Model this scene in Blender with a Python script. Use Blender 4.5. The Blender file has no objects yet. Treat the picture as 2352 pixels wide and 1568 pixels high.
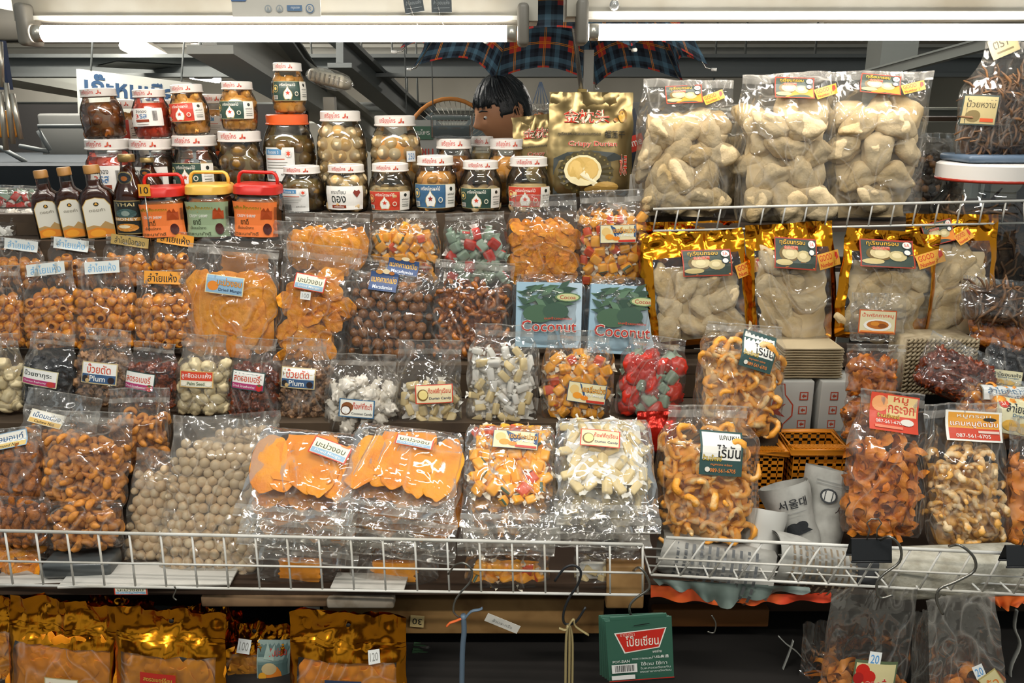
import bpy, bmesh, math, random
from math import sin, cos, pi, radians as R, atan2, sqrt
from mathutils import Vector, Matrix, Euler, noise
random.seed(7)
SC = bpy.context.scene
COL = SC.collection
V = Vector

# ---------------------------------------------------------------- camera, world, lights, exposure
CAMH = 1.6
CAM = V((0, 0, CAMH))
PITCH = R(15.5)
F = 1960.0
cd = bpy.data.cameras.new('camera'); cam = bpy.data.objects.new('camera', cd); COL.objects.link(cam)
cam.location = CAM; cam.rotation_euler = (pi/2 - PITCH, 0, 0)
cd.sensor_width = 36.0; cd.lens = 36.0*F/2352; cd.clip_start = .05; cd.clip_end = 60
SC.camera = cam
cam_inv = (Matrix.Translation(CAM) @ Euler((pi/2-PITCH, 0, 0)).to_matrix().to_4x4()).inverted()
SC.view_settings.view_transform = 'Standard'; SC.view_settings.look = 'None'
SC.view_settings.exposure = -0.12; SC.view_settings.gamma = 1.0; SC.view_settings.use_curve_mapping = False
cy = SC.cycles
cy.max_bounces = 4; cy.diffuse_bounces = 2; cy.glossy_bounces = 2; cy.transmission_bounces = 2
cy.transparent_max_bounces = 24; cy.use_adaptive_sampling = True; cy.adaptive_threshold = 0.07
cy.caustics_reflective = False; cy.caustics_refractive = False; cy.use_denoising = True
cy.sample_clamp_indirect = 4.0
W = bpy.data.worlds.new('ambient_fill'); SC.world = W; W.use_nodes = True
W.node_tree.nodes['Background'].inputs[0].default_value = (.78, .86, .88, 1)
W.node_tree.nodes['Background'].inputs[1].default_value = .55  # ambient fill added from all sides to lift the overall light

def area(name, loc, rot, sx, sy, power, col=(1, .955, .88)):
    l = bpy.data.lights.new(name, 'AREA'); l.shape = 'RECTANGLE'; l.size = sx; l.size_y = sy
    l.energy = power; l.color = col
    o = bpy.data.objects.new(name, l); COL.objects.link(o); o.location = loc; o.rotation_euler = rot
    return o
# the tubes of the aisle the buyer stands in (over and behind the camera)
AISLE = [(-1.15, -.35, 2.75), (1.15, -.35, 2.75), (0, .75, 2.85)]
for i, p in enumerate(AISLE):
    area('aisle_tube_light', (p[0], p[1], p[2]-.07), (0, 0, 0), 1.2, .09, 34 if i < 2 else 22)
# the two tubes of the stall throw their light down on the goods
TUBE_STRENGTH = 26.0

def ray(px, py):
    v = (784.0-py)/F
    return V(((px-1176.0)/F, cos(PITCH)+v*sin(PITCH), -sin(PITCH)+v*cos(PITCH)))
def at(px, py, Y):
    d = ray(px, py); return CAM + d*(Y/d.y)
def proj(p):
    q = cam_inv @ V(p); return 1176+F*q.x/-q.z, 784-F*q.y/-q.z
def ppm(px, py, Y):                       # metres per pixel at that depth
    d = ray(px, py); return (Y/d.y)/F
def pl(pts, Y):
    return [at(p[0], p[1], p[2] if len(p) > 2 else Y) for p in pts]

# ---------------------------------------------------------------- materials
def lin(c):
    if isinstance(c, str):
        c = tuple(int(c[i:i+2], 16)/255 for i in (0, 2, 4))
    return tuple((x/12.92 if x <= .04045 else ((x+.055)/1.055)**2.4) for x in c)
MATS = {}
SCL = 1.0            # pieces are built one unit long and scaled, their textures with them
class NT:
    def __init__(s, name):
        s.m = bpy.data.materials.new(name); s.m.use_nodes = True; s.t = s.m.node_tree; s.t.nodes.clear()
        s.out = s.n('ShaderNodeOutputMaterial')
    def n(s, typ, **k):
        nd = s.t.nodes.new(typ)
        for a, b in k.items():
            if a.startswith('i_'):
                key = a[2:]; key = int(key) if key.isdigit() else key.replace('_', ' ')
                nd.inputs[key].default_value = b
            else: setattr(nd, a, b)
        return nd
    def l(s, a, b): s.t.links.new(a, b)
def objcoord(g, scale=1.0, rnd=True):
    tc = g.n('ShaderNodeTexCoord'); oi = g.n('ShaderNodeObjectInfo')
    mul = g.n('ShaderNodeMath', operation='MULTIPLY', i_1=57.0); g.l(oi.outputs['Random'], mul.inputs[0])
    mp = g.n('ShaderNodeMapping'); mp.inputs['Scale'].default_value = (scale,)*3 if not isinstance(scale, tuple) else scale
    g.l(tc.outputs['Object'], mp.inputs['Vector'])
    if rnd: g.l(mul.outputs[0], mp.inputs['Location'])
    return mp.outputs[0], oi
def M(name, col=None, rough=.5, metal=0., var=0., nscale=60., ncol=None, bump=0., bscale=200., coat=0., spec=.5, emit=None, fac=(.4, .65), trans=0.):
    """principled surface; var = value change from copy to copy, ncol = second colour in noise patches"""
    if name in MATS: return MATS[name]
    nscale *= SCL; bscale *= SCL
    g = NT(name); b = g.n('ShaderNodeBsdfPrincipled'); g.l(b.outputs[0], g.out.inputs[0])
    c = lin(col); b.inputs['Base Color'].default_value = (*c, 1)
    b.inputs['Roughness'].default_value = rough; b.inputs['Metallic'].default_value = metal
    b.inputs['Specular IOR Level'].default_value = spec; b.inputs['Coat Weight'].default_value = coat
    b.inputs['Coat Roughness'].default_value = .12
    if emit: b.inputs['Emission Color'].default_value = (*lin(col), 1); b.inputs['Emission Strength'].default_value = emit
    co = None
    if var or ncol or bump: co, oi = objcoord(g)
    src = None
    if ncol:
        nz = g.n('ShaderNodeTexNoise', i_Scale=nscale, i_Detail=3.0); g.l(co, nz.inputs['Vector'])
        mr = g.n('ShaderNodeMapRange'); mr.inputs[1].default_value = fac[0]; mr.inputs[2].default_value = fac[1]; g.l(nz.outputs['Fac'], mr.inputs[0])
        mx = g.n('ShaderNodeMix', data_type='RGBA'); mx.inputs[6].default_value = (*c, 1); mx.inputs[7].default_value = (*lin(ncol), 1)
        g.l(mr.outputs[0], mx.inputs[0]); src = mx.outputs[2]
    if var:
        hs = g.n('ShaderNodeHueSaturation')
        if src: g.l(src, hs.inputs['Color'])
        else: hs.inputs['Color'].default_value = (*c, 1)
        mr = g.n('ShaderNodeMapRange'); mr.inputs[3].default_value = 1-var; mr.inputs[4].default_value = 1+var
        g.l(oi.outputs['Random'], mr.inputs[0]); g.l(mr.outputs[0], hs.inputs['Value']); src = hs.outputs[0]
    if src: g.l(src, b.inputs['Base Color'])
    if bump:
        nz = g.n('ShaderNodeTexNoise', i_Scale=bscale, i_Detail=2.0); g.l(co, nz.inputs['Vector'])
        bp = g.n('ShaderNodeBump', i_Strength=1.0, i_Distance=bump); g.l(nz.outputs['Fac'], bp.inputs['Height']); g.l(bp.outputs[0], b.inputs['Normal'])
    MATS[name] = g.m
    return g.m
def film_mat(name, haze=.038, tint=(.985, .985, .975), rough=.065, wrinkle=.0022, refl=.075, crease=.22):
    """clear plastic film: sees through, shines on its creases, whitened along the folds for haze and reflections"""
    if name in MATS: return MATS[name]
    g = NT(name); co, oi = objcoord(g, (7, 7, 4.5))
    n1 = g.n('ShaderNodeTexNoise', i_Scale=1.1, i_Detail=1.0, i_Distortion=1.0); g.l(co, n1.inputs['Vector'])
    vo = g.n('ShaderNodeTexVoronoi', feature='DISTANCE_TO_EDGE', i_Scale=2.4); g.l(n1.outputs['Color'], vo.inputs['Vector'])
    cr = g.n('ShaderNodeMapRange'); cr.inputs[1].default_value = 0; cr.inputs[2].default_value = .07; cr.inputs[3].default_value = 1; cr.inputs[4].default_value = 0
    g.l(vo.outputs['Distance'], cr.inputs[0])
    n2 = g.n('ShaderNodeTexNoise', i_Scale=2.2, i_Detail=2.0, i_Distortion=1.2); g.l(co, n2.inputs['Vector'])
    ad = g.n('ShaderNodeMath', operation='MULTIPLY_ADD', i_1=.22); g.l(cr.outputs[0], ad.inputs[0]); g.l(n2.outputs['Fac'], ad.inputs[2])
    bp = g.n('ShaderNodeBump', i_Strength=1.0, i_Distance=wrinkle*4); g.l(ad.outputs[0], bp.inputs['Height'])
    tr = g.n('ShaderNodeBsdfTransparent'); tr.inputs[0].default_value = (*tint, 1)
    gl = g.n('ShaderNodeBsdfGlossy', i_Roughness=rough); g.l(bp.outputs[0], gl.inputs['Normal'])
    fr = g.n('ShaderNodeFresnel', i_IOR=1.5); g.l(bp.outputs[0], fr.inputs['Normal'])
    fa = g.n('ShaderNodeMath', operation='MULTIPLY_ADD', i_1=.50, i_2=refl-.03, use_clamp=True); g.l(fr.outputs[0], fa.inputs[0])
    m1 = g.n('ShaderNodeMixShader'); g.l(fa.outputs[0], m1.inputs[0]); g.l(tr.outputs[0], m1.inputs[1]); g.l(gl.outputs[0], m1.inputs[2])
    df = g.n('ShaderNodeBsdfDiffuse'); df.inputs[0].default_value = (.86, .82, .74, 1)
    tl = g.n('ShaderNodeBsdfTranslucent'); tl.inputs[0].default_value = (.86, .82, .74, 1)
    dm = g.n('ShaderNodeMixShader', i_0=.45); g.l(df.outputs[0], dm.inputs[1]); g.l(tl.outputs[0], dm.inputs[2])
    hz = g.n('ShaderNodeMath', operation='MULTIPLY_ADD', i_1=crease, i_2=haze, use_clamp=True)  # crease whitening: fold haze, raised to stand in for bright film reflections
    pw = g.n('ShaderNodeMath', operation='POWER', i_1=3.0); g.l(cr.outputs[0], pw.inputs[0]); g.l(pw.outputs[0], hz.inputs[0])
    m2 = g.n('ShaderNodeMixShader'); g.l(hz.outputs[0], m2.inputs[0]); g.l(m1.outputs[0], m2.inputs[1]); g.l(dm.outputs[0], m2.inputs[2])
    g.l(m2.outputs[0], g.out.inputs[0])
    MATS[name] = g.m; return g.m
def glass_mat(name, tint=(.95, .96, .94), rough=.03, refl=.0, haze=.006):
    if name in MATS: return MATS[name]
    g = NT(name)
    tr = g.n('ShaderNodeBsdfTransparent'); tr.inputs[0].default_value = (*tint, 1)
    gl = g.n('ShaderNodeBsdfGlossy', i_Roughness=rough); fr = g.n('ShaderNodeFresnel', i_IOR=1.5)
    fa = g.n('ShaderNodeMath', operation='MULTIPLY_ADD', i_1=.9, i_2=refl, use_clamp=True); g.l(fr.outputs[0], fa.inputs[0])
    m1 = g.n('ShaderNodeMixShader'); g.l(fa.outputs[0], m1.inputs[0]); g.l(tr.outputs[0], m1.inputs[1]); g.l(gl.outputs[0], m1.inputs[2])
    df = g.n('ShaderNodeBsdfDiffuse'); df.inputs[0].default_value = (.8, .8, .78, 1)
    m2 = g.n('ShaderNodeMixShader', i_0=haze); g.l(m1.outputs[0], m2.inputs[1]); g.l(df.outputs[0], m2.inputs[2])
    g.l(m2.outputs[0], g.out.inputs[0]); MATS[name] = g.m; return g.m
def print_mat():
    if 'printed_ink' in MATS: return MATS['printed_ink']
    g = NT('printed_ink'); b = g.n('ShaderNodeBsdfPrincipled', i_Roughness=.38); a = g.n('ShaderNodeAttribute', attribute_name='ink')
    g.l(a.outputs['Color'], b.inputs['Base Color']); g.l(b.outputs[0], g.out.inputs[0]); MATS['printed_ink'] = g.m; return g.m

# ---------------------------------------------------------------- mesh building
class MB:
    def __init__(s): s.v = []; s.f = []; s.m = []; s.c = []
    def add(s, vs, fs, mi=0, col=None):
        o = len(s.v); s.v += [tuple(x) for x in vs]
        for f in fs: s.f.append(tuple(i+o for i in f)); s.m.append(mi); s.c.append(col)
        return s
    def box(s, c, sz, mi=0, mat=None, col=None):
        x, y, z = [q/2 for q in sz]; c = V(c)
        vs = [V((a*x, b*y, d*z)) for a in (-1, 1) for b in (-1, 1) for d in (-1, 1)]
        vs = [(mat @ p if mat else p)+c for p in vs]
        return s.add(vs, [(0, 1, 3, 2), (4, 6, 7, 5), (0, 4, 5, 1), (2, 3, 7, 6), (0, 2, 6, 4), (1, 5, 7, 3)], mi, col)
    def rbox(s, c, sz, r=.004, mi=0, mat=None, seg=2):
        bm = bmesh.new(); bmesh.ops.create_cube(bm, size=1)
        for v in bm.verts: v.co = V((v.co.x*sz[0], v.co.y*sz[1], v.co.z*sz[2]))
        bmesh.ops.bevel(bm, geom=list(bm.edges), offset=min(r, min(sz)*.45), segments=seg, affect='EDGES', profile=.5)
        vs = [(mat @ v.co if mat else v.co)+V(c) for v in bm.verts]
        bm.verts.index_update(); fs = [[v.index for v in f.verts] for f in bm.faces]; bm.free()
        return s.add(vs, fs, mi)
    def tube(s, pts, r, n=8, mi=0, cap=True, flat=1.0, closed=False):
        pts = [V(p) for p in pts]; k = len(pts); rs = r if isinstance(r, (list, tuple)) else [r]*k
        vs = []; ref = None
        for i, p in enumerate(pts):
            if closed: t = (pts[(i+1) % k]-pts[i-1])
            else: t = (pts[min(i+1, k-1)]-pts[max(i-1, 0)])
            t = t.normalized() if t.length > 1e-9 else V((0, 0, 1))
            if ref is None:
                a = V((0, 0, 1)) if abs(t.z) < .9 else V((1, 0, 0)); ref = t.cross(a).normalized()
            else:
                ref = ref-t*ref.dot(t); ref = ref.normalized() if ref.length > 1e-6 else t.orthogonal().normalized()
            b = t.cross(ref)
            for j in range(n):
                a = 2*pi*j/n; vs.append(p+ref*(cos(a)*rs[i])+b*(sin(a)*rs[i]*flat))
        fs = []
        for i in range(k if closed else k-1):
            for j in range(n):
                a = i*n+j; b_ = i*n+(j+1) % n; c = ((i+1) % k)*n
                fs.append((a, b_, c+(j+1) % n, c+j))
        if cap and not closed: fs += [tuple(range(n-1, -1, -1)), tuple((k-1)*n+j for j in range(n))]
        return s.add(vs, fs, mi)
    def lathe(s, prof, n=28, mi=0, c=(0, 0, 0), cap=False, sx=1, sy=1, power=2.0):
        c = V(c); vs = []
        for r, z in prof:
            for j in range(n):
                a = 2*pi*j/n; ca, sa = cos(a), sin(a)
                if power != 2.0:
                    q = (abs(ca)**power+abs(sa)**power)**(-1/power); ca *= q; sa *= q
                vs.append(V((ca*r*sx, sa*r*sy, z))+c)
        fs = []
        for i in range(len(prof)-1):
            for j in range(n): fs.append((i*n+j, i*n+(j+1) % n, (i+1)*n+(j+1) % n, (i+1)*n+j))
        if cap: fs += [tuple(range(n-1, -1, -1)), tuple((len(prof)-1)*n+j for j in range(n))]
        return s.add(vs, fs, mi)
    def grid(s, fn, nu, nv, mi=0, col=None, mfn=None):
        o = len(s.v)
        for j in range(nv+1):
            for i in range(nu+1): s.v.append(tuple(fn(i/nu, j/nv)))
        for j in range(nv):
            for i in range(nu):
                a = o+j*(nu+1)+i; s.f.append((a, a+1, a+nu+2, a+nu+1)); s.m.append(mfn((i+.5)/nu, (j+.5)/nv) if mfn else mi); s.c.append(col)
        return s
    def ico(s, sub=2, fn=None, mi=0, mfn=None):
        bm = bmesh.new(); bmesh.ops.create_icosphere(bm, subdivisions=sub, radius=1)
        o = len(s.v)
        src = [v.co.copy() for v in bm.verts]; bm.verts.index_update()
        s.v += [tuple(fn(p) if fn else p) for p in src]
        for f in bm.faces:
            s.f.append(tuple(v.index+o for v in f.verts)); s.m.append(mfn(f.calc_center_median()) if mfn else mi); s.c.append(None)
        bm.free(); return s
    def mesh(s, name, mats, smooth=True, angle=None):
        me = bpy.data.meshes.new(name); me.from_pydata(s.v, [], s.f)
        for m in (mats if isinstance(mats, (list, tuple)) else [mats]): me.materials.append(m)
        if any(s.m): me.polygons.foreach_set('material_index', s.m)
        if any(c is not None for c in s.c):
            at_ = me.color_attributes.new('ink', 'FLOAT_COLOR', 'CORNER'); arr = []
            for f, c in zip(s.f, s.c): arr += list((*(c or (1, 1, 1)), 1.0))*len(f)
            at_.data.foreach_set('color', arr)
        me.polygons.foreach_set('use_smooth', [bool(smooth)]*len(me.polygons))
        if angle is not None and smooth: me.set_sharp_from_angle(angle=R(angle))
        me.update(); return me
    def build(s, name, mats, parent=None, smooth=True, angle=None, M4=None):
        o = bpy.data.objects.new(name, s.mesh(name, mats, smooth, angle)); COL.objects.link(o)
        if parent: o.parent = parent
        if M4 is not None: o.matrix_local = M4
        return o
def tag(o, label=None, cat=None, group=None, kind=None):
    for k, v in (('label', label), ('category', cat), ('group', group), ('kind', kind)):
        if v: o[k] = v
    return o
def thing(name, label, cat, M4=None, group=None):
    o = bpy.data.objects.new(name, None); COL.objects.link(o); o.empty_display_size = .02
    if M4 is not None: o.matrix_world = M4
    return tag(o, label, cat, group)
def struct(o): o['kind'] = 'structure'; return o
def inst(name, me, parent, M4):
    o = bpy.data.objects.new(name, me); COL.objects.link(o); o.parent = parent; o.matrix_local = M4; return o
def T3(p): return Matrix.Translation(V(p))
def TRS(p, e=(0, 0, 0), s=(1, 1, 1)):
    if not isinstance(s, (tuple, list)): s = (s, s, s)
    return Matrix.LocRotScale(V(p), Euler(e), V(s))
def nz(x, y, z=0.): return noise.noise(V((x, y, z)))

# ---------------------------------------------------------------- printing: labels that follow a surface
_tc = {}
def textmesh(s, off=0.0):
    k = (s, off)
    if k not in _tc:
        c = bpy.data.curves.new('t', 'FONT'); c.body = s; c.size = 1; c.resolution_u = 2 if len(s) < 14 else 1; c.offset = off
        o = bpy.data.objects.new('t', c); COL.objects.link(o)
        me = o.to_mesh(); vs = [(v.co.x, v.co.y) for v in me.vertices]; fs = [tuple(p.vertices) for p in me.polygons]
        o.to_mesh_clear(); bpy.data.objects.remove(o); bpy.data.curves.remove(c)
        if not vs: vs = [(0, 0)]
        x0 = min(v[0] for v in vs); x1 = max(v[0] for v in vs); y0 = min(v[1] for v in vs); y1 = max(v[1] for v in vs)
        w = max(x1-x0, 1e-3); h = max(y1-y0, 1e-3)
        _tc[k] = ([((v[0]-x0)/w-.5, (v[1]-y0)/h-.5) for v in vs], fs, w, h)
    return _tc[k]
def decal(name, parent, els, mapf, w, h, lift=.0002, gx=8, gy=6, start=.0):
    """els in 0..1 label space; mapf(x, z, off) gives the point on the surface, x and z in metres from the label's centre"""
    mb = MB(); k = 0
    def P(x, y): return mapf((x-.5)*w, (y-.5)*h, start+k*lift)
    for e in els:
        t = e[0]; col = lin(e[-1]) if t != 't' else None
        if t == 'r':
            _, x0, y0, x1, y1, _c = e
            a = max(1, int(gx*(x1-x0)+.5)); b = max(1, int(gy*(y1-y0)+.5))
            mb.grid(lambda u, v: P(x0+(x1-x0)*u, y0+(y1-y0)*v), a, b, col=col)
        elif t == 'e':
            _, cx, cy_, rx, ry, _c = e; n = 14
            vs = [P(cx, cy_)]+[P(cx+rx*q*cos(2*pi*j/n), cy_+ry*q*sin(2*pi*j/n)) for q in (.5, 1) for j in range(n)]
            mb.add(vs, [(0, 1+j, 1+(j+1) % n) for j in range(n)]+[(1+j, 1+n+j, 1+n+(j+1) % n, 1+(j+1) % n) for j in range(n)], 0, col)
        elif t == 'p':
            pts = e[1]; cx = sum(p[0] for p in pts)/len(pts); cy_ = sum(p[1] for p in pts)/len(pts)
            vs = [P(cx, cy_)]+[P(*p) for p in pts]; n = len(pts)
            mb.add(vs, [(0, 1+j, 1+(j+1) % n) for j in range(n)], 0, col)
        elif t == 't':                               # ('t', text, cx, cy, width, height, colour, outline or None)
            _, s, cx, cy_, tw, th, c, oc = (e+(None,))[:8]
            for off, cc in ((.03, oc), (.008, c)):
                if cc is None: continue
                vs, fs, _w, _h = textmesh(s, off); g = 1.08 if off > .02 and False else 1.0
                g2 = (1+2*off/_h) if off > .02 else 1
                mb.add([P(cx+x*tw*g, cy_+y*th*g2) for x, y in vs], fs, 0, lin(cc)); k += 1
        elif t == 'b':
            _, x0, y0, x1, y1, c = e; rr = random.Random(3); x = x0
            while x < x1:
                q = (x1-x0)*rr.choice((.02, .04, .03)); q = min(q, x1-x)
                mb.add([P(x, y0), P(x+q, y0), P(x+q, y1), P(x, y1)], [(0, 1, 2, 3)], 0, col); x += q+(x1-x0)*rr.choice((.02, .035, .05))
        k += 1
    return mb.build(name, print_mat(), parent, smooth=False)
def star(cx, cy_, r, asp, col, n=5, q=.42):
    return ('p', [(cx+r*(1 if j % 2 == 0 else q)*sin(pi*j/n), cy_+asp*r*(1 if j % 2 == 0 else q)*cos(pi*j/n)) for j in range(2*n)], col)
def drop(cx, cy_, rx, ry, col):
    return ('p', [(cx, cy_+ry), (cx+rx*.25, cy_+ry*.6), (cx+rx*.85, cy_+ry*.1), (cx+rx, cy_-ry*.4), (cx+rx*.7, cy_-ry), (cx-rx*.7, cy_-ry), (cx-rx, cy_-ry*.4), (cx-rx*.85, cy_+ry*.1), (cx-rx*.25, cy_+ry*.6)], col)
# ---------------------------------------------------------------- what fills the bags: one mesh per shape, copied piece by piece
def lump(seed, amp=.12, fr=1.6, s=(1, 1, 1)):
    return lambda p: V((p.x*s[0], p.y*s[1], p.z*s[2]))*(1+amp*noise.noise(p*fr+V((seed*7.3, seed, 3*seed))))
def p_ball(sd, mats, sub=3, amp=.06, s=(1, 1, 1)):
    return MB().ico(sub, lambda p: lump(sd, amp, 1.5, s)(p)*.5).mesh('ball', mats)
def p_cashew(sd, mats):
    r = random.Random(sd); a0 = -1.75; n = 9; k = 1+.15*r.random()
    pts = [V((.32*k*cos(a0+3.4*i/(n-1)), 0, .34*sin(a0+3.4*i/(n-1)))) for i in range(n)]
    rs = [.06, .16, .205, .215, .20, .185, .17, .14, .05]
    return MB().tube(pts, rs, 8, flat=.8).mesh('cashew', mats)
def p_almond(sd, mats):
    def fn(p):
        q = V((p.x*.5, p.y*.17, p.z*.29)); q.z *= 1-.35*p.x; return q*(1+.05*noise.noise(p*3+V((sd, 0, 0))))
    return MB().ico(2, fn).mesh('almond', mats)
def p_curl(sd, mats, thick=.15, span=4.6, bumps=.25, n=16, m=8):
    r = random.Random(sd); a0 = r.random()*6; sp = span*(.75+.35*r.random()); el = .8+.3*r.random()
    pts = []; rs = []
    for i in range(n):
        a = a0+sp*i/(n-1); q = .34+.05*sin(3*a+sd)
        pts.append(V((q*cos(a)*el, .16*sin(a*.7+sd)+.02*r.uniform(-1, 1), q*sin(a))))
        e = min(1, .45+2.6*min(i, n-1-i)/(n-1)); rs.append(thick*e*(1+bumps*r.uniform(-1, 1)))
    return MB().tube(pts, rs, m, flat=.8).mesh('curl', mats)
def p_ribbon(sd, mats):
    r = random.Random(sd); a0 = r.random()*6; tw = r.uniform(1.5, 3)
    def fn(u, v):
        a = a0+4.2*u; q = .33+.07*sin(5*u+sd); w = (v-.5)*.34*(1+.25*sin(9*u+sd)); b = tw*u
        c = V((q*cos(a), .12*sin(4*u+sd), q*sin(a)*.9)); return c+V((cos(a)*cos(b)*w, sin(b)*w, sin(a)*cos(b)*w))+V((.03, .03, .03))*noise.noise(V((u*8, v*3, sd)))
    mb = MB(); mb.grid(fn, 18, 4); mb.grid(lambda u, v: fn(u, 1-v)+V((0, .05, .02)), 18, 4); return mb.mesh('ribbon', mats)
def p_chunk(sd, mats):
    r = random.Random(sd); a, b = r.uniform(.5, .78), r.uniform(.40, .6)
    def fn(p):
        q = V((p.x*.5, p.y*.5*b, p.z*.5*a)); n1 = noise.noise(p*1.3+V((sd*5.1, 0, 0))); n2 = noise.noise(p*3.1+V((0, sd*3.3, 0)))
        q *= 1+.30*n1+.09*n2; q.z += .13*p.x*p.x*(1 if sd % 2 else -1); q.x *= 1-.18*abs(p.z); return q
    return MB().ico(4, fn).mesh('chunk', mats)
def p_slice(sd, mats, asp=.55):
    r = random.Random(sd)
    def fn(p):
        p = V((math.copysign(abs(p.x)**.8, p.x), p.y, math.copysign(abs(p.z)**.85, p.z))); ed = sqrt(p.x*p.x+p.z*p.z); q = V((p.x*.5*(1+.18*noise.noise(V((p.z*2, sd, 0)))), p.y*.05, p.z*.5*asp*(1+.3*noise.noise(V((p.x*1.6, sd, 5))))))
        q.y += .10*p.x*p.x*r_a+.05*noise.noise(V((p.x*2.3, p.z*2.3, sd)))+.05*ed*ed*sin(7*atan2(p.z, p.x)+sd)*.6; return q
    r_a = r.uniform(-1, 1)
    return MB().ico(4, fn).mesh('slice', mats)
def p_candy(sd, mats, s=(.62, .26, .36), wings=True, wi=1):
    r = random.Random(sd); mb = MB().rbox((0, 0, 0), s, .07, 0, seg=2)
    if wings:
        for d in (-1, 1):
            ph = r.random()*6
            def fn(u, v, d=d, ph=ph):
                sp = .06+.15*u; a = (v-.5)*2
                return V((d*(s[0]*.46+.20*u), .05*sin(8*v+ph)*(.3+u), a*sp+.03*sin(5*u+ph)))
            mb.grid(fn, 4, 6, wi)
    return mb.mesh('candy', mats)
def p_shell(sd, mats):
    def prof():
        o = [(.02, -.5), (.22, -.46), (.40, -.30), (.5, 0), (.45, .24), (.30, .40)]; i = [(.22, .36), (.36, .20), (.40, -.02), (.28, -.28), (.02, -.34)]
        return o+i
    mb = MB(); mb.lathe(prof(), 14); mb.v = [tuple(V(v)*(1+.12*noise.noise(V(v)*3+V((sd*4, 0, 0))))) for v in mb.v]
    return mb.mesh('shell', mats)
def p_shred(sd, mats, rad=.035, flat=1., bend=.12):
    r = random.Random(sd); n = 7
    pts = [V((-.5+i/(n-1), bend*sin(i*1.1+sd)*r.uniform(.4, 1), bend*cos(i*.9+sd*2)*r.uniform(.3, 1))) for i in range(n)]
    return MB().tube(pts, [rad*.5]+[rad*r.uniform(.8, 1.2) for _ in range(n-2)]+[rad*.4], 6, flat=flat).mesh('shred', mats)
def p_crumple(sd, mats, amp=.55, fr=2.4, s=(1, .7, .8), sub=3):
    def fn(p):
        n1 = 1-2*abs(noise.noise(p*fr+V((sd*3.7, sd, 0)))); return V((p.x*s[0], p.y*s[1], p.z*s[2]))*.5*(1+amp*(n1-.6))
    return MB().ico(sub, fn).mesh('crumple', mats)
def p_wrap(sd, mats):
    """soft cube in printed wrapper: material 0 sweet colour, 1 leaf green patch, 2 red patch, 3 pale film"""
    r = random.Random(sd); mb = MB().rbox((0, 0, 0), (.6, .42, .5), .1, 0, seg=3)
    k = r.choice((1, 0, 1, 0, 2))
    for i, f in enumerate(mb.f):
        c = sum((V(mb.v[j]) for j in f), V())/len(f)
        if noise.noise(c*2.1+V((sd*9, 0, 0))) > .30: mb.m[i] = k
    for d in (-1, 1):
        def fn(u, v, d=d): return V((d*(.28+.22*u), .06*sin(8*v+sd+d)*(.3+u), (v-.5)*2*(.10+.14*u)))
        mb.grid(fn, 3, 6, 3)
    return mb.mesh('wrap', mats)

SCL = .05
mango_m = M('dried_mango', 'f9a31c', .5, var=.10, ncol='e8860e', nscale=50, bump=.0014, bscale=380, spec=.35)
cashew_m = M('roasted_cashew', 'd68f42', .5, var=.15, ncol='b87430', nscale=70, spec=.3)
glazed_m = M('glazed_nut', 'bd742c', .22, var=.3, ncol='824416', nscale=60, coat=.5)
almond_m = M('almond_skin', 'b06a2a', .55, var=.2, ncol='8a4e1e', nscale=180, spec=.25)
maca_m = M('macadamia_kernel', 'd2b086', .42, var=.09, ncol='dfc9a6', nscale=30, spec=.4)
shellnut_m = M('macadamia_shell', '9c6636', .25, var=.2, ncol='7a4a26', nscale=90, coat=.3)
longan_m = M('dried_longan', 'ec9c34', .3, var=.16, ncol='cc7820', nscale=60, spec=.5)
durian_m = M('freeze_dried_durian', 'd6c098', .75, var=.05, ncol='b8985f', nscale=18, fac=(.45, .8), bump=.0016, bscale=300, spec=.2)
rind_m = M('pork_rind', 'fbab3e', .5, var=.09, ncol='fbd596', nscale=38, fac=(.5, .62), bump=.0012, bscale=220)
crack_m = M('pork_crackling', 'e2832a', .42, var=.16, ncol='f29a38', nscale=40, bump=.0012, bscale=160)
rind2_m = M('puffed_rind', 'f2b458', .5, var=.12, ncol='f6d8a8', nscale=38, fac=(.45, .6), bump=.001, bscale=200)
coc_m = M('coconut_flesh', 'efe6d6', .45, var=.04, spec=.35)
dcan_m = M('durian_toffee', 'ead29a', .42, var=.05)
paper_m = M('sweet_paper', 'f0ece2', .5, var=.04)
gellm = M('mango_jelly', 'ffae2e', .3, var=.05)
leaf_m = M('wrapper_green', '4e6650', .35); red_m = M('wrapper_red', 'e0552a', .35); clearish = M('wrapper_film', 'e8dcc4', .25)
plum_m = M('preserved_plum', 'a47c56', .45, var=.25, ncol='6c4a34', nscale=60, bump=.001, bscale=150)
blk_m = M('black_bayberry', '1d1c20', .32, var=.3, bump=.0012, bscale=150, coat=.2)
straw_m = M('dried_strawberry', '843a12', .25, var=.25, ncol='5a1c08', nscale=50, coat=.4)
palm_m = M('palm_seed_flesh', 'e6d3a6', .3, var=.05, spec=.4)
olive_m = M('pickled_plum', '8c6a30', .28, var=.12, ncol='76541e', nscale=30, coat=.4)
brown_pick = M('brown_pickle', '99561a', .28, var=.15, ncol='6e3a10', nscale=40, coat=.4)
garlic_m = M('pickled_garlic', 'e8cfa0', .28, var=.05, ncol='dcae66', nscale=14, coat=.4)
sticks_m = M('dried_sticks', '7d5733', .6, var=.25, ncol='3e2c1e', nscale=60)
greens_m = M('pale_green_wrapper', '93a892', .35, var=.05); dkred = M('deep_red_wrapper', 'cc2f1c', .3, var=.08)
navy_m = M('navy_wrapper', '2c3650', .35)
dark_m = M('dark_dried_snails', '463a30', .4, var=.3)

def vs(fn, n, mats, *a, **k): return [fn(i+1, mats, *a, **k) for i in range(n)]
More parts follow.
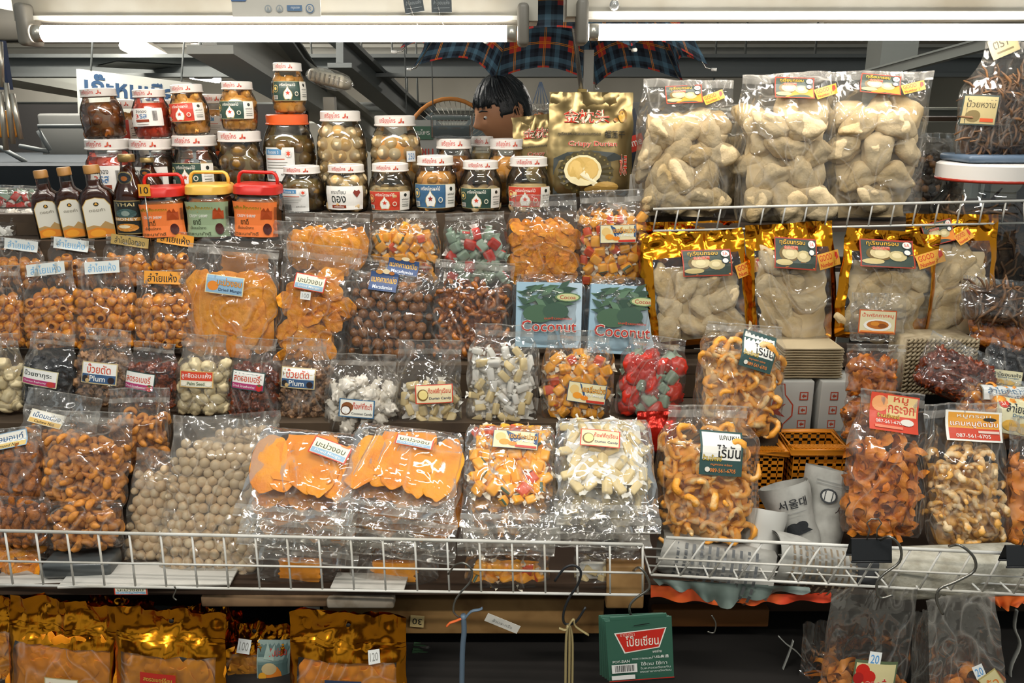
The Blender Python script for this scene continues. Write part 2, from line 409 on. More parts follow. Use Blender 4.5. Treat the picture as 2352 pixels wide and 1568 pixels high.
# kind: (part name, meshes, facing, size in metres, depth of a piece over its size, core material, spacing)
KIND = {
 'cashew': ('cashew', vs(p_cashew, 3, [cashew_m]), 'any', .036, .5, cashew_m, .60),
 'glazed': ('cashew', vs(p_cashew, 3, [glazed_m]), 'any', .030, .5, glazed_m, .62),
 'almond': ('almond', vs(p_almond, 3, [almond_m]), 'any', .031, .5, almond_m, .62),
 'maca': ('macadamia', vs(p_ball, 3, [maca_m]), 'any', .0225, 1, maca_m, .93),
 'shellnut': ('macadamia', vs(p_ball, 2, [shellnut_m], amp=.03), 'any', .0255, 1, M('painted_gap_shade', '2a1c14', .6), .98),  # near-black heap core paints in the shade between the nuts
 'longan': ('dried_longan', vs(p_shell, 2, [longan_m])+vs(p_crumple, 2, [longan_m], .3), 'any', .025, .8, longan_m, .86),
 'durian': ('durian_chunk', vs(p_chunk, 6, [durian_m]), 'flat', .085, .62, durian_m, .66),
 'mango': ('mango_slice', vs(p_slice, 5, [mango_m]), 'flat', .13, .32, mango_m, .30),
 'mangobit': ('mango_slice', vs(p_slice, 4, [mango_m], .7), 'semi', .062, .34, mango_m, .58),
 'rind': ('pork_rind', vs(p_curl, 6, [rind_m], .135, 4.8), 'semi', .062, .5, rind_m, .68),
 'puff': ('pork_rind', vs(p_curl, 5, [rind2_m], .15, 4.0, .3), 'any', .045, .5, rind2_m, .66),
 'crack': ('pork_crackling', vs(p_ribbon, 5, [crack_m]), 'semi', .048, .5, crack_m, .60),
 'coconut': ('coconut_candy', vs(p_crumple, 2, [coc_m], .6)+vs(p_candy, 2, [coc_m, coc_m]), 'semi', .042, .5, coc_m, .66),
 'dcandy': ('durian_candy', vs(p_candy, 4, [dcan_m, paper_m]), 'semi', .044, .5, paper_m, .62),
 'wcandy': ('milk_candy', vs(p_candy, 4, [paper_m, paper_m])+vs(p_candy, 2, [dcan_m, paper_m]), 'semi', .040, .5, paper_m, .66),
 'jelly': ('jelly_sweet', vs(p_wrap, 6, [gellm, leaf_m, red_m, clearish]), 'semi', .040, .6, gellm, .64),
 'plum': ('preserved_plum', vs(p_crumple, 4, [plum_m], .8, 2.8), 'any', .027, .6, plum_m, .74),
 'bayberry': ('bayberry', vs(p_crumple, 3, [blk_m], .5, 3.5), 'any', .023, .8, blk_m, .78),
 'strawberry': ('strawberry', vs(p_crumple, 3, [straw_m], .9, 2.6), 'any', .028, .6, straw_m, .72),
 'palm': ('palm_seed', vs(p_crumple, 3, [palm_m], .25, 1.4, (1, .7, .75)), 'any', .034, .6, palm_m, .78),
 'snack': ('snack_packet', vs(p_wrap, 3, [greens_m, dkred, navy_m, greens_m])+vs(p_wrap, 2, [dkred, greens_m, navy_m, paper_m]), 'semi', .055, .5, greens_m, .62),
 'redsnack': ('snack_packet', vs(p_crumple, 3, [dkred], .4, 1.6, (1, .5, .9))+vs(p_wrap, 3, [greens_m, dkred, paper_m, greens_m]), 'semi', .062, .5, dkred, .6),
 'sticks': ('dried_stick', vs(p_shred, 4, [sticks_m]), 'stick', .07, .2, sticks_m, .26),
 'dark': ('dried_snail', vs(p_ball, 2, [dark_m])+vs(p_ball, 1, [M('pale_snail', 'b08050', .4)]), 'any', .018, 1, dark_m, .9),
 'orange': ('dried_fish', vs(p_crumple, 3, [M('orange_dried_fish', 'c8761e', .4, var=.2, ncol='a04e10')], .6, 2.2, (1, .4, .6)), 'semi', .045, .5, crack_m, .58),
}
def place_piece(kind, facing, rr):
    if facing == 'any': return (rr.uniform(0, 6.3), rr.uniform(0, 6.3), rr.uniform(0, 6.3))
    if facing == 'flat': return (rr.gauss(0, .18), rr.uniform(-1.7, 1.7), rr.gauss(0, .18))
    if facing == 'stick': return (rr.gauss(0, .35), rr.uniform(-1.5, 1.5), rr.gauss(0, .3))
    return (rr.gauss(0, .45), rr.uniform(-3, 3), rr.gauss(0, .45))

SCL = 1.0
# ---------------------------------------------------------------- a bag
FILM = film_mat('clear_film')
FILM_H = film_mat('milky_film', haze=.07, tint=(.96, .96, .945), crease=.24, rough=.12)
GOLD = M('gold_foil', 'd98a1e', .17, 1.0, bump=.009, bscale=17)
DGOLD = M('champagne_foil', '9a875c', .32, .85, bump=.006, bscale=14)
def sm(a, b, x):
    t = max(0, min(1, (x-a)/(b-a))); return t*t*(3-2*t)
class Shape:
    def __init__(s, W, H, T, fill=.72, neck=.92, bend=0., seed=1, round_=.08, flap=.13, wr=1.0, flip=False, skew=0.):
        s.W, s.H, s.T, s.fill, s.neck, s.bend, s.sd, s.rd, s.flap, s.wr, s.flip, s.skew = W, H, T, fill, neck, bend, seed, round_, flap, wr, flip, skew
    def hw(s, v):
        a = 1-s.rd*max(0, 1-v/.12)**2
        a *= 1+.025*sin(pi*min(1, v/s.fill))
        k = sm(s.fill-.12, 1-s.flap, v); return s.W/2*(a*(1-k)+s.neck*k)
    def th(s, u, v):
        e = max(0., 1-abs(u)**2.6)**.62
        g = min(1, (v/.10))**.5 if v < .10 else 1.
        g *= 1-sm(s.fill-.18, 1-s.flap*.9, v)*.96
        return s.T/2*e*g
    def mid(s, u, v):
        f = max(0, v-(s.fill)); return -s.bend*s.H*f*f*3 + s.H*s.skew*v*u*.1
    def wrk(s, u, v, side):
        x = u*3.2; z = v*4.5; o = s.sd*3.1+side*17
        a = noise.noise(V((x+o, z*.6, o)))*.6+noise.noise(V((x*2.6+o, z*1.1, 2*o)))*.4
        b = 1-abs(noise.noise(V((x*1.5-o, z*1.6+o, 1.3))))*2.2
        k = .5+1.9*sm(s.fill-.25, s.fill+.08, v)
        e = 1-abs(u)**6
        return (a*.0035+b*.0018)*k*e*s.wr
    def z(s, v): return s.H*((1-v) if s.flip else v)
    def pt(s, u, v, side, off=0., wr=True):
        y = s.mid(u, v)+side*(s.th(u, v)+.0004+off)
        if wr: y += s.wrk(u, v, side)
        zz = s.z(v)
        if v > 1-s.flap: y += .0025*sin(u*9+s.sd)*s.wr
        ed = .012*s.H*noise.noise(V((u*2.2, s.sd*5.5, .3)))*sm(.6, 1, v)
        return V((u*s.hw(v)+.006*noise.noise(V((v*5, s.sd, side*0+u)))*abs(u), y, zz+(ed if not s.flip else -ed)))
    def uv(s, x, z):
        v = max(0., min(1., (1-z/s.H) if s.flip else z/s.H)); return max(-1, min(1, x/max(s.hw(v), 1e-4))), v
def film_mesh(mb, S, nu=22, nv=30, fm=None, bm_=None, so=1.0):
    """front then back sheet; fm / bm_ choose the material of a face"""
    mb.grid(lambda u, v: S.pt((2*u-1), v, -1), nu, nv, mfn=fm or (lambda u, v: 0))
    mb.grid(lambda u, v: S.pt((1-2*u), v, 1), nu, nv, mfn=bm_ or (lambda u, v: 0))
def frame(cx, ytop, ybot, w, Y, lean, cxt=None, yaw=0.):
    B = at(cx, ybot, Y); cxt = cx if cxt is None else cxt; th = R(lean)
    d = ray(cxt, ytop)
    # top point: on the ray of the top pixel, at the height where the leaning sheet meets it
    m = d.z/d.y; z0 = B.z-CAMH
    t = (m*B.y-z0)/(cos(th)-m*sin(th)); Tp = at(cxt, ytop, B.y+t*sin(th))
    U = (Tp-B); H = U.length; U.normalize()
    X0 = V((cos(R(yaw)), sin(R(yaw)), 0)); N = X0.cross(U).normalized(); X = -N.cross(U).normalized()
    if X.x < 0: X = -X
    Yl = U.cross(X)
    m4 = Matrix(((X.x, Yl.x, U.x, B.x), (X.y, Yl.y, U.y, B.y), (X.z, Yl.z, U.z, B.z), (0, 0, 0, 1)))
    mid = (B+Tp)/2; dep = mid.y-0.0; W_ = w*(mid-CAM).dot(V((0, cos(PITCH), -sin(PITCH))))/F
    return m4, W_, H
def to_local(m4, px, py, y=0.):
    i = m4.inverted(); o = i @ CAM; d = i.to_3x3() @ ray(px, py); t = (y-o.y)/d.y; return o+d*t
def fill(root, S, kind, rr, layers=2, cap=95, size=None, heap=None, sub=None):
    nm, meshes, facing, sz, dep, core, spc = KIND[kind]; sz = size or sz
    top = heap if heap else S.fill-.06
    r = sz*.5*dep if kind != 'mango' else .012; spots = []; step = sz*spc
    for k in range(layers):
        j = 0; z = r*.9+sz*.12+k*step*.4
        big = kind == 'mango' and sz > .095
        if facing == 'flat' and j == 0: z = r*.6+sz*(.60 if big else .30)+k*step*.4
        while z < S.H*top-(sz*(.46 if big else .28) if facing == 'flat' else 0):
            v = z/S.H; hw = max(S.hw(v)-sz*((.30 if big else .44) if facing == 'flat' else .46), .004); x = -hw+(step*.5 if (j+k) % 2 else 0)*.9
            n = max(1, int(2*hw/step+.5)); st = 2*hw/n
            for i in range(n+(0 if (j+k) % 2 else 1)):
                xx = x+i*st+rr.uniform(-.14, .14)*step
                if abs(xx) > hw+.003: continue
                h = top*(1-.10*(xx/(S.W/2))**2+.06*nz(xx*30, S.sd))
                if v > h: continue
                u, vv = S.uv(xx, (S.H-z) if S.flip else z); t = S.th(u, v)
                y = -max(0, t-min(r, .02)*1.04-.0035)+k*sz*dep*(.45 if kind == 'durian' else .72)+rr.uniform(0, .12)*sz*dep
                if y > t*.9 and k: continue
                spots.append((k, xx, y+S.mid(u, v), z+rr.uniform(-.12, .12)*step))
            z += step*.86; j += 1
    extra = MB(); xt = []
    spots = [q for q in spots if q[0] == 0]+[q for q in spots if q[0]]
    for i, (k, x, y, z) in enumerate(spots):
        s = sz*rr.uniform(.88, 1.12); u, vv = S.uv(x, z if not S.flip else S.H-z); tt = 2*S.th(u, vv)
        q = 1.0
        if facing == 'flat': q = max(.12, min(1, tt*.8/max(s*dep, 1e-4)))
        else: s *= max(.45, min(1, tt/max(s*dep, 1e-4)))
        e3 = place_piece(kind, facing, rr)
        if nm == 'mango_slice' and sz > .095: e3 = (e3[0]*.2, pi/2+rr.gauss(0, .16), e3[2]*.2); q *= .58
        if nm == 'mango_slice' and facing == 'semi': e3 = (e3[0]*.6, e3[1], e3[2]*.6); s *= .9; q = .8
        if facing == 'flat' and q < .9: e3 = (e3[0]*q, e3[1], e3[2]*q)
        s = (s, s*q, s)
        if S.flip: z = S.H-z
        me = rr.choice(meshes); T_ = TRS((x, y, z), e3, s)
        if i < cap: inst(nm, me, root, T_)
        elif i < cap+330: extra.add([T_ @ v.co for v in me.vertices], [tuple(p.vertices) for p in me.polygons], 1)
    # the rest of the heap, behind the pieces that show
    def fn(p):
        mg = kind.startswith('mango'); v = (.5+.5*p.z)*(top-(.22 if mg else .09))+(.05 if mg else 0)*(1-p.z*0); u = p.x*(.5 if mg else .76)*(1+.2*noise.noise(V((p.z*3, 1, S.sd)))); hwv = S.hw(v)
        q = S.th(u, max(v, .04)); y = -max(0., q-r*3.0-.004) if p.y < 0 else max(.0, q-.002)
        y *= abs(p.y)**.5
        zz = v*S.H; x = u*hwv*(1-.0*abs(p.z)); 
        b = noise.noise(V((x*1.5/sz, p.y*2, zz*1.5/sz)))*min(.75*sz, .34*S.T)
        return V((x, y+b, (S.H-zz) if S.flip else max(zz, .002)))
    mb = extra; mb.grid(lambda u, v: fn(V((2*u-1, -1+0*u, 2*v-1))), 38, 38)
    mb.grid(lambda u, v: fn(V((1-2*u, 1, 2*v-1))), 12, 12)
    c = mb.build('rest_of_heap', [core, meshes[0].materials[0]]+list(meshes[0].materials)[1:], root); c['kind'] = 'stuff'
    return len(spots)
SEED = [0]
def sticker(root, m4, S, design, box, rot=0., name='label_sticker', lift=.0016, cx=None):
    x0, y0, x1, y1 = box
    a = to_local(m4, (x0+x1)/2, (y0+y1)/2, 0); 
    for _ in range(2):
        u, v = S.uv(a.x, a.z); a = to_local(m4, (x0+x1)/2, (y0+y1)/2, -S.th(u, v)+S.mid(u, v))
    b = to_local(m4, x1, (y0+y1)/2, -S.th(u, v)); c = to_local(m4, (x0+x1)/2, y0, -S.th(u, v))
    w = 2*(b-a).length; h = 2*(c-a).length; cr, sr = cos(R(rot)), sin(R(rot))
    ex = 0.
    for i in range(7):
        for j in range(5):
            x_ = (i/6-.5)*w; z_ = (j/4-.5)*h; X_ = a.x+x_*cr-z_*sr; Z_ = a.z+x_*sr+z_*cr; q_ = S.uv(X_, Z_); ex = max(ex, -S.wrk(q_[0], q_[1], -1))
    lift = min(.012, ex+.0012)
    def mp(x, z, off):
        X = a.x+x*cr-z*sr; Z = a.z+x*sr+z*cr; u, v = S.uv(X, Z)
        return V((X, S.mid(u, v)-S.th(u, v)-lift-off, Z))
    return decal(name, root, design, mp, w, h)
def bag(name, label, cat, cx, ytop, ybot, w, Y, kind, lean=20, cxt=None, T=.34, fill_=.74, neck=.92, group=None, st=(), yaw=0., flap=.13, bend=.0, size=None,
        layers=2, film=None, flip=False, cap=95, heap=None, wr=1., fm=None, bmf=None, mats=None, seal=True, res=(22, 30), round_=.08):
    SEED[0] += 1; sd = SEED[0]; rr = random.Random(sd*13)
    m4, W_, H = frame(cx, ytop, ybot, w, Y, lean, cxt, yaw)
    S = Shape(W_, H, W_*T, fill_, neck, bend, sd, round_, flap, wr, flip)
    root = thing(name, label, cat, m4, group)
    mb = MB(); film_mesh(mb, S, res[0], res[1], fm, bmf)
    f = mb.build('film', mats or [film or FILM], root)
    if seal and not mats:                    # heat-sealed band across the top, a thicker milky strip
        mb = MB(); v0 = 1-flap
        mb.grid(lambda u, v: S.pt(2*u-1, v0+.055*v, -1, .0009), 22, 2)
        mb.grid(lambda u, v: S.pt(2*u-1, .988+.012*v, -1, .0009), 22, 1)
        mb.build('seal_strip', film_mat('seal_film', haze=.27, tint=(.94, .94, .92), crease=.3), root)
    if kind: fill(root, S, kind, rr, layers, cap, size, heap)
    for s in st: sticker(root, m4, S, *s)
    return root, m4, S
# ---------------------------------------------------------------- printed designs (coordinates 0..1, origin lower left)
K = dict(cream='e8dcb8', white='f0eee6', blue='3c5f86', lblue='9dbdd2', red='cc3a24', dgreen='2f4a44', mag='b0386e', black='1c1c1c', gold='e0a838', org='ee8a22', gray='888880')
def frm(c1, c2, t=.05, a=1.6): return [('r', 0, 0, 1, 1, c1), ('r', t, t*a, 1-t, 1-t*a, c2)]
D = {}
D['plum'] = frm('cdb98a', K['white'], .03)+[('r', .03, .05, .97, .44, '3a5a80'), ('t', 'บ๊วยตัด', .5, .70, .66, .42, 'd24a26'), ('t', 'Plum', .48, .25, .44, .26, 'f4f2ea'), ('e', .13, .22, .09, .15, '2a2420'), ('e', .86, .22, .09, .15, '2a1a18'), ('e', .20, .14, .06, .10, 'c8a870')]
D['straw'] = frm('2f4a44', K['white'], .03)+[('r', .03, .05, .97, .34, K['mag']), ('t', 'สตรอเบอรี่', .47, .64, .80, .40, 'd24a26'), ('t', 'Dried Strawberries', .40, .19, .66, .14, 'f4e8ea'), ('e', .86, .2, .09, .2, 'c82c28'), ('p', [(.78, .36), (.94, .36), (.86, .24)], '3e6a3a')]
D['bay'] = frm('d8cfa4', K['white'], .03)+[('r', .03, .05, .97, .36, K['mag']), ('t', 'บ๊วยซากุระ', .46, .66, .78, .40, '24302c'), ('t', 'Chinese Bayberry', .40, .21, .66, .14, 'f4e8ea'), ('e', .85, .2, .11, .17, 'c03a34')]
D['palm'] = frm('d6b06a', 'd8482c', .03)+[('r', .03, .05, .97, .42, 'e4e0c8'), ('t', 'ลูกชิดอบแห้ง', .5, .70, .88, .40, 'f6f2e8'), ('t', 'Palm Seed', .5, .24, .5, .2, '3a5a3c'), ('e', .13, .22, .09, .13, 'f4eeda'), ('e', .87, .22, .09, .13, 'f4eeda')]
D['mangoB'] = frm('e6d6a6', '8fb3cc', .025)+[('e', .2, .40, .15, .26, 'e88a26'), ('t', 'มะม่วงอบ', .62, .66, .66, .40, 'f09a24', '5c3412'), ('t', 'Dried Mango', .66, .22, .6, .2, '2f4660')]
D['mangoR'] = frm('cc3e28', 'f0e8d0', .035)+[('r', .05, .08, .95, .38, '8fb3cc'), ('t', 'มะม่วงอบ', .5, .64, .78, .38, '3c4a20'), ('t', 'Dried Mango', .5, .22, .7, .2, 'f4f2ea'), ('e', .82, .93, .12, .05, 'e8862a')]
D['maca'] = [('r', 0, 0, 1, 1, '2f4a78'), ('t', 'แมคคาเดเมีย', .5, .62, .9, .36, 'f0b83a', '5c3412'), ('t', 'Macadamias', .5, .2, .72, .2, 'dfe6ee'), ('e', .3, 1.0, .13, .12, 'c48a40'), ('e', .55, 1.05, .14, .13, 'e6d2a8'), ('e', .75, .98, .1, .1, 'b06a2a')]
D['durc'] = frm('d0452a', 'ecdcae', .03)+[('e', .2, .45, .15, .32, '7c5c28'), ('e', .21, .47, .12, .25, 'f2dc8e'), ('t', 'ก๊อฟฟี่ทุเรียน', .64, .64, .6, .36, 'd0452a'), ('t', 'Durian Candy', .66, .26, .58, .17, '2f3a5c')]
D['cocc'] = frm('3f6c90', 'f0eee0', .035)+[('e', .24, .55, .17, .28, '8a5228'), ('e', .2, .38, .15, .26, '5c3a22'), ('e', .2, .38, .12, .2, 'f8f6f0'), ('t', 'ก๊อฟฟี่กะทิ', .66, .66, .54, .38, 'd0452a'), ('t', 'Coconut Candy', .66, .22, .58, .17, '444444')]
D['jelly'] = frm('2f4a6a', 'e8dcae', .015)+[('p', [(.28, .96), (.98, .96), (.98, .30), (.42, .30)], '34537c'), ('e', .17, .62, .12, .24, 'e8c47a'), ('e', .26, .34, .12, .16, 'ee9a2c'), ('e', .44, .26, .1, .12, 'ee8a22'), ('t', 'เยลลี่มะม่วง', .66, .72, .62, .32, 'f4a83a', '6a3a18'), ('t', 'Jelly Mango', .68, .42, .5, .17, 'eef0ee'), ('r', .5, .06, .97, .18, 'c8392a')]
D['rind'] = [('r', 0, 0, 1, 1, '33504c'), ('r', .05, .36, .95, .96, 'f2efe4'), ('t', 'แคบหมู', .68, .84, .46, .14, '1c1c1c'), ('t', 'ไร้มัน', .66, .56, .56, .30, '1c1c1c'), ('t', 'ร้านเจ๊หงษ์', .28, .40, .44, .14, 'e6c24a', '38381c'), ('t', 'หมูกรอบ อร่อย', .5, .25, .5, .07, 'ee8a3a'), ('t', '089-561-6705', .54, .12, .6, .09, 'ee8a3a'), ('e', .18, .13, .06, .06, 'e6e0d0')]
D['krajok'] = [('r', 0, 0, 1, 1, 'd8482c'), ('r', .34, .42, .96, .96, 'e8c88a'), ('e', .2, .72, .17, .22, 'f0a66a'), ('t', 'หมู', .62, .84, .30, .20, 'd0452a'), ('t', 'กระจก', .64, .60, .54, .22, 'd0452a'), ('t', 'ร้านเจ๊หงษ์', .38, .41, .46, .12, 'e6c24a', '38381c'), ('t', '087-561-6705', .4, .25, .56, .09, 'f4efe4'), ('e', .76, .28, .14, .09, 'e8e2d4'), ('r', .1, .08, .66, .15, 'e88a6a')]
D['krob'] = frm('f2efe4', 'e8a23a', .05, 1.2)+[('r', .05, .06, .95, .42, 'd0452a'), ('t', 'หมูกรอบ', .5, .8, .6, .14, 'f8f0d8', 'c8662a'), ('t', 'แคบหมูติดมัน', .5, .56, .84, .24, 'f8f4ea', 'c03a20'), ('e', .78, .74, .12, .06, '2c2c28'), ('t', '087-561-6705', .46, .18, .6, .12, 'f4efe4'), ('r', .55, .28, .93, .36, 'e8c8b8')]
D['nampr'] = frm('c05a28', 'dcd2a8', .03)+[('t', 'น้ำพริกกากหมู', .5, .76, .84, .22, 'd0452a'), ('e', .5, .36, .38, .26, 'f0ece0'), ('e', .5, .38, .3, .18, 'b8691e'), ('e', .42, .42, .12, .09, 'd88a2a'), ('e', .62, .34, .12, .09, '8a4a14'), ('r', .05, .05, .95, .12, 'ee8a3a')]
D['good'] = frm('b03a20', '3a463c', .025)+[('p', [(.25, .04), (.97, .04), (.97, .5), (.6, .45)], 'e88a2a'), ('e', .34, .48, .24, .26, '6a5426'), ('e', .36, .50, .19, .20, 'c9b888'), ('e', .36, .50, .10, .12, 'd8c898'), ('e', .68, .42, .17, .19, 'bfae7c'), ('e', .66, .44, .09, .10, 'd8c898'), ('e', .22, .2, .2, .1, 'cbb87c'), ('t', 'ทุเรียนกรอบ', .42, .84, .6, .2, 'e8b43a', '4a2e10'), ('t', '金枕榴莲', .38, .68, .34, .12, 'd8482c', 'e8d8c0'), ('e', .87, .82, .085, .12, 'f2ece0'), ('t', '5A', .87, .82, .1, .12, 'd0452a'), ('e', .86, .56, .08, .11, '24303c'), ('e', .86, .56, .06, .085, 'e8e4da')]
D['goodtag'] = [('r', 0, 0, 1, 1, 'e0a03a'), ('t', 'GOOD', .36, .70, .58, .40, 'c8341e'), ('t', 'Number 1', .4, .24, .66, .28, 'c8341e'), ('p', [(.80, .3), (.95, .5), (.93, .85), (.84, .9), (.80, .6)], 'c8341e')]
D['peanut'] = frm('8fb0c8', 'eeeade', .03)+[('r', .03, .05, .97, .36, 'e0c27a'), ('t', 'อัลมอนด์', .5, .66, .8, .4, '3c5f86'), ('t', 'Almond Nut', .5, .2, .6, .2, '4a3a22')]
D['cashl'] = frm('e0d8c0', 'eeeade', .03)+[('r', .03, .05, .97, .36, 'e0b86a'), ('t', 'เม็ดมะม่วง', .5, .66, .8, .4, '3c5f86'), ('t', 'Cashew Nut', .5, .2, .6, .2, '4a3a22')]
def hand(txt, bg, ink, oc=None): return [('r', 0, 0, 1, 1, bg), ('t', txt, .5, .5, .8, .7, ink, oc)]
D['tagW'] = hand('ลำไยแห้ง', 'dfe2dc', '7fb2d6')
D['tagO'] = hand('ลำไยแห้ง', 'f0a030', '20201c')
D['tagG'] = hand('ลำไยเนื้อทอง', 'b89a58', '4a4a3c')
D['longanL'] = frm('8a8a7c', 'dde0dc', .02)+[('t', 'ลำไยคัดพิเศษ', .5, .62, .84, .42, '3f6c90'), ('t', 'จัมโบ้', .5, .2, .3, .2, '3f6c90')]
D['longanR'] = frm('d8cfa4', 'e6dfb8', .02)+[('e', .12, .82, .1, .12, 'cc3a24'), ('t', '5A', .12, .82, .1, .1, 'f4f0e0'), ('t', 'ลำไยอบแห้ง', .56, .74, .8, .26, '30363a'), ('t', 'Dried Longan', .6, .52, .6, .12, '3f6c90'), ('e', .3, .24, .18, .16, 'e8b44a'), ('e', .6, .2, .2, .16, 'eac060')]
def price(t, ink='5a8cc0', bg='e8eae6'): return [('r', 0, 0, 1, 1, bg), ('t', t, .5, .5, .7, .6, ink)]
def fruit(base, name='เกรียงไกรผลไม้', fl='d8482c'):
    return [('r', 0, 0, 1, 1, 'd8c890'), ('r', .01, .02, .99, .98, base), ('t', name, .42, .83, .42, .17, 'f2eee0'), drop(.42, .42, .12, .36, 'c8b070'), drop(.42, .42, .105, .32, 'f4f2ea'), star(.42, .40, .06, 2.2, fl),
            ('e', .10, .62, .08, .2, 'c8b070'), ('e', .10, .62, .065, .16, base), ('e', .10, .62, .035, .09, 'e8c46a'), ('r', .04, .08, .16, .28, 'e8e4da'), ('b', .05, .1, .15, .26, '202020'),
            ('r', .74, .02, .99, .98, 'e8e4d8'), ('e', .865, .8, .035, .09, '20241c'), ('t', 'ผลิตภัณฑ์', .865, .58, .16, .09, '30342c'), ('t', 'น้ำหนักสุทธิ', .865, .44, .16, .06, '60645c'), ('r', .79, .3, .94, .33, '707468'), ('r', .79, .2, .94, .23, '707468'), ('e', .63, .36, .045, .12, 'e8e0c8'), ('e', .63, .36, .03, .08, base)]
def garlic(): return [('r', 0, 0, 1, 1, 'f0ede4'), ('t', 'กระเทียม', .38, .76, .36, .18, '26302c'), ('t', 'ดอง', .38, .45, .36, .28, '1c2420'), ('r', .2, .08, .56, .2, '8a3a22'), ('t', 'เกรียงไกร', .38, .14, .24, .08, 'f4f0e8'), ('p', [(.82, .52), (.73, .72), (.76, .84), (.82, .80), (.88, .84), (.91, .72)], '8a3a2c')]
def bluehead(): return [('r', 0, 0, 1, 1, 'e6e6e0'), ('r', .05, .78, .6, .95, '5b93bd'), ('t', 'ท้อดอง 3', .32, .865, .4, .11, 'f2f4f2'), ('r', .08, .64, .7, .67, 'cc6a4a'), ('r', .08, .55, .78, .57, '9a9a92'), ('r', .08, .47, .74, .49, '9a9a92'), ('r', .08, .39, .66, .41, '9a9a92'), ('b', .08, .06, .40, .30, '202020'), ('e', .82, .82, .1, .12, 'd8d8d0'), star(.82, .82, .08, 1.3, 'd8482c', 6), ('t', 'ผลิตโดย', .72, .22, .3, .07, '55554e')]
def samros(): return [('r', 0, 0, 1, 1, 'e8e4dc'), ('e', .08, .7, .07, .2, '5a2c22'), ('t', 'ขิงดอง', .42, .82, .32, .17, '2c3430'), ('t', '3', .3, .56, .1, .22, 'cc3a24'), ('t', 'รส', .48, .56, .2, .24, '4a78a8'), ('r', .26, .24, .62, .38, '8a3a22'), ('b', .72, .3, .84, .85, '202020'), ('r', .28, .1, .6, .13, 'a0a098')]
def buai(): return [('r', 0, 0, 1, 1, 'e8e4dc'), ('t', 'บ๊วย', .42, .76, .34, .26, '26302c'), ('t', 'ดอง', .42, .46, .34, .24, '26302c'), ('r', .24, .14, .6, .26, '8a3a22'), ('b', .74, .2, .86, .8, '202020'), ('e', .1, .5, .07, .2, 'cc3a24')]
def shrimp(bg): return [('r', 0, 0, 1, 1, bg), ('t', 'พริกกุ้งกรอบ', .38, .80, .60, .20, 'c8a42c', '3a3a14'), ('t', 'CRISPY SHRIMP', .36, .60, .40, .08, 'f0f0e4'), ('t', 'ยาดี', .32, .44, .16, .17, '2c3018'), ('t', 'เจ๊แอนน์ตลาด', .34, .27, .34, .09, '34381c'), ('t', 'เตชะนาศักดิ์', .36, .1, .5, .10, '34381c'), ('p', [(.66, .52), (.68, .76), (.73, .84), (.76, .74), (.80, .86), (.84, .74), (.88, .76), (.88, .52)], 'b0491e'), ('b', .91, .5, .99, .86, '202020'), ('e', .78, .24, .08, .16, '4a1a14')]
# ---------------------------------------------------------------- jars and bottles
GLASS = glass_mat('clear_pet', refl=.05)
LIDW = M('white_lid', 'e9e3da', .35); LIDO = M('orange_lid', 'e0602a', .35)
CORES = {k: M(k, c, .35, coat=.3) for k, c in (('brown_brine', '6e451a'), ('olive_brine', '75602c'), ('pale_brine', 'ddbb7c'), ('red_brine', 'd8401c'), ('orange_brine', 'e8a040'), ('pink_brine', 'cc5238'), ('honey_brine', 'a8681c'), ('dark_brine', '4a2e14'))}
SCL = .05
JB = {'pick': vs(p_crumple, 2, [brown_pick], .2, 1.2, (1, .8, .9)), 'olive': vs(p_ball, 2, [olive_m], 2, .05), 'garlic': vs(p_ball, 3, [garlic_m], 2, .12),
      'red': vs(p_crumple, 2, [M('red_ginger', 'd8401c', .3, var=.1)], .4, 2), 'orange': vs(p_crumple, 2, [M('amber_fruit', 'ecA850', .3, var=.08)], .3, 2), 'dark': vs(p_crumple, 2, [M('dark_plum', '4e3018', .3, var=.2)], .4, 2)}
SCL = 1.0
PROF = {  # (radius, height) in shares of the radius and of the body's height
 'mayo': [(.0, .0), (.80, .0), (.88, .03), (.93, .10), (.97, .25), (1.0, .45), (.99, .60), (.94, .74), (.84, .85), (.76, .92), (.74, 1.0)],
 'big': [(.0, .0), (.86, .0), (.93, .03), (.97, .08), (1., .2), (1., .68), (.95, .80), (.84, .90), (.74, .96), (.72, 1.0)],
 'str': [(.0, .0), (.90, .0), (.97, .03), (1., .08), (1., .70), (.96, .78), (.86, .84), (.84, .92), (.84, 1.0)]}
def prof_r(pf, t):
    for (r0, z0), (r1, z1) in zip(pf, pf[1:]):
        if z0 <= t <= z1 and z1 > z0: return r0+(r1-r0)*(t-z0)/(z1-z0)
    return pf[-1][0]
def upright(cx, ytop, ybot, w, Y, cxt=None, maxroll=1.0):
    m4, W_, H = frame(cx, ytop, ybot, w, Y, 0, cx if cxt is None else cxt)
    return m4, W_, H
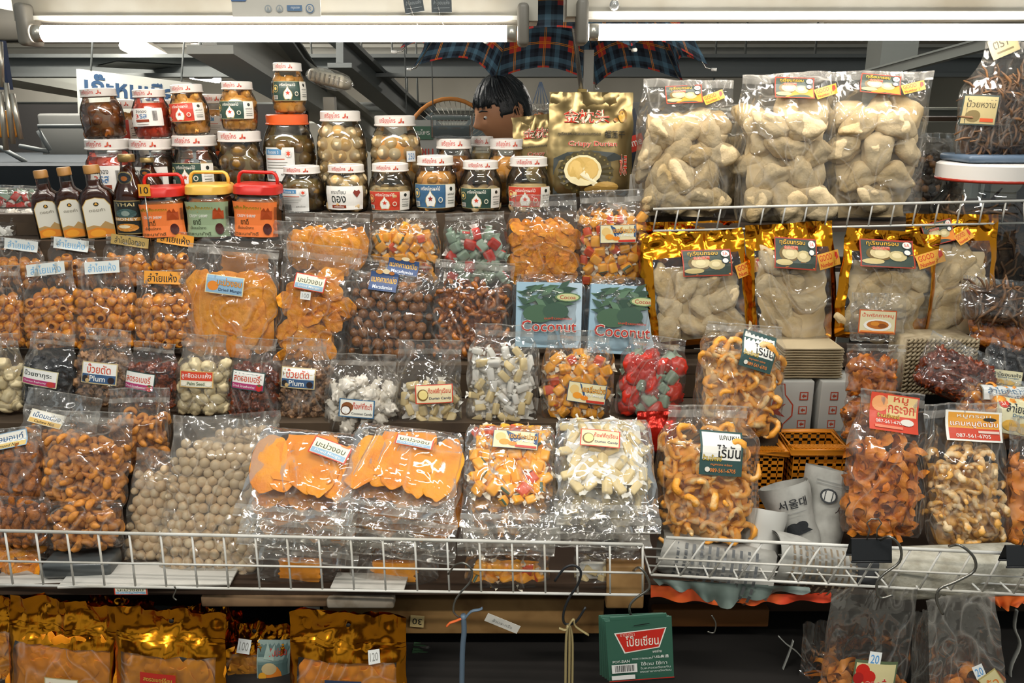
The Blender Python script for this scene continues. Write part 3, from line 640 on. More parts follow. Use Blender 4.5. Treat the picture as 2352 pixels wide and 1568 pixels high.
def jar(label, cx, ytop, ybot, w, Y, core, bits, design, shape='mayo', lid=None, level=.86, lab=(.20, .66), bitsize=.32, spin=0., labspan=1.9, group=None, cxt=None, tilt=0., lidtext=True, bare=False, price_=None, z0=None):
    """one preserve jar: body, contents, brine, lid with printed name, label round the belly"""
    m4 = Matrix.Identity(4); B = at(cx, ybot, Y)
    if z0 is not None: B.z = z0
    d = ray(cx, ytop); H = CAMH+d.z*(Y/d.y)-B.z; Rr = w/2*ppm(cx, (ytop+ybot)/2, Y)
    ax = at(cx, (ytop+ybot)/2, Y).x; B.x = ax
    m4 = Matrix.Translation(B) @ Euler((0, R(tilt), R(spin))).to_matrix().to_4x4()
    root = thing('preserve_jar', label, 'jar', m4, group)
    lh = min(.026, H*.17); bh = H-lh*.82; pf = PROF[shape]; rr = random.Random(int(cx*7+ytop))
    body = MB().lathe([(r*Rr, z*bh) for r, z in pf], 32).build('jar_body', GLASS, root, angle=60)
    core_p = [(r*Rr*.90 if not bits else r*Rr*.80, .004+z*(bh*level-.006)) for r, z in [(0, 0), (.85, 0)]+[(prof_r(pf, t*level), t) for t in (.1, .25, .45, .6, .75, .9, 1.)]+[(0, 1)]]
    c = MB().lathe(core_p, 24).build('brine', CORES[core], root)
    if bits:
        me = JB[bits]; sz = Rr*2*bitsize; z = sz*.5; k = 0
        while z < bh*level:
            rad = prof_r(pf, z/bh)*Rr-sz*.46; n = max(5, int(2*pi*rad/(sz*.9)))
            for i in range(n):
                a = 2*pi*(i+.5*(k % 2)+rr.uniform(-.2, .2))/n
                inst({'pick': 'pickled_fruit', 'olive': 'pickled_plum', 'garlic': 'garlic_bulb', 'red': 'ginger_slice', 'orange': 'fruit_piece', 'dark': 'dried_plum'}[bits], rr.choice(me), root, TRS((cos(a)*rad, sin(a)*rad, z+rr.uniform(-.1, .1)*sz), (rr.uniform(0, 6), rr.uniform(0, 6), rr.uniform(0, 6)), sz*rr.uniform(.9, 1.08)))
            z += sz*.82; k += 1
    # lid
    lr = pf[-1][0]*Rr*1.10; z1 = H-lh
    lp = [(lr*.98, z1), (lr*1.03, z1+.001), (lr*1.03, z1+lh*.16), (lr, z1+lh*.2), (lr, z1+lh*.9), (lr*.95, H-.0005), (lr*.86, H), (lr*.84, H-.0015), (0, H-.0015)]
    l = MB().lathe(lp, 36).build('lid', lid or LIDW, root, angle=40)
    if lidtext:
        def mpl(x, z, off): a = -pi/2+x/lr-R(spin); return V((cos(a)*(lr+.0004+off), sin(a)*(lr+.0004+off), z1+lh*.56+z))
        ink = 'cc3a24' if lid is None else 'f0d8c0'
        els = [('t', 'เกรียงไกร', .36, .54, .44, .74, ink), ('t', 'ผลไม้', .36, .07, .12, .14, ink), ('r', .76, .1, .80, .4, 'b02a1c'), ('p', [(.69, .1), (.715, .75), (.735, .85), (.75, .3)], 'd06040'), ('r', .655, .12, .70, .3, ink)]
        decal('lid_print', l, els, mpl, lr*1.9, lh*.66)
    if design:
        za, zb = lab; zc = (za+zb)/2*bh
        def mpb(x, z, off):
            rd = max(prof_r(pf, (zc+z)/bh), prof_r(pf, zc/bh)*.96)*Rr+.0012+off; a = -pi/2+x/Rr-R(spin)+R(rr0); return V((cos(a)*rd, sin(a)*rd, zc+z))
        rr0 = spin
        decal('jar_label', root, design, mpb, Rr*labspan, (zb-za)*bh, gx=16, gy=6)
    if price_:
        t, a0, zz, ww, hh = price_
        def mpp(x, z, off):
            Z = zz*bh+z; rd = prof_r(pf, Z/bh)*Rr+.0022+off; a = -pi/2+R(a0)+x/Rr; return V((cos(a)*rd, sin(a)*rd, Z))
        decal('price_sticker', root, price(t), mpp, ww, hh)
    return root, m4, Rr, H
def sweep_label(root, R_, zc, h, design, span, yscale=1.0, name='label_sticker', rx=None, ry=None, lift=.001):
    def mp(x, z, off):
        a = -pi/2+x/R_; return V((cos(a)*((rx or R_)+lift+off), sin(a)*((ry or R_)+lift+off), zc+z))
    return decal(name, root, design, mp, R_*span, h, gx=14)
GLASSB = glass_mat('bottle_glass', (.96, .95, .92), .02, .0, .0)
SYRUP = M('dark_syrup', '441d08', .12, spec=.5); TEA = M('amber_syrup', '7a3c10', .08, coat=.5)
TANCAP = M('tan_cap', 'a8783c', .4)
def flat_bottle(label, cx, ytop, ybot, w, Y, z0, tilt=0., group=None):
    B = at(cx, ybot, Y); B.z = z0; B.x = at(cx, (ytop+ybot)/2, Y).x
    H = CAMH+ray(cx, ytop).z*(Y/ray(cx, ytop).y)-z0; a = w/2*ppm(cx, 450, Y); b = a*.55
    root = thing('syrup_bottle', label, 'bottle', Matrix.Translation(B) @ Euler((0, R(tilt), R(12))).to_matrix().to_4x4(), group)
    pf = [(0, 0), (.92, 0), (1, .02), (1, .50), (.97, .57), (.80, .65), (.5, .70), (.40, .74), (.38, .90)]
    def rect(pf, k, hh):
        mb = MB(); mb.lathe([(r*k, z*hh) for r, z in pf], 32, power=5, sx=a, sy=b)
        # the neck turns round: pull y out to x there
        mb.v = [(x, y*(1+(a/b-1)*sm(.6, .73, z/hh)), z) for x, y, z in mb.v]; return mb
    rect(pf, 1, H).build('bottle_body', GLASSB, root, angle=50)
    s = rect([(0, .012), (.9, .012), (.95, .03), (.95, .50), (.92, .565), (.74, .645), (.44, .69), (.34, .735), (.33, .80), (0, .80)], .97, H)
    s.build('syrup', SYRUP, root, angle=50)
    lr = a*.45; MB().lathe([(lr*.9, H*.88), (lr, H*.89), (lr, H*.985), (lr*.9, H), (0, H)], 24).build('cap', TANCAP, root, angle=40)
    def mp(x, z, off): return V((x, -b*1.0-.0012-off, H*.29+z))
    arch = [(.04, .02), (.04, .80), (.2, .96), (.5, 1.0), (.8, .96), (.96, .80), (.96, .02)]
    els = [('p', arch, 'c8a45a'), ('p', [((x-.5)*.95+.5, (y-.5)*.97+.5) for x, y in arch], 'ddd8c8'), ('e', .5, .84, .09, .05, '3a3428'), ('p', [(.44, .82), (.5, .89), (.56, .82)], 'd8a040'),
           ('t', 'ดอยคำ', .5, .70, .52, .08, '8a8474'), ('p', [(.06, .30), (.3, .34), (.5, .30), (.7, .42), (.94, .32), (.94, .04), (.06, .04)], 'b8925a'), ('p', [(.06, .22), (.4, .28), (.94, .20), (.94, .04), (.06, .04)], 'e0862a'), ('e', .4, .14, .26, .09, 'f0a030')]
    decal('bottle_label', root, els, mp, a*1.7, H*.56)
    return root
def honey_bottle(label, cx, ytop, ybot, w, Y, z0, big=True):
    B = at(cx, ybot, Y); B.z = z0; B.x = at(cx, (ytop+ybot)/2, Y).x
    H = CAMH+ray(cx, ytop).z*(Y/ray(cx, ytop).y)-z0; a = w/2*ppm(cx, 450, Y)
    root = thing('honey_bottle', label, 'bottle', Matrix.Translation(B)); pf = [(0, 0), (.92, 0), (1, .02), (1, .48), (.94, .56), (.72, .66), (.52, .76), (.42, .84), (.40, .93)]
    MB().lathe([(r*a, z*H) for r, z in pf], 28).build('bottle_body', GLASSB, root, angle=50)
    MB().lathe([(r*a*.93, z*H*.98+.003) for r, z in pf[:-1]]+[(0, .88*H)], 28).build('honey', SYRUP, root)
    lr = a*.50; MB().lathe([(lr*.92, H*.91), (lr, H*.92), (lr, H*.985), (lr*.9, H), (0, H)], 24).build('cap', M('brass_cap', '8e7646', .35, .6), root, angle=40)
    els = frm('a8905a', '222824', .03, 1)+[('t', 'THAI', .5, .88, .62, .10, 'd8c48a'), ('e', .5, .62, .36, .14, '3e5a58'), ('e', .5, .62, .14, .08, '8a9a90'), ('r', .04, .40, .96, .50, 'b8843a'), ('t', 'HONEY', .5, .45, .74, .08, 'f4f0e4'), ('e', .5, .2, .38, .12, 'd89038'), ('e', .42, .23, .2, .05, 'f0e0b8')]
    sweep_label(root, a, H*.27, H*.40, els, 1.8, name='bottle_label')
    sweep_label(root, a*.62, H*.73, H*.15, [('e', .5, .5, .5, .5, '8a7a4c'), ('e', .5, .5, .42, .42, '20262a'), ('e', .5, .45, .2, .2, '9a5a24')], 1.5, name='neck_label', rx=a*.64, ry=a*.64)
    return root
def shrimp_jar(label, cx, yh, ylid, ybot, w, Y, z0, lidcol, bg, tilt=0.):
    B = at(cx, ybot, Y); B.z = z0; B.x = at(cx, (ylid+ybot)/2, Y).x
    zz = lambda py: CAMH+ray(cx, py).z*(Y/ray(cx, py).y)-z0
    H = zz(ylid); HT = zz(yh); a = w/2*ppm(cx, 450, Y)
    root = thing('chili_paste_jar', label, 'jar', Matrix.Translation(B) @ Euler((0, R(tilt), 0)).to_matrix().to_4x4())
    pf = [(0, 0), (.88, 0), (.97, .03), (1, .1), (.94, .3), (.93, .62), (1, .80), (.96, .90), (.84, .96), (.82, 1)]
    lh = (HT-H)*.50; MB().lathe([(r*a, z*H) for r, z in pf], 32, power=3.4).build('jar_body', GLASS, root, angle=50)
    MB().lathe([(r*a*.93, .003+z*H*.86) for r, z in pf]+[(0, H*.86)], 28, power=3.4).build('chili_paste', M('chili_paste', '9a5414', .3, ncol='c87a20', nscale=50, coat=.3), root, angle=60)
    lm = M('lid_'+lidcol, lidcol, .35)
    lr = a*.98; l = MB().lathe([(lr*.96, H*.97), (lr, H*.98), (lr*.98, H*.97+lh*.8), (lr*.9, H*.97+lh), (0, H*.97+lh)], 36, power=3.4).build('lid', lm, root, angle=40)
    z1 = H*.97+lh*.95; hw = a*.84
    pts = [(-hw, 0, z1-.004), (-hw*.98, 0, HT-.012), (-hw*.9, 0, HT-.004), (-hw*.75, 0, HT), (hw*.75, 0, HT), (hw*.9, 0, HT-.004), (hw*.98, 0, HT-.012), (hw, 0, z1-.004)]
    MB().tube(pts, .0055, 10, flat=.7).build('carry_handle', lm, l)
    def mp(x, z, off):
        q = x/a*.92; an = -pi/2+q; ca, sa = cos(an), sin(an); g = (abs(ca)**3.4+abs(sa)**3.4)**(-1/3.4); t = prof_r(pf, (H*.46+z)/H); rd = max(t, .94)*a+.002+off
        return V((ca*g*rd, sa*g*rd, H*.46+z))
    decal('jar_label', root, shrimp(bg), mp, a*2.1, H*.74, gx=16)
    return root
# ---------------------------------------------------------------- the hall behind
HALL = M('hall_plaster', 'cac7bc', .9, ncol='b8b5aa', nscale=.8); HALLD = M('hall_grey_paint', '95978f', .85); BEAM = M('painted_steel_beam', '666a68', .7)
BEAML = M('light_steel_beam', 'a8a8a0', .7); DARK = M('dark_cloth', '20262a', .9); DWOOD = M('dark_board', '3a2a1c', .8)
def zrel(z): return CAMH+z
struct(MB().box((0, 8, -.03), (16, 24, .06)).build('floor', M('floor_concrete', '6a675f', .8), smooth=False))
struct(MB().box((0, 9.0, zrel(.78)+.05), (16, 12.2, .1)).build('ceiling', M('ceiling_paint', 'aeaca4', .9), smooth=False))
struct(MB().box((0, 14.05, 1.2), (16, .1, 2.4)).build('wall_back', HALL, smooth=False))
struct(MB().box((-5.2, 9.0, 1.2), (.1, 10.2, 2.4)).build('wall_left', HALL, smooth=False))
struct(MB().box((6.6, 9.0, 1.2), (.1, 10.2, 2.4)).build('wall_right', HALLD, smooth=False))
def beam(pts, w, h, m, name='steel_beam', label='', group=None):
    a, b = V(pts[0]), V(pts[1]); t = (b-a); L = t.length; rot = t.to_track_quat('X', 'Z').to_matrix()
    mb = MB(); mb.box((0, 0, h/2-h*.08), (L, w, h*.16)); mb.box((0, 0, -h/2+h*.08), (L, w, h*.16)); mb.box((0, 0, 0), (L, w*.3, h*.7))
    o = mb.build(name, m, smooth=False); o.matrix_world = Matrix.Translation((a+b)/2) @ rot.to_4x4(); return struct(o)
n_t = [0]
def trim(pts, w, h, m):
    n_t[0] += 1; return beam(pts, w, h, m, 'trim_%d' % n_t[0])
trim((at(-700, 152, 4.2), at(2900, 152, 4.2)), .18, .10, BEAM)
trim((at(-900, 128, 5.6), at(2900, 128, 5.6)), .3, .12, BEAML)
trim((at(-900, 268, 7.7), at(2900, 262, 7.7)), .3, .12, HALLD)
trim((at(780, 120, 3.6), at(1020, 330, 6.0)), .10, .12, BEAM)
trim((at(480, 60, 2.7), at(900, 340, 6.4)), .14, .16, BEAML)
trim((at(640, 60, 3.0), at(760, 230, 4.6)), .05, .05, BEAM)
trim((at(-150, 100, 5.2), at(420, 225, 9.2)), .3, .3, HALLD)
trim((at(-120, 245, 4.6), at(1000, 245, 5.2)), .1, .05, BEAM)
trim((at(1950, 185, 2.9), at(2560, 20, 2.3)), .035, .035, HALLD)
trim((at(2260, 180, 3.4), at(2230, 480, 3.4)), .05, .05, HALLD)
# a panel of duct in the ceiling void and a lower soffit to the left
struct(MB().box((-2.9, 4.6, zrel(.56)), (1.6, 2.6, .36)).build('ceiling_soffit', HALL, smooth=False))
# hanger rods
for i, (x, y0, y1, Y) in enumerate([(832, 100, 150, 5), (905, 170, 235, 5), (938, 170, 290, 5), (960, 170, 250, 5), (720, 110, 200, 5), (1710, 110, 150, 5), (1870, 110, 150, 5), (1640, 165, 185, 5)]):
    o = MB().tube([V((at(x, y1, Y).x, Y, zrel(.78))), at(x, y1, Y)], .006, 6).build('hanger_rod', BEAM)
    tag(o, 'thin dark hanger rod dropping from the hall ceiling beams', 'rod', 'hanger rods under the hall ceiling')
TUBEM = M('lamp_glow', 'fff8f0', .5, emit=TUBE_STRENGTH); FARTUBE = M('far_lamp_glow', 'fff6ea', .5, emit=60.0)
WSTEEL = M('white_enamel', 'd8d4c8', .35, ncol='c9c0aa', nscale=8)
def far_tube(label, p0, p1, Y0, Y1):
    a, b = at(*p0, Y0), at(*p1, Y1); root = thing('ceiling_light', label, 'ceiling light', Matrix.Translation(a)); d = b-a
    MB().tube([V(), d], .022, 10).build('tube', FARTUBE, root)
    mb = MB(); n = V((0, 0, .05)); mb.tube([n, d+n], .035, 4).build('housing', WSTEEL, root, smooth=False)
far_tube('lit tube light far back over the hall, slanting behind the topmost jar', (700, 240), (772, 320), 4.6, 6.2)
far_tube('lit tube light high in the hall, left end under the stall tube', (285, 105), (375, 148), 4.0, 4.9)
far_tube('small lit tube in front of the ceiling fan blades', (440, 172), (500, 182), 4.9, 5.3)
for i, (x, y) in enumerate(((-2.2, 7.2), (1.6, 6.2), (3.6, 8.6), (-.6, 10.0), (-3.6, 11.0), (-1.7, 3.3))):  # tubes added to brighten the dim hall, the last one for the sign
    root = thing('ceiling_light', ['added lit hall tube far left beyond the hanging sign', 'added lit hall tube behind the umbrella', 'added lit hall tube far right behind the big durian bags', 'most distant added hall tube near the middle', 'distant added hall tube towards the left wall', 'unseen hall tube added above the hanging sign to light it'][i], 'ceiling light', Matrix.Translation((x, y, zrel(.69))))
    MB().tube([V((-.6, 0, 0)), V((.6, 0, 0))], .02, 10).build('tube', FARTUBE, root); area('added_hall_light', (x, y, zrel(.66)), (0, 0, 0), 1.2, .2, 60); MB().box((0, 0, .05), (1.26, .08, .05)).build('housing', WSTEEL, root, smooth=False)  # area light added below each tube for extra brightness
# unseen stall added behind the camera to give foil and film contrasting reflections
root = thing('market_stall', 'unseen dark stall added behind the camera to shape the foil reflections', 'stall', Matrix.Translation((0, -2.3, 0)))
MB().box((0, 0, .5), (9, .9, 1.0)).build('counter', M('dark_counter', '3a2e24', .8), root, smooth=False)
for i in range(7): MB().box((-3.6+1.2*i, .1, 1.15), (.8, .5, .3)).build('goods_heap', M('heap_%d' % (i % 3), ('8a4a1a', '4a4640', 'a08050')[i % 3], .6), root, smooth=False)
MB().box((0, -.3, 2.75), (9, .3, .5)).build('fascia', M('dark_fascia', '4a4842', .8), root, smooth=False)
for i in range(4): MB().box((-4.2+2.8*i, -.3, 1.6), (.08, .08, 3.0)).build('stall_post', BEAM, root, smooth=False)
# ceiling fan
fc = at(465, 152, 4.4); root = thing('ceiling_fan', 'grey ceiling fan with long blades under the hall ceiling, left', 'fan', Matrix.Translation(fc))
MB().lathe([(0, .06), (.05, .06), (.08, .02), (.08, -.03), (.04, -.06), (0, -.06)], 20).build('motor', BEAM, root)
MB().tube([V((0, 0, .05)), V((0, 0, .5))], .01, 8).build('rod', BEAM, root)
for k in range(3):
    a = R(10+120*k); mb = MB(); c_, s_ = cos(a), sin(a)
    mb.grid(lambda u, v: V((c_*(.07+.55*u)-s_*(v-.5)*.13, s_*(.07+.55*u)+c_*(v-.5)*.13, -.01+.02*(v-.5))), 6, 2)
    mb.grid(lambda u, v: V((c_*(.07+.55*u)-s_*(v-.5)*.13, s_*(.07+.55*u)+c_*(v-.5)*.13, -.016+.02*(v-.5))), 6, 2)
    mb.build('blade', BEAM, root)
# hanging shop sign
a, b, c = at(180, 158, 3.7), at(440, 190, 4.1), at(190, 300, 3.7)
X = (b-a); sw = X.length; X.normalize(); sh = .34; Z = V((0, 0, 1)); N = X.cross(Z).normalized(); Z = N.cross(X)*-1 if N.cross(X).z < 0 else N.cross(X)
m4 = Matrix(((X.x, -N.x, Z.x, a.x), (X.y, -N.y, Z.y, a.y), (X.z, -N.z, Z.z, a.z), (0, 0, 0, 1)))
root = thing('hanging_sign', 'white hanging board with big blue hand-cut lettering behind the upper left jars', 'sign', m4)
MB().box((sw/2, .01, -sh/2), (sw, .02, sh)).build('board', M('sign_board', 'aeaea6', .6), root, smooth=False)
decal('sign_text', root, [('t', 'เก๊ะหมูเมือง', .50, .80, .92, .32, '2c4460', '2c4460')], lambda x, z, o: V((sw/2+x, -.002-o, -sh/2+z)), sw, sh)
for x in (.1, .9): MB().tube([V((sw*x, 0, 0)), V((sw*x+.05, 0, .5))], .004, 6).build('cord', BEAM, root)
# little white sign between the jars and the fan
m4 = Matrix.Translation(at(966, 345, 3.0)); root = thing('price_sign', 'small white sign with red lettering and green band behind the pale jars', 'sign', m4)
MB().box((0, .01, 0), (.11, .01, .20)).build('board', M('sign_board'), root, smooth=False); [MB().tube([V((s*.045, .01, .1)), V((s*.045, .01, zrel(.78)-at(966, 345, 3.0).z))], .002, 5).build('cord', BEAM, root) for s in (-1, 1)]
decal('sign_text', root, [('r', .1, .68, .9, .9, '3e6a50'), ('t', 'สมุนไพร', .5, .79, .6, .12, 'e8e8e0'), ('t', 'ลูกชุบ', .5, .38, .8, .3, 'c03a28')], lambda x, z, o: V((x, -.002-o, z)), .11, .2)
# dark neighbouring stall on the left: counter cloth, shelf frame, hanging goods
root = thing('market_stall', 'dark neighbouring stall with frame and covered counter, far left behind the bottles', 'stall', Matrix.Translation(at(60, 520, 3.1)))
B0 = V(root.matrix_world.translation)
def rel(p): return p-B0
mb = MB(); mb.box(rel(at(40, 520, 3.2)), (2.0, .8, .5)); mb.build('covered_counter', DARK, root, smooth=False)
mb = MB(); mb.box(rel(at(40, 330, 3.9)), (2.6, .05, .34)); mb.build('back_cloth', M('dark_backdrop', '1c1a18', .9), root, smooth=False)
for q in ([(88, 290), (215, 290)], [(88, 300), (115, 345)], [(215, 290), (205, 345)], [(0, 338), (60, 372)], [(45, 335), (112, 348)]):
    MB().tube([rel(at(*q[0], 3.0)), rel(at(*q[1], 3.0))], .008, 6).build('frame_rail', BEAM, root)
mb = MB(); mb.rbox(rel(at(170, 320, 3.5)), (.22, .1, .2), .01); mb.build('carton', M('pale_carton', '4e4e4a', .7), root)
for i, (x0, y0, x1, y1) in enumerate([(0, 210, 14, 345), (14, 190, 30, 330), (28, 215, 48, 320), (0, 95, 5, 200)]):
    o = MB().tube(pl([(x0, y0), (x1, y1)], 2.0), .006, 10).build('chime_tube', M('chime_metal', 'b4aea0', .3, .8)); tag(o, 'silvery tube of a wind chime at the left edge of the stall', 'wind chime', 'wind chime tubes hanging at far left')
o = MB()
o.box((0, 0, 0), (.035, .02, .12)); o = o.build('cloth_banner', M('navy_cloth', '2c3a58', .8), smooth=False); o.location = at(2, 150, 2.3); tag(o, 'navy and red cloth strip hanging at the upper left edge', 'cloth')
o = MB().rbox((0, 0, 0), (.05, .03, .07), .01).build('paper_charm', M('amber_paper', 'c8842a', .6)); o.location = at(14, 285, 2.3); tag(o, 'small orange paper charm hanging behind the chime tubes', 'charm')
# further stalls seen through the gap in the middle
root = thing('storage_shelf', 'shelving with dim cartons far back in the hall behind the seller', 'shelf', Matrix.Translation((0, 6.6, 0)))
for z in (.4, .95, 1.5): MB().box((0, 0, z), (7, .5, .03)).build('shelf_board', DWOOD, root, smooth=False)
for x in (-3.5, -1.2, 1.2, 3.5): MB().box((x, 0, .78), (.05, .5, 1.55)).build('upright', BEAM, root, smooth=False)
rr = random.Random(5)
for i in range(22):
    z = (.416, .966)[i % 2]; h = rr.uniform(.2, .42); x = -3.2+.3*i
    if min(abs(abs(x)-1.2), abs(abs(x)-3.5)) < .18: continue
    o = MB().rbox((0, 0, h/2), (rr.uniform(.2, .28), .3, h), .008).build('carton', M('dim_carton_%d' % (i % 4), ('6a5a44', '7c7468', '4c5254', '8a7a5c')[i % 4], .8))
    o.location = (x, 6.55, z); tag(o, 'dim carton on the far hall shelf behind the stall', 'carton', 'cartons on the far hall shelves')
# column and box between the umbrella and the big bags
o = MB().box((0, 0, 0), (.12, .12, 2.9)).build('pillar', HALLD, smooth=False); p = at(2045, 150, 3.0); o.location = (p.x, 3.0, 1.45); struct(o)
o = MB().rbox((0, 0, 0), (.36, .3, .2), .004).build('storage_box', M('grey_box', '8a8780', .7)); p = at(1450, 300, 3.2); o.location = p; tag(o, 'grey storage box behind the durian chip bag', 'box')
o2 = MB().box((0, 0, 0), (.7, .34, .02)).build('wall_shelf', BEAM, smooth=False); o2.location = p-V((0, 0, .11)); tag(o2, 'dark shelf plank carrying the grey storage box behind the durian chips', 'shelf')
o3 = MB().box((0, 0, 0), (.06, .3, 1.3)).build('post', BEAM, smooth=False); o3.location = p-V((.1, 0, .77)); tag(o3, 'dark post under the plank with the grey box', 'post')

# ---------------------------------------------------------------- light fittings of the stall
def fitting(label, x0, x1, Y, yt, ytube, yhouse0, yhouse1, r=.0165, endcap=(True, True)):
    a, b = at(x0, ytube, Y), at(x1, ytube, Y); c = (a+b)/2; L = b.x-a.x
    root = thing('light_fitting', label, 'light fixture', Matrix.Translation(c))
    MB().tube([V((-L/2, 0, 0)), V((L/2, 0, 0))], r, 16).build('tube', TUBEM, root)
    z0 = at(x0, yhouse1, Y).z-c.z; z1 = at(x0, yhouse0, Y).z-c.z
    rf = MB(); rf.box((0, .035, (z0+z1)/2+.002), (L+.05, .05, z1-z0)); rf.build('reflector', M('reflector_enamel', 'f0ece0', .3, ncol='d8c9a8', nscale=9, fac=(.55, .7)), root, smooth=False)
    mb = MB(); mb.box((0, .08, z1+.02), (L+.09, .13, .055)); mb.box((0, .05, z1+.055), (L+.1, .09, .022)); mb.build('housing', M('housing_enamel', 'a7a396', .5, ncol='928a78', nscale=6), root, smooth=False)
    for sgn, on in zip((-1, 1), endcap):
        if on:
            mb = MB(); mb.rbox((sgn*(L/2+.014), .012, (z1)/2), (.024, .07, z1+.05), .009, seg=3); mb.build('end_cap', M('cap_grey', '6a665c', .45), root)
            MB().tube([V((sgn*L/2, 0, 0)), V((sgn*(L/2-.02), 0, 0))], r*1.04, 16).build('tube_collar', M('collar_metal', 'b8b4a8', .3, .7), root)
    return root, c, L, z0, z1
FY = 1.88
L1 = fitting('long lit tube fitting hanging over the jars, the left one of two', 78, 1186, FY, 0, 77, 37, 47)
L2 = fitting('long lit tube fitting over the large bags, the right one of two', 1352, 2440, FY, 0, 74, 27, 41, endcap=(True, True))
# steel rail both fittings hang from
o = MB(); o.box((0, 0, 0), (3.4, .06, .05)); o.box((0, .05, .035), (3.4, .16, .02)); o = o.build('support_rail', M('rail_paint', '9b9788', .6, ncol='85806f', nscale=5), smooth=False)
p = at(1176, -32, FY+.1); o.location = (0.1, FY+.13, p.z+.02); tag(o, 'painted steel rail running above both tube fittings', 'rail')
for x in (-1.5, 1.6):
    q = MB().box((0, 0, 0), (.05, .05, 1.85)).build('steel_post', M('rail_paint'), smooth=False) if False else None
# cardboard strip with printed marks on the left fitting
c = at(634, 18, FY-.012); w_ = 202*ppm(634, 18, FY); h_ = 38*ppm(634, 18, FY)
root = thing('card_strip', 'white card strip with small blue printed emblems fixed on the left light fitting', 'sign', Matrix.Translation(c))
MB().box((0, .003, 0), (w_, .003, h_)).build('card', M('card_white', 'c4c0b4', .6), root, smooth=False)
els = [('p', [(0, 1), (.18, 1), (.16, .86), (0, .86)], '4a6a94')]+[('e', x, .45, .04, .22, '9aa0a0') for x in (.41, .54)]+[('e', x, .45, .026, .15, 'c4c0b4') for x in (.41, .54)]+[('p', [(.39, .3), (.41, .62), (.43, .3)], '9aa0a0'), ('p', [(.52, .3), (.54, .62), (.56, .3)], '9aa0a0'), ('r', .625, .32, .795, .64, '5a7898'), ('t', 'กรุงเทพ', .72, .48, .1, .16, 'dce0e0'), ('e', .885, .46, .048, .26, '5a7898'), ('e', .885, .46, .038, .2, 'c4c0b4'), ('t', 'R', .885, .46, .03, .24, '5a7898')]
decal('printed_emblem', root, els, lambda x, z, o: V((x, -.0001-o, z)), w_, h_)
for i, (x, wx, dx) in enumerate([(950, 44, 0), (1014, 46, 0)]):
    c = at(x, 10, FY-.014); w_ = wx*ppm(x, 10, FY); h_ = 34*ppm(x, 10, FY)
    root = thing('dark_tag', ['left one of two dark slate tags taped on the tube fitting', 'right one of two dark slate tags, nearer the umbrella'][i], 'tag', Matrix.Translation(c) @ Euler((0, R(-8+14*i*.5), 0)).to_matrix().to_4x4())
    MB().box((0, .002, 0), (w_, .003, h_)).build('card', M('slate_card', '4c5254', .6), root, smooth=False)
    decal('tag_text', root, [('t', 'ลำไยอบแห้ง', .5, .62, .8, .26, '9aa0a0'), ('r', .1, .25, .9, .29, '9aa0a0')], lambda x, z, o: V((x, -.0001-o, z)), w_, h_)
    MB().tube([V((-.012, -.002, .02)), V((-.004, -.004, -.02)), V((.006, -.003, -.052))], .004, 6, flat=.2).build('tape', film_mat('clear_film'), root)
c = at(1411, 12, FY-.01); root = thing('small_bulb', 'small clear bulb in a socket on the right light fitting', 'bulb', Matrix.Translation(c))
MB().ico(3, lambda p: V((p.x*.010, p.y*.010, p.z*.011))).build('glass', glass_mat('bulb_glass', (.7, .72, .72), .03, .15, .2), root)
MB().lathe([(.005, .008), (.008, .010), (.008, .022), (0, .022)], 14).build('socket', M('collar_metal'), root)
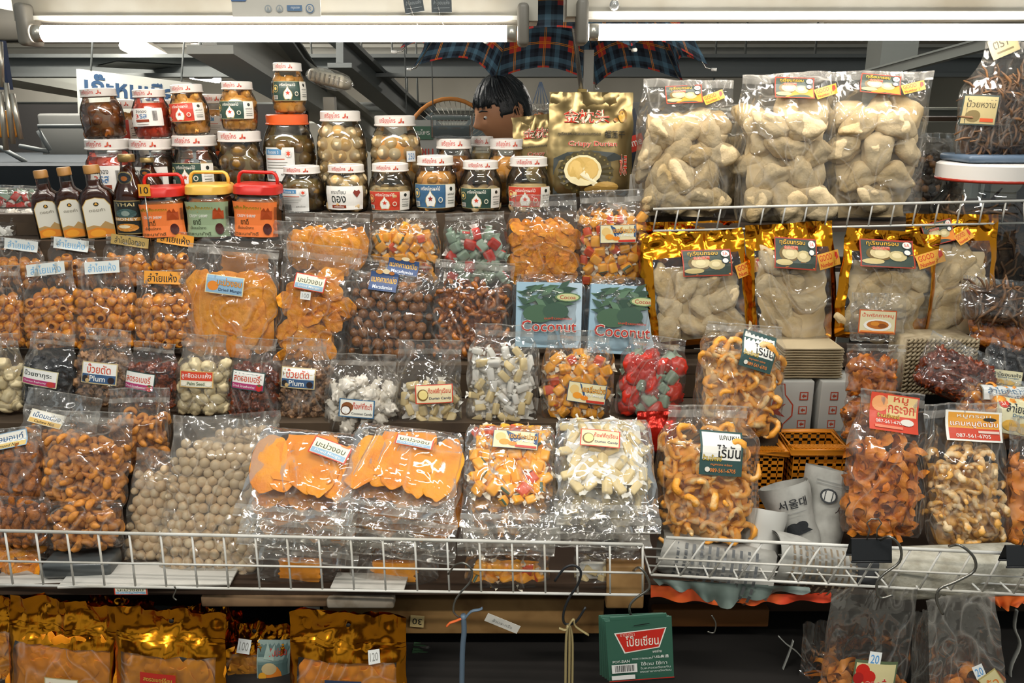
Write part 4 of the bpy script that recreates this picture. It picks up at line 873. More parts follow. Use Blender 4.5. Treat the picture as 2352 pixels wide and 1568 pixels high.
# ---------------------------------------------------------------- plaid umbrella
def plaid():
    g = NT('plaid_cloth'); b = g.n('ShaderNodeBsdfPrincipled', i_Roughness=.8); uv = g.n('ShaderNodeUVMap'); sp = g.n('ShaderNodeSeparateXYZ'); g.l(uv.outputs[0], sp.inputs[0])
    outs = []; lines = []; reds = []
    for ax in (0, 1):
        mu = g.n('ShaderNodeMath', operation='MULTIPLY', i_1=1/.092); g.l(sp.outputs[ax], mu.inputs[0]); fr = g.n('ShaderNodeMath', operation='FRACT'); g.l(mu.outputs[0], fr.inputs[0])
        cr = g.n('ShaderNodeValToRGB'); cr.color_ramp.interpolation = 'CONSTANT'; e = cr.color_ramp.elements
        seq = [(0, '2a3440'), (.14, '56788c'), (.30, '343e48'), (.38, '181c24'), (.46, '3a4856'), (.86, '181c24')]
        e[0].position = 0; e[0].color = (*lin(seq[0][1]), 1); e[1].position = seq[1][0]; e[1].color = (*lin(seq[1][1]), 1)
        for p_, c_ in seq[2:]: k = e.new(p_); k.color = (*lin(c_), 1)
        g.l(fr.outputs[0], cr.inputs[0]); outs.append(cr.outputs[0])
        def band(a, b_):
            c1 = g.n('ShaderNodeMath', operation='GREATER_THAN', i_1=a); c2 = g.n('ShaderNodeMath', operation='LESS_THAN', i_1=b_); m_ = g.n('ShaderNodeMath', operation='MULTIPLY')
            g.l(fr.outputs[0], c1.inputs[0]); g.l(fr.outputs[0], c2.inputs[0]); g.l(c1.outputs[0], m_.inputs[0]); g.l(c2.outputs[0], m_.inputs[1]); return m_.outputs[0]
        reds.append(band(.46, .86)); l1 = band(.63, .65); l2 = band(.68, .70); ad = g.n('ShaderNodeMath', operation='ADD'); g.l(l1, ad.inputs[0]); g.l(l2, ad.inputs[1]); lines.append(ad.outputs[0])
    mx = g.n('ShaderNodeMix', data_type='RGBA', i_0=.5); g.l(outs[0], mx.inputs[6]); g.l(outs[1], mx.inputs[7])
    mr = g.n('ShaderNodeMath', operation='MULTIPLY'); g.l(reds[0], mr.inputs[0]); g.l(reds[1], mr.inputs[1])
    m2 = g.n('ShaderNodeMix', data_type='RGBA'); g.l(mr.outputs[0], m2.inputs[0]); g.l(mx.outputs[2], m2.inputs[6]); m2.inputs[7].default_value = (*lin('b83a34'), 1)
    ml = g.n('ShaderNodeMath', operation='ADD', use_clamp=True); g.l(lines[0], ml.inputs[0]); g.l(lines[1], ml.inputs[1])
    m3 = g.n('ShaderNodeMix', data_type='RGBA'); g.l(ml.outputs[0], m3.inputs[0]); g.l(m2.outputs[2], m3.inputs[6]); m3.inputs[7].default_value = (*lin('e08a20'), 1)
    g.l(m3.outputs[2], b.inputs['Base Color']); tl = g.n('ShaderNodeBsdfTranslucent'); g.l(m3.outputs[2], tl.inputs[0]); ms = g.n('ShaderNodeMixShader', i_0=.3); g.l(b.outputs[0], ms.inputs[1]); g.l(tl.outputs[0], ms.inputs[2]); g.l(ms.outputs[0], g.out.inputs[0]); return g.m
UC = V((.11, 2.50, CAMH+.105)); UR = .435; UHt = .36
m4 = Matrix.Translation(UC) @ Euler((R(-5), R(3), 0)).to_matrix().to_4x4()
root = thing('umbrella', 'open blue and red plaid umbrella propped behind the tube fittings', 'umbrella', m4)
def rimpt(k): a = pi/2+pi/8+k*pi/4; return V((UR*cos(a), UR*sin(a), 0))
mb = MB(); uvs = []
for k in range(8):
    A, B_ = rimpt(k), rimpt(k+1); md = (A+B_)/2; tdir = (B_-A).normalized()
    nu, nv = 10, 12; o0 = len(mb.v)
    def fn(u, v):
        h = 1-v; rim = A+(B_-A)*u; rad = rim*v; z = UHt*(1-v**1.9); sag = .055*sin(pi*u)*v**3
        q = V((rad.x, rad.y, z)); q -= md.normalized()*sag*.8; q.z += sag*.75; return q
    mb.grid(fn, nu, nv)
    for j in range(nv+1):
        for i in range(nu+1):
            p = mb.v[o0+j*(nu+1)+i]; q = V(p); uvs.append((q.dot(tdir)+.05, v_ if (v_ := (j/nv)*.60) else 0))
me = mb.mesh('canopy', [plaid()]); ul = me.uv_layers.new(name='UVMap')
for lp in me.loops: ul.data[lp.index].uv = uvs[lp.vertex_index]
me.materials[0].node_tree.nodes
cn = bpy.data.objects.new('canopy', me); COL.objects.link(cn); cn.parent = root
STEEL = M('plated_steel', 'b8b6ae', .25, .9)
for k in range(8):
    A = rimpt(k); pts = [V((A.x*v*.985, A.y*v*.985, UHt*(1-v**1.9)-.006)) for v in (0, .2, .4, .6, .8, 1.0)]; pts.append(pts[-1]*1.05-V((0, 0, .004)))
    rb = MB().tube(pts, .0022, 6).build('rib', STEEL, root)
    MB().tube([pts[-1]*.985, pts[-1]*1.015], .0045, 8).build('rib_tip', M('white_plastic', 'd8d6ce', .4), rb)
    MB().tube([V((0, 0, .14)), pts[3]], .0018, 6).build('strut', STEEL, root)
pb = at(1337, 222, 2.50); ib = m4.inverted() @ pb
MB().tube([V((0, 0, UHt+.03)), ib], .0065, 12).build('shaft', STEEL, root)
MB().tube([ib+V((0, 0, .02)), ib-V((0, 0, .06))], .014, 14).build('handle', M('amber_plastic', 'c8b070', .25), root)
# post the umbrella is tied to, bagged lamp, black plastic box
o = MB().box((0, 0, 0), (.028, .028, 1.75)).build('support_post', M('post_grey', '8a887e', .5), smooth=False); p = at(1330, 300, 2.47); o.location = (p.x+.03, 2.56, .875); tag(o, 'grey post the umbrella shaft is tied to behind the durian chips', 'post')
c = at(757, 182, 2.35); root = thing('emergency_lamp', 'lamp wrapped in clear plastic on a post above the big garlic jar', 'lamp', Matrix.Translation(c) @ Euler((R(-8), R(12), R(-15))).to_matrix().to_4x4())
MB().rbox((0, 0, 0), (.105, .06, .034), .012, seg=3).build('lamp_body', M('lamp_cream', 'c8c0aa', .4), root)
for k in range(7): MB().box((-.04+.0135*k, -.031, -.002), (.004, .004, .022)).build('grille_bar', M('lamp_grille', '8a8478', .4), root, smooth=False)
MB().ico(3, lambda p: V((p.x*.068, p.y*.04, p.z*.026))*(1+.12*noise.noise(p*3))).build('plastic_wrap', FILM, root)
o = MB().box((0, 0, 0), (.03, .03, 1.62)).build('support_post', M('post_grey'), smooth=False); o.location = (at(755, 220, 2.38).x, 2.39, .81); tag(o, 'grey post carrying the plastic-wrapped lamp', 'post')
# wall fan behind the seller
fc = at(1035, 335, 3.35); root = thing('pedestal_fan', 'wire-cage fan with orange rim behind the seller', 'fan', Matrix.Translation(fc) @ Euler((0, 0, R(20))).to_matrix().to_4x4() @ Matrix.Scale(1.12, 4))
rim = [V((.155*cos(2*pi*i/36), 0, .155*sin(2*pi*i/36))) for i in range(36)]
MB().tube(rim, .007, 8, closed=True).build('rim', M('fan_orange', 'c8803a', .5), root)
mb = MB()
for i in range(48):
    a = 2*pi*i/48; mb.tube([V((.03*cos(a), -.035, .03*sin(a))), V((.10*cos(a+.1), -.035, .10*sin(a+.1))), V((.155*cos(a+.15), 0, .155*sin(a+.15)))], .0011, 4)
mb.build('wire_cage', M('fan_wire', 'b8b4a8', .4, .5), root)
MB().lathe([(0, 0), (.03, 0), (.03, .02), (0, .03)], 18).build('hub', M('white_plastic'), root, M4=Euler((pi/2, 0, 0)).to_matrix().to_4x4())
for k in range(3):
    a = 2*pi*k/3; MB().grid(lambda u, v: V(((.03+.10*u)*cos(a+v*.9), -.01+.02*v, (.03+.10*u)*sin(a+v*.9))), 6, 5).build('fan_blade', M('fan_blade', '7e8a8a', .4), root)
MB().tube([V((0, .05, 0)), V((0, .07, -.3)), V((0, .07, -fc.z/1.12+.02))], .014, 10).build('stand', M('white_plastic'), root)
MB().lathe([(0, 0), (.17, 0), (.16, .02), (.03, .035), (0, .035)], 28).build('base', M('white_plastic'), root, M4=T3((0, .07, -fc.z/1.12)))
# ---------------------------------------------------------------- the seller
def seller():
    hc = at(1154, 254, 2.93)                       # centre of the head
    yaw = R(-62); RZ = Matrix.Rotation(yaw, 4, 'Z'); HD = Matrix.Translation(hc) @ RZ @ Matrix.Rotation(R(14), 4, 'X')   # turned to the left, chin down
    def g(p, c, s): return math.exp(-sum(((p[i]-c[i])/s[i])**2 for i in range(3)))
    def head(p):
        q = V((p.x*.076, p.y*.096, p.z*.112))
        if q.z < -.01: k = min(1, (-.01-q.z)/.10); q.x *= 1-.38*k*k; q.y = q.y*(1-.22*k) - .004*k
        if p.y > 0 and q.z < -.02: q.y *= .80
        f = V((q.x, q.y, q.z))
        f.y -= .024*g(q, (0, -.095, -.028), (.012, .03, .014))+.010*g(q, (0, -.095, -.008), (.009, .03, .02))   # nose and bridge
        f.y -= .008*g(q, (0, -.09, -.062), (.022, .03, .008))+.007*g(q, (0, -.085, -.10), (.02, .03, .014))     # lips, chin
        f.y += .006*g(q, (.030, -.085, -.002), (.017, .03, .010))+.006*g(q, (-.030, -.085, -.002), (.017, .03, .010))  # sockets
        f.y -= .005*g(q, (.036, -.08, -.034), (.02, .03, .02))+.005*g(q, (-.036, -.08, -.034), (.02, .03, .02))
        f.y += .004*g(q, (0, -.09, -.073), (.025, .02, .004))
        return f
    mb = MB().ico(5, head)
    mb.v = [tuple(HD @ V(v)) for v in mb.v]
    # ears
    def ear(s):
        def fn(u, v):
            a = 2*pi*u; r = (.5+.5*v); x = .018*r*cos(a)*(1-.25*sin(a)); z = .032*r*sin(a)
            return V((s*(.070+.010*r*(1-cos(a))*.5+(.006 if v > .6 else 0)+.004*v), .010+x, -.016+z))
        return fn
    for s in (-1, 1):
        m = MB().grid(ear(s), 20, 6); m.grid(lambda u, v, s=s: ear(s)(u, v)-V((s*.008, 0, 0))*(1-v*.3), 20, 6)
        mb.add([tuple(HD @ V(v)) for v in m.v], m.f)
    # body grown from one skeleton, standing behind the goods, leaning a little forward
    n = hc+RZ.to_3x3() @ V((0, .035, -.10)); def_ = RZ.to_3x3()
    chest = n+def_ @ V((0, .035, -.22)); belly = n+def_ @ V((0, .03, -.42)); pelv = n+def_ @ V((0, .04, -.56))
    verts = [pelv, belly, chest, n+def_ @ V((0, .02, -.06)), n, n+def_ @ V((0, -.015, .05))]; rad = [.15, .135, .15, .06, .052, .05]
    ed = [(0, 1), (1, 2), (2, 3), (3, 4), (4, 5)]
    for s in (-1, 1):
        sh = n+def_ @ V((s*.17, .03, -.12)); el = sh+def_ @ V((s*.05, -.04, -.28)); wr = el+def_ @ V((-s*.03, -.22, -.06)); hd = wr+def_ @ V((-s*.01, -.075, -.01))
        i = len(verts); verts += [sh, el, wr, hd]; rad += [.058, .042, .028, .036]; ed += [(2, i), (i, i+1), (i+1, i+2), (i+2, i+3)]
        for k in range(5):
            b = hd+def_ @ V((s*(-.028+.014*k), -.018, 0)) if k else hd+def_ @ V((-s*.035, .02, 0)); t = b+def_ @ V((s*(-.006+.003*k), -.05 if k else -.02, -.012-.004*k)); t2 = t+def_ @ V((0, -.022, -.02))
            j = len(verts); verts += [b, t, t2]; rad += [.012, .010, .009]; ed += [(i+3, j), (j, j+1), (j+1, j+2)]
        hp = pelv+def_ @ V((s*.09, 0, -.06)); kn = V((hp.x, hp.y, .46)); an = V((hp.x, hp.y+.02, .08)); to = an+def_ @ V((0, -.16, -.04))
        i = len(verts); verts += [hp, kn, an, to]; rad += [.085, .058, .042, .038]; ed += [(0, i), (i, i+1), (i+1, i+2), (i+2, i+3)]
    me = bpy.data.meshes.new('sk'); me.from_pydata(verts, ed, []); o = bpy.data.objects.new('sk', me); COL.objects.link(o)
    sk = o.modifiers.new('s', 'SKIN'); sk.use_smooth_shade = True
    for i, v in enumerate(me.skin_vertices[0].data): v.radius = (rad[i], rad[i]*.8 if i < 3 else rad[i]); v.use_root = (i == 0)
    o.modifiers.new('d', 'SUBSURF').levels = 2
    dg = bpy.context.evaluated_depsgraph_get(); e = bpy.data.meshes.new_from_object(o.evaluated_get(dg))
    mb.add([tuple(v.co) for v in e.vertices], [tuple(p.vertices) for p in e.polygons]); bpy.data.objects.remove(o)
    o = mb.build('person', M('skin', 'c89068', .5)); r = o.modifiers.new('r', 'REMESH'); r.mode = 'VOXEL'; r.voxel_size = .0045; r.use_smooth_shade = True
    dg = bpy.context.evaluated_depsgraph_get(); e = bpy.data.meshes.new_from_object(o.evaluated_get(dg)); bpy.data.objects.remove(o)
    bm = bmesh.new(); bm.from_mesh(e); seen = set(); best = []
    for v0 in bm.verts:
        if v0 in seen: continue
        isl = [v0]; seen.add(v0)
        for v in isl:
            for ed_ in v.link_edges:
                w = ed_.other_vert(v)
                if w not in seen: seen.add(w); isl.append(w)
        if len(isl) > len(best): best = isl
    keep = set(best); bmesh.ops.delete(bm, geom=[v for v in bm.verts if v not in keep], context='VERTS'); bm.to_mesh(e); bm.free()
    root = bpy.data.objects.new('person', e); COL.objects.link(root)
    e.materials.clear(); e.materials.append(M('skin')); e.materials.append(M('dark_shirt', '2a3038', .8)); e.materials.append(M('dark_trousers', '23262c', .8))
    iv = RZ.inverted()
    for p in e.polygons:
        c = p.center; l = iv @ (c-n)
        if c.z < pelv.z-.02 and abs(l.x) < .3 and l.y > -.15: p.material_index = 2
        elif l.z < -.05 and l.z > -.62 and (abs(l.x) < .2 or l.y > -.06): p.material_index = 1
    e.polygons.foreach_set('use_smooth', [True]*len(e.polygons))
    tag(root, 'seller with short black hair looking down to the left behind the jars', 'person')
    # hair: full cap, fringe to the brows, sideburn before the ear
    def hair(p):
        q = V((p.x*.081, p.y*.101+.003, p.z*.117+.003)); 
        q *= 1+.022*noise.noise(V((p.x*9, p.y*9, p.z*2)))
        low = -.050 if p.y > .40 else (.014 if p.y > -.15 else .030)
        if abs(p.x) > .55 and -.5 < p.y < -.0: low = -.012
        low += .012*noise.noise(V((p.x*7, p.y*7, 2)))
        if q.z < low:
            k = .80 if p.y < .3 else .88; q = V((q.x*k, q.y*k, max(q.z, low-.012)))
        return q
    h = MB().ico(5, hair); hm = M('black_hair', '1f2426', .42, bump=.0016, bscale=160)
    ho = h.build('hair', hm, root, M4=HD)
    # loose strands over the crown and brow
    mb = MB(); rr = random.Random(4)
    for k in range(110):
        a = rr.uniform(-pi, pi); lo = .040 if abs(a+pi/2) < 1.2 else .0
        pts = []
        for t in (0, .25, .5, .75, 1):
            ph = .12+t*(1.28 if lo > 0 else 1.7); rx, ry, rz = .081, .101, .118
            pts.append(V((rx*sin(ph)*cos(a+.2*t), ry*sin(ph)*sin(a+.2*t)+.002, max(rz*cos(ph)+.004, lo-.02*rr.random()))))
        mb.tube(pts, [.004, .005, .005, .004, .001], 5, flat=.5)
    mb.build('hair_strands', hm, ho)
    for s in (-1, 1):
        e1 = MB().ico(2, lambda p: V((s*.030, -.0768, -.002))+V((p.x*.0100, p.y*.0095, p.z*.0072))).build('eye', M('eye_white', 'ddd8d0', .2), root, M4=HD)
        MB().ico(2, lambda p: V((s*.030, -.0835, -.004))+p*.0046).build('iris', M('dark_iris', '20140e', .15), e1)
        MB().tube([V((s*.016, -.092, .018)), V((s*.032, -.091, .022)), V((s*.050, -.078, .017))], [.002, .003, .001], 6).build('eyebrow', hm, root, M4=HD)
    MB().tube([V((-.022, -.083, -.063)), V((0, -.094, -.062)), V((.022, -.083, -.063))], [.001, .0035, .001], 6).build('lips', M('lip', '9a5a4a', .4), root, M4=HD)
seller()
# ---------------------------------------------------------------- stepped display the goods stand on
WOOD = M('worn_plank', 'a07a48', .7, ncol='755228', nscale=14); STEP = M('step_board', '4e3e2c', .8, ncol='3e3022', nscale=12)
def slab(name, label, x0, x1, y0, y1, z, th=.02, m=STEP):
    o = MB().box((0, 0, -th/2), (x1-x0, y1-y0, th)).build(name, m, smooth=False); o.location = ((x0+x1)/2, (y0+y1)/2, zrel(z)); return tag(o, label, 'shelf')
def riser(x0, x1, y, za, zb):
    o = MB().box((0, 0, 0), (x1-x0, .012, zb-za)).build('riser_board', STEP, smooth=False); o.location = ((x0+x1)/2, y, zrel((za+zb)/2)); return tag(o, 'dark riser board between two display steps', 'board', 'riser boards of the stepped display')
ZF, ZR4, ZR3, ZB, ZT = -.822, -.63, -.555, -.30, -.25
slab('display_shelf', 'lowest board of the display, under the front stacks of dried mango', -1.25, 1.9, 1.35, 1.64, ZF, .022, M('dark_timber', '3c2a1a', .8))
slab('display_shelf', 'second step of the display under the small plum and strawberry bags', -1.3, .555, 1.645, 1.80, ZR4)
slab('display_shelf', 'third step of the display under the macadamia and coconut packs', -1.3, .46, 1.805, 1.935, ZR3)
slab('display_shelf', 'step holding the syrup bottles and chili paste jars', -1.3, -.49, 1.94, 2.025, ZB)
slab('display_shelf', 'step under the candy bags in front of the preserve jars', -.485, .46, 1.94, 2.02, -.41)
slab('display_shelf', 'top shelf the preserve jars stand on', -1.3, .40, 2.03, 2.55, ZT)
slab('display_shelf', 'top shelf under the big freeze-dried durian bags', .405, 1.62, 1.96, 2.5, -.262)
for a in ((-1.25, .55, 1.652, ZF, ZR4-.02), (-1.3, .45, 1.812, ZR4, ZR3-.02), (-1.3, -.49, 1.946, ZR3, ZB-.02), (-.485, .45, 1.946, ZR3, -.43), (-.485, .40, 2.036, -.41, ZT-.02), (-1.3, -.49, 2.036, ZB, ZT-.02)): riser(*a)
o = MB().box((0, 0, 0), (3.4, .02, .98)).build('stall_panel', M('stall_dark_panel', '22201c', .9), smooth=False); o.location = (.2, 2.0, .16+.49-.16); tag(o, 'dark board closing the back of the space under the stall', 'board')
for x in (-1.28, .48, 1.62):
    o = MB().box((0, 0, 0), (.05, .05, 1.3)).build('support_post', STEP, smooth=False); o.location = (x, 2.3, .65); tag(o, 'timber post under the top shelf of the stall', 'post', 'timber posts under the top shelf')

# ---------------------------------------------------------------- jars, row on the top shelf then what is stacked on them
YJ = 2.095; zt = zrel(ZT)+.001
def J(*a, **k): return jar(*a, **k)
fr_red, fr_green, fr_blue = fruit('c8402c'), fruit('2f4a40'), fruit('3f6688', fl='8a2a1c')
J('front-row jar of dark olive plums with blue-headed white label', 696, 380, 492, 100, YJ, 'olive_brine', 'olive', bluehead(), lab=(.04, .62), labspan=1.35, z0=zt, spin=-12, bitsize=.36)
J('pickled garlic jar with big black lettering on a white label', 797, 377, 490, 100, YJ, 'pale_brine', 'garlic', garlic(), lab=(.08, .66), z0=zt)
J('pale jar with red fruit label, right of the garlic jar', 898, 374, 490, 101, YJ, 'pale_brine', 'garlic', fr_red, lab=(.06, .52), z0=zt, level=.6, labspan=2.1)
J('jar of orange fruit with a blue label', 1001, 357, 490, 101, YJ, 'orange_brine', 'orange', fr_blue, lab=(.10, .60), z0=zt, labspan=2.1)
J('tilted clear jar with dark green label, right of the blue-labelled one', 1104, 368, 490, 98, YJ, 'pale_brine', 'garlic', fr_green, lab=(.10, .56), z0=zt, labspan=2.1, level=.55)
J('front-row jar with red fruit label at the right end of the row', 1214, 360, 490, 104, YJ, 'pale_brine', 'garlic', fr_red, lab=(.12, .56), z0=zt, labspan=2.1, level=.6)
YK = 2.22
J('wide jar of olive plums with orange lid and blue-headed label', 665, 262, 455, 118, YK, 'olive_brine', 'olive', bluehead(), 'big', LIDO, lab=(.32, .72), labspan=1.2, z0=zt, lidtext=False, bitsize=.30, spin=-10)
J('tall jar packed with pale garlic bulbs, no label, under the lamp', 786, 254, 455, 113, YK, 'pale_brine', 'garlic', None, 'big', z0=zt, bitsize=.27)
J('tall jar of pale bulbs wearing a handwritten 250 sticker', 910, 265, 455, 116, YK, 'orange_brine', 'garlic', None, 'big', z0=zt, bitsize=.27, price_=('250', 42, .62, .026, .026))
J('brown honey-coloured fruit jar under the black plastic box', 1043, 317, 455, 96, YK, 'honey_brine', 'pick', None, 'mayo', z0=zt)
J('small half-hidden pale jar just below the seller', 1108, 313, 455, 62, 2.33, 'pale_brine', None, None, 'mayo', z0=zt)
J('jar of pale fruit behind the red-labelled end jar', 1166, 318, 455, 98, YK, 'orange_brine', 'orange', None, 'mayo', z0=zt)
YL = 2.165
J('pink pickle jar with white label behind the syrup bottles', 254, 318, 455, 104, YL, 'pink_brine', 'red', samros(), 'str', lab=(.22, .72), z0=zt, spin=10)
J('dark brown plum jar with white label behind the honey bottle', 354, 318, 455, 103, YL, 'dark_brine', 'dark', buai(), 'str', lab=(.22, .70), z0=zt)
J('lower jar with dark green label, clear top, left of the tall olive jar', 452, 310, 455, 104, YL, 'pale_brine', 'garlic', fr_green, 'str', lab=(.36, .72), z0=zt, level=.5, labspan=2.1)
J('tall jar of dark olive balls with plain front and white lid', 555, 300, 455, 102, YL, 'olive_brine', 'olive', None, 'str', z0=zt, spin=200, bitsize=.34)
def lidz(cx, y): return zrel(0)+ray(cx, y).z*(YL/ray(cx, y).y)+.0005
J('top-left jar of brown olives with bulging belly', 237, 203, 318, 94, YL, 'brown_brine', 'pick', None, z0=lidz(254, 318), tilt=-3)
J('red ginger jar with white barcoded label, top of its stack', 350, 205, 318, 86, YL, 'red_brine', 'red', samros(), z0=lidz(354, 318), lab=(.30, .72), tilt=-2)
J('pale jar with red label at the top of the left stacks', 438, 194, 310, 86, YL, 'orange_brine', 'orange', fr_red, z0=lidz(452, 310), lab=(.32, .74), tilt=-3, labspan=2.2)
J('jar with dark green label standing on the tall olive jar', 548, 187, 300, 84, YL, 'orange_brine', 'orange', fr_green, z0=lidz(555, 300), lab=(.28, .70), labspan=2.2)
J('highest jar of all, green label, balanced on the orange lid', 663, 144, 261, 78, YK, 'orange_brine', 'orange', fr_green, z0=zrel(0)+ray(665, 262).z*(YK/ray(665, 262).y)+.0005, lab=(.30, .74), labspan=2.2, spin=20)
YM = 2.33
for cx, yt, w_, lb, core, lab_ in ((300, 345, 96, 'rear jar with white lid hidden between the two left stacks', 'orange_brine', fr_red), (400, 345, 96, 'rear jar hidden behind the pale and red left stacks', 'red_brine', None), (502, 345, 96, 'rear jar with orange lid behind the green-labelled pair', 'orange_brine', None)):
    J(lb, cx, yt, 455, w_, YM, core, None, lab_, 'str', z0=zt, lid=LIDO if cx == 502 else None, lidtext=cx != 502)
    zz = zrel(0)+ray(cx, yt).z*(YM/ray(cx, yt).y)+.0005
    nm = {300: 'rear red-labelled jar peeking out right of the olive jar', 400: 'rear jar with white label peeking out left of the top red-labelled jar', 502: 'rear pale jar with slim paper label between the red and green labelled jars'}[cx]
    J(nm, cx-(6 if cx < 500 else 4), {300: 229, 400: 229, 502: 216}[cx], yt, 80, YM, 'orange_brine', 'orange', {300: fr_red, 400: garlic(), 502: bluehead()}[cx], z0=zz, lab=(.25, .72))
# clear black box on the jar
c = at(1038, 289, YK); w_ = 92*ppm(1038, 289, YK)
root = thing('plastic_box', 'small clear and black plastic box on the brown fruit jar', 'box', Matrix.Translation((c.x, YK, 0)))
zb = zrel(0)+ray(1043, 317).z*(YK/ray(1043, 317).y)+.0006; hb = zrel(0)+ray(1038, 262).z*(YK/ray(1038, 262).y)-zb
MB().rbox((0, 0, zb+hb/2), (w_, .07, hb), .004).build('box_shell', glass_mat('clear_box', (.93, .94, .93), .05, .03, .01), root)
MB().box((0, .0, zb+hb*.30), (w_*.9, .055, hb*.45)).build('inner_tray', M('black_tray', '26302f', .2, coat=.5), root, smooth=False)
MB().box((0, -.030, zb+hb*.86), (w_*.94, .003, hb*.2)).build('printed_strip', M('box_print', '2c3a36', .4), root, smooth=False)

# bottles and chili paste jars
zs = zrel(ZB)+.001; YB = 1.985
flat_bottle('leftmost of the three amber syrup bottles with white arched labels', 118, 390, 560, 66, YB, zs, tilt=-5)
flat_bottle('middle amber syrup bottle with white arched label', 172, 383, 558, 66, YB+.0, zs, tilt=-5)
flat_bottle('rightmost amber syrup bottle, next to the honey bottle', 232, 378, 556, 78, YB, zs, tilt=-4)
honey_bottle('brown honey bottle with black THAI HONEY label', 300, 354, 545, 74, YB, zs)
honey_bottle('second honey bottle standing just behind with brass cap', 342, 362, 455, 60, 2.095, zt)
shrimp_jar('chili shrimp jar with red handle lid and orange label, beside the honey', 388, 401, 446, 538, 106, YB, zs, 'c8281c', 'fb8440', tilt=-2)
shrimp_jar('chili shrimp jar with yellow handle lid and green label', 488, 395, 440, 538, 104, YB, zs, 'e0b04a', '9aae88')
shrimp_jar('chili shrimp jar with red handle lid and orange label, right of the yellow one', 594, 395, 440, 538, 106, YB, zs, 'c8281c', 'fb8440', tilt=2)
m4 = Matrix.Translation(at(331, 437, 1.93)); root = thing('price_tag', 'small orange price tag reading 10 by the honey bottle', 'tag', m4)
decal('tag_face', root, price('10', '202020', 'e0a030'), lambda x, z, o: V((x, -o, z)), .026, .026); MB().box((0, .0015, 0), (.026, .002, .026)).build('card', M('tag_card', 'e0a030', .6), root, smooth=False)
MB().tube([V((0, .002, -.01)), V((0, .006, at(331, 560, 1.95).z-at(331, 437, 1.93).z))], .0016, 6).build('stick', STEEL, root)

# ---------------------------------------------------------------- foil chip bags
def foil_bag(label, cx, ytop, ybot, w, Y, lean, cxt, els_fn, yaw=0, T=.30):
    rt, m4, S = bag('chip_bag', label, 'bag', cx, ytop, ybot, w, Y, None, lean, cxt, T=T, fill_=.80, neck=1.0, mats=[DGOLD], seal=False, flap=.07, wr=1.6, yaw=yaw, round_=.05)
    els = els_fn()
    decal('bag_print', rt, els, lambda x, z, o: (lambda X, Z: (lambda uv: V((X, S.mid(*uv)-S.th(*uv)-.0028-o+S.wrk(uv[0], uv[1], -1)*.8, Z)))(S.uv(X, Z)))(x, S.H*.5+z), S.W*.94, S.H*.96, gx=22, gy=22)
    return rt
def chips():
    arch = [(.03, .0), (.03, .36), (.2, .42), (.5, .44), (.8, .42), (.97, .36), (.97, .0)]
    e = [('t', '金枕头', .44, .78, .58, .14, 'c8341e', 'f0e4c8'), ('e', .90, .79, .06, .07, '8a6424'), ('e', .89, .78, .04, .06, 'd8a84a'), ('e', .81, .745, .03, .02, 'b87a2a'),
         ('t', 'ทุเรียนหมอนทองอบกรอบ', .35, .60, .54, .045, '3a3428'), ('t', '榴莲干', .80, .60, .26, .075, '2a2a24'), ('p', arch, '454a48'), ('t', 'Crispy Durian', .52, .50, .62, .06, 'c8341e', 'f4ecd4'),
         ('t', '水果', .92, .30, .10, .20, 'c8341e', 'f0e4c8')]
    n = 40; e.append(('p', [(.44+(.34+.02*(j % 2))*cos(2*pi*j/n), .22+(.21+.014*(j % 2))*sin(2*pi*j/n)) for j in range(n)], '4a4020'))
    for j in range(26):
        a = 2*pi*j/26; e.append(('e', .44+.31*cos(a), .22+.19*sin(a), .012, .010, '7a6a34'))
    e += [('e', .40, .24, .24, .155, 'e6d8a8'), ('e', .40, .25, .20, .125, 'd0ac5e'), ('e', .31, .25, .08, .09, 'dcb96c'), ('e', .50, .25, .08, .09, 'd6b264'), ('p', [(.36, .20), (.42, .24), (.62, .10), (.56, .07)], 'ece0bc'), ('e', .70, .08, .16, .055, 'b8924a'), ('e', .55, .05, .13, .04, 'c09a50')]
    return e
foil_bag('large champagne foil bag of durian chips with red Chinese characters', 1352, 212, 452, 190, 2.10, 6, 1358, chips)
foil_bag('second champagne durian chip bag half hidden behind the large one', 1262, 262, 440, 150, 2.19, 4, 1248, chips, yaw=-12, T=.22)
bag('net_bag', 'hanging string net with orange packets behind the durian chips', 'bag', 1242, 236, 300, 40, 2.55, 'orange', 0, T=.5, cap=12, seal=False)
o = MB(); [o.tube([at(1242+dx, 238, 2.55), at(1242+dx*.1, 188, 2.55)], .0015, 5) for dx in (-18, -9, 0, 9, 18)]; o = o.build('net_string', M('string_blue', '6a7c94', .7)); tag(o, 'fan of thin strings holding the hanging net of orange packets', 'string')
m4 = Matrix.Translation(at(1440, 335, 2.28)) @ Euler((0, R(-18), 0)).to_matrix().to_4x4(); root = thing('printed_sign', 'dark blue card with red band of white lettering right of the durian chips', 'sign', m4)
MB().box((0, .004, -.06), (.09, .006, .29)).build('card', M('navy_card', '232c3a', .5), root, smooth=False)
decal('sign_text', root, [('r', 0, .38, 1, .62, 'cc3a2a'), ('t', 'Supreme', .5, .5, .9, .16, 'f2ece4')], lambda x, z, o: V((x, -o, z)), .09, .17)
o = MB().rbox((0, 0, 0), (.12, .06, .10), .003).build('paper_box', M('pale_paper_box', 'b0aba0', .7)); p = at(1452, 410, 2.12); o.location = (p.x, 2.13, zrel(-.262)+.05); tag(o, 'pale paper box between the durian chips and the big bags', 'box')

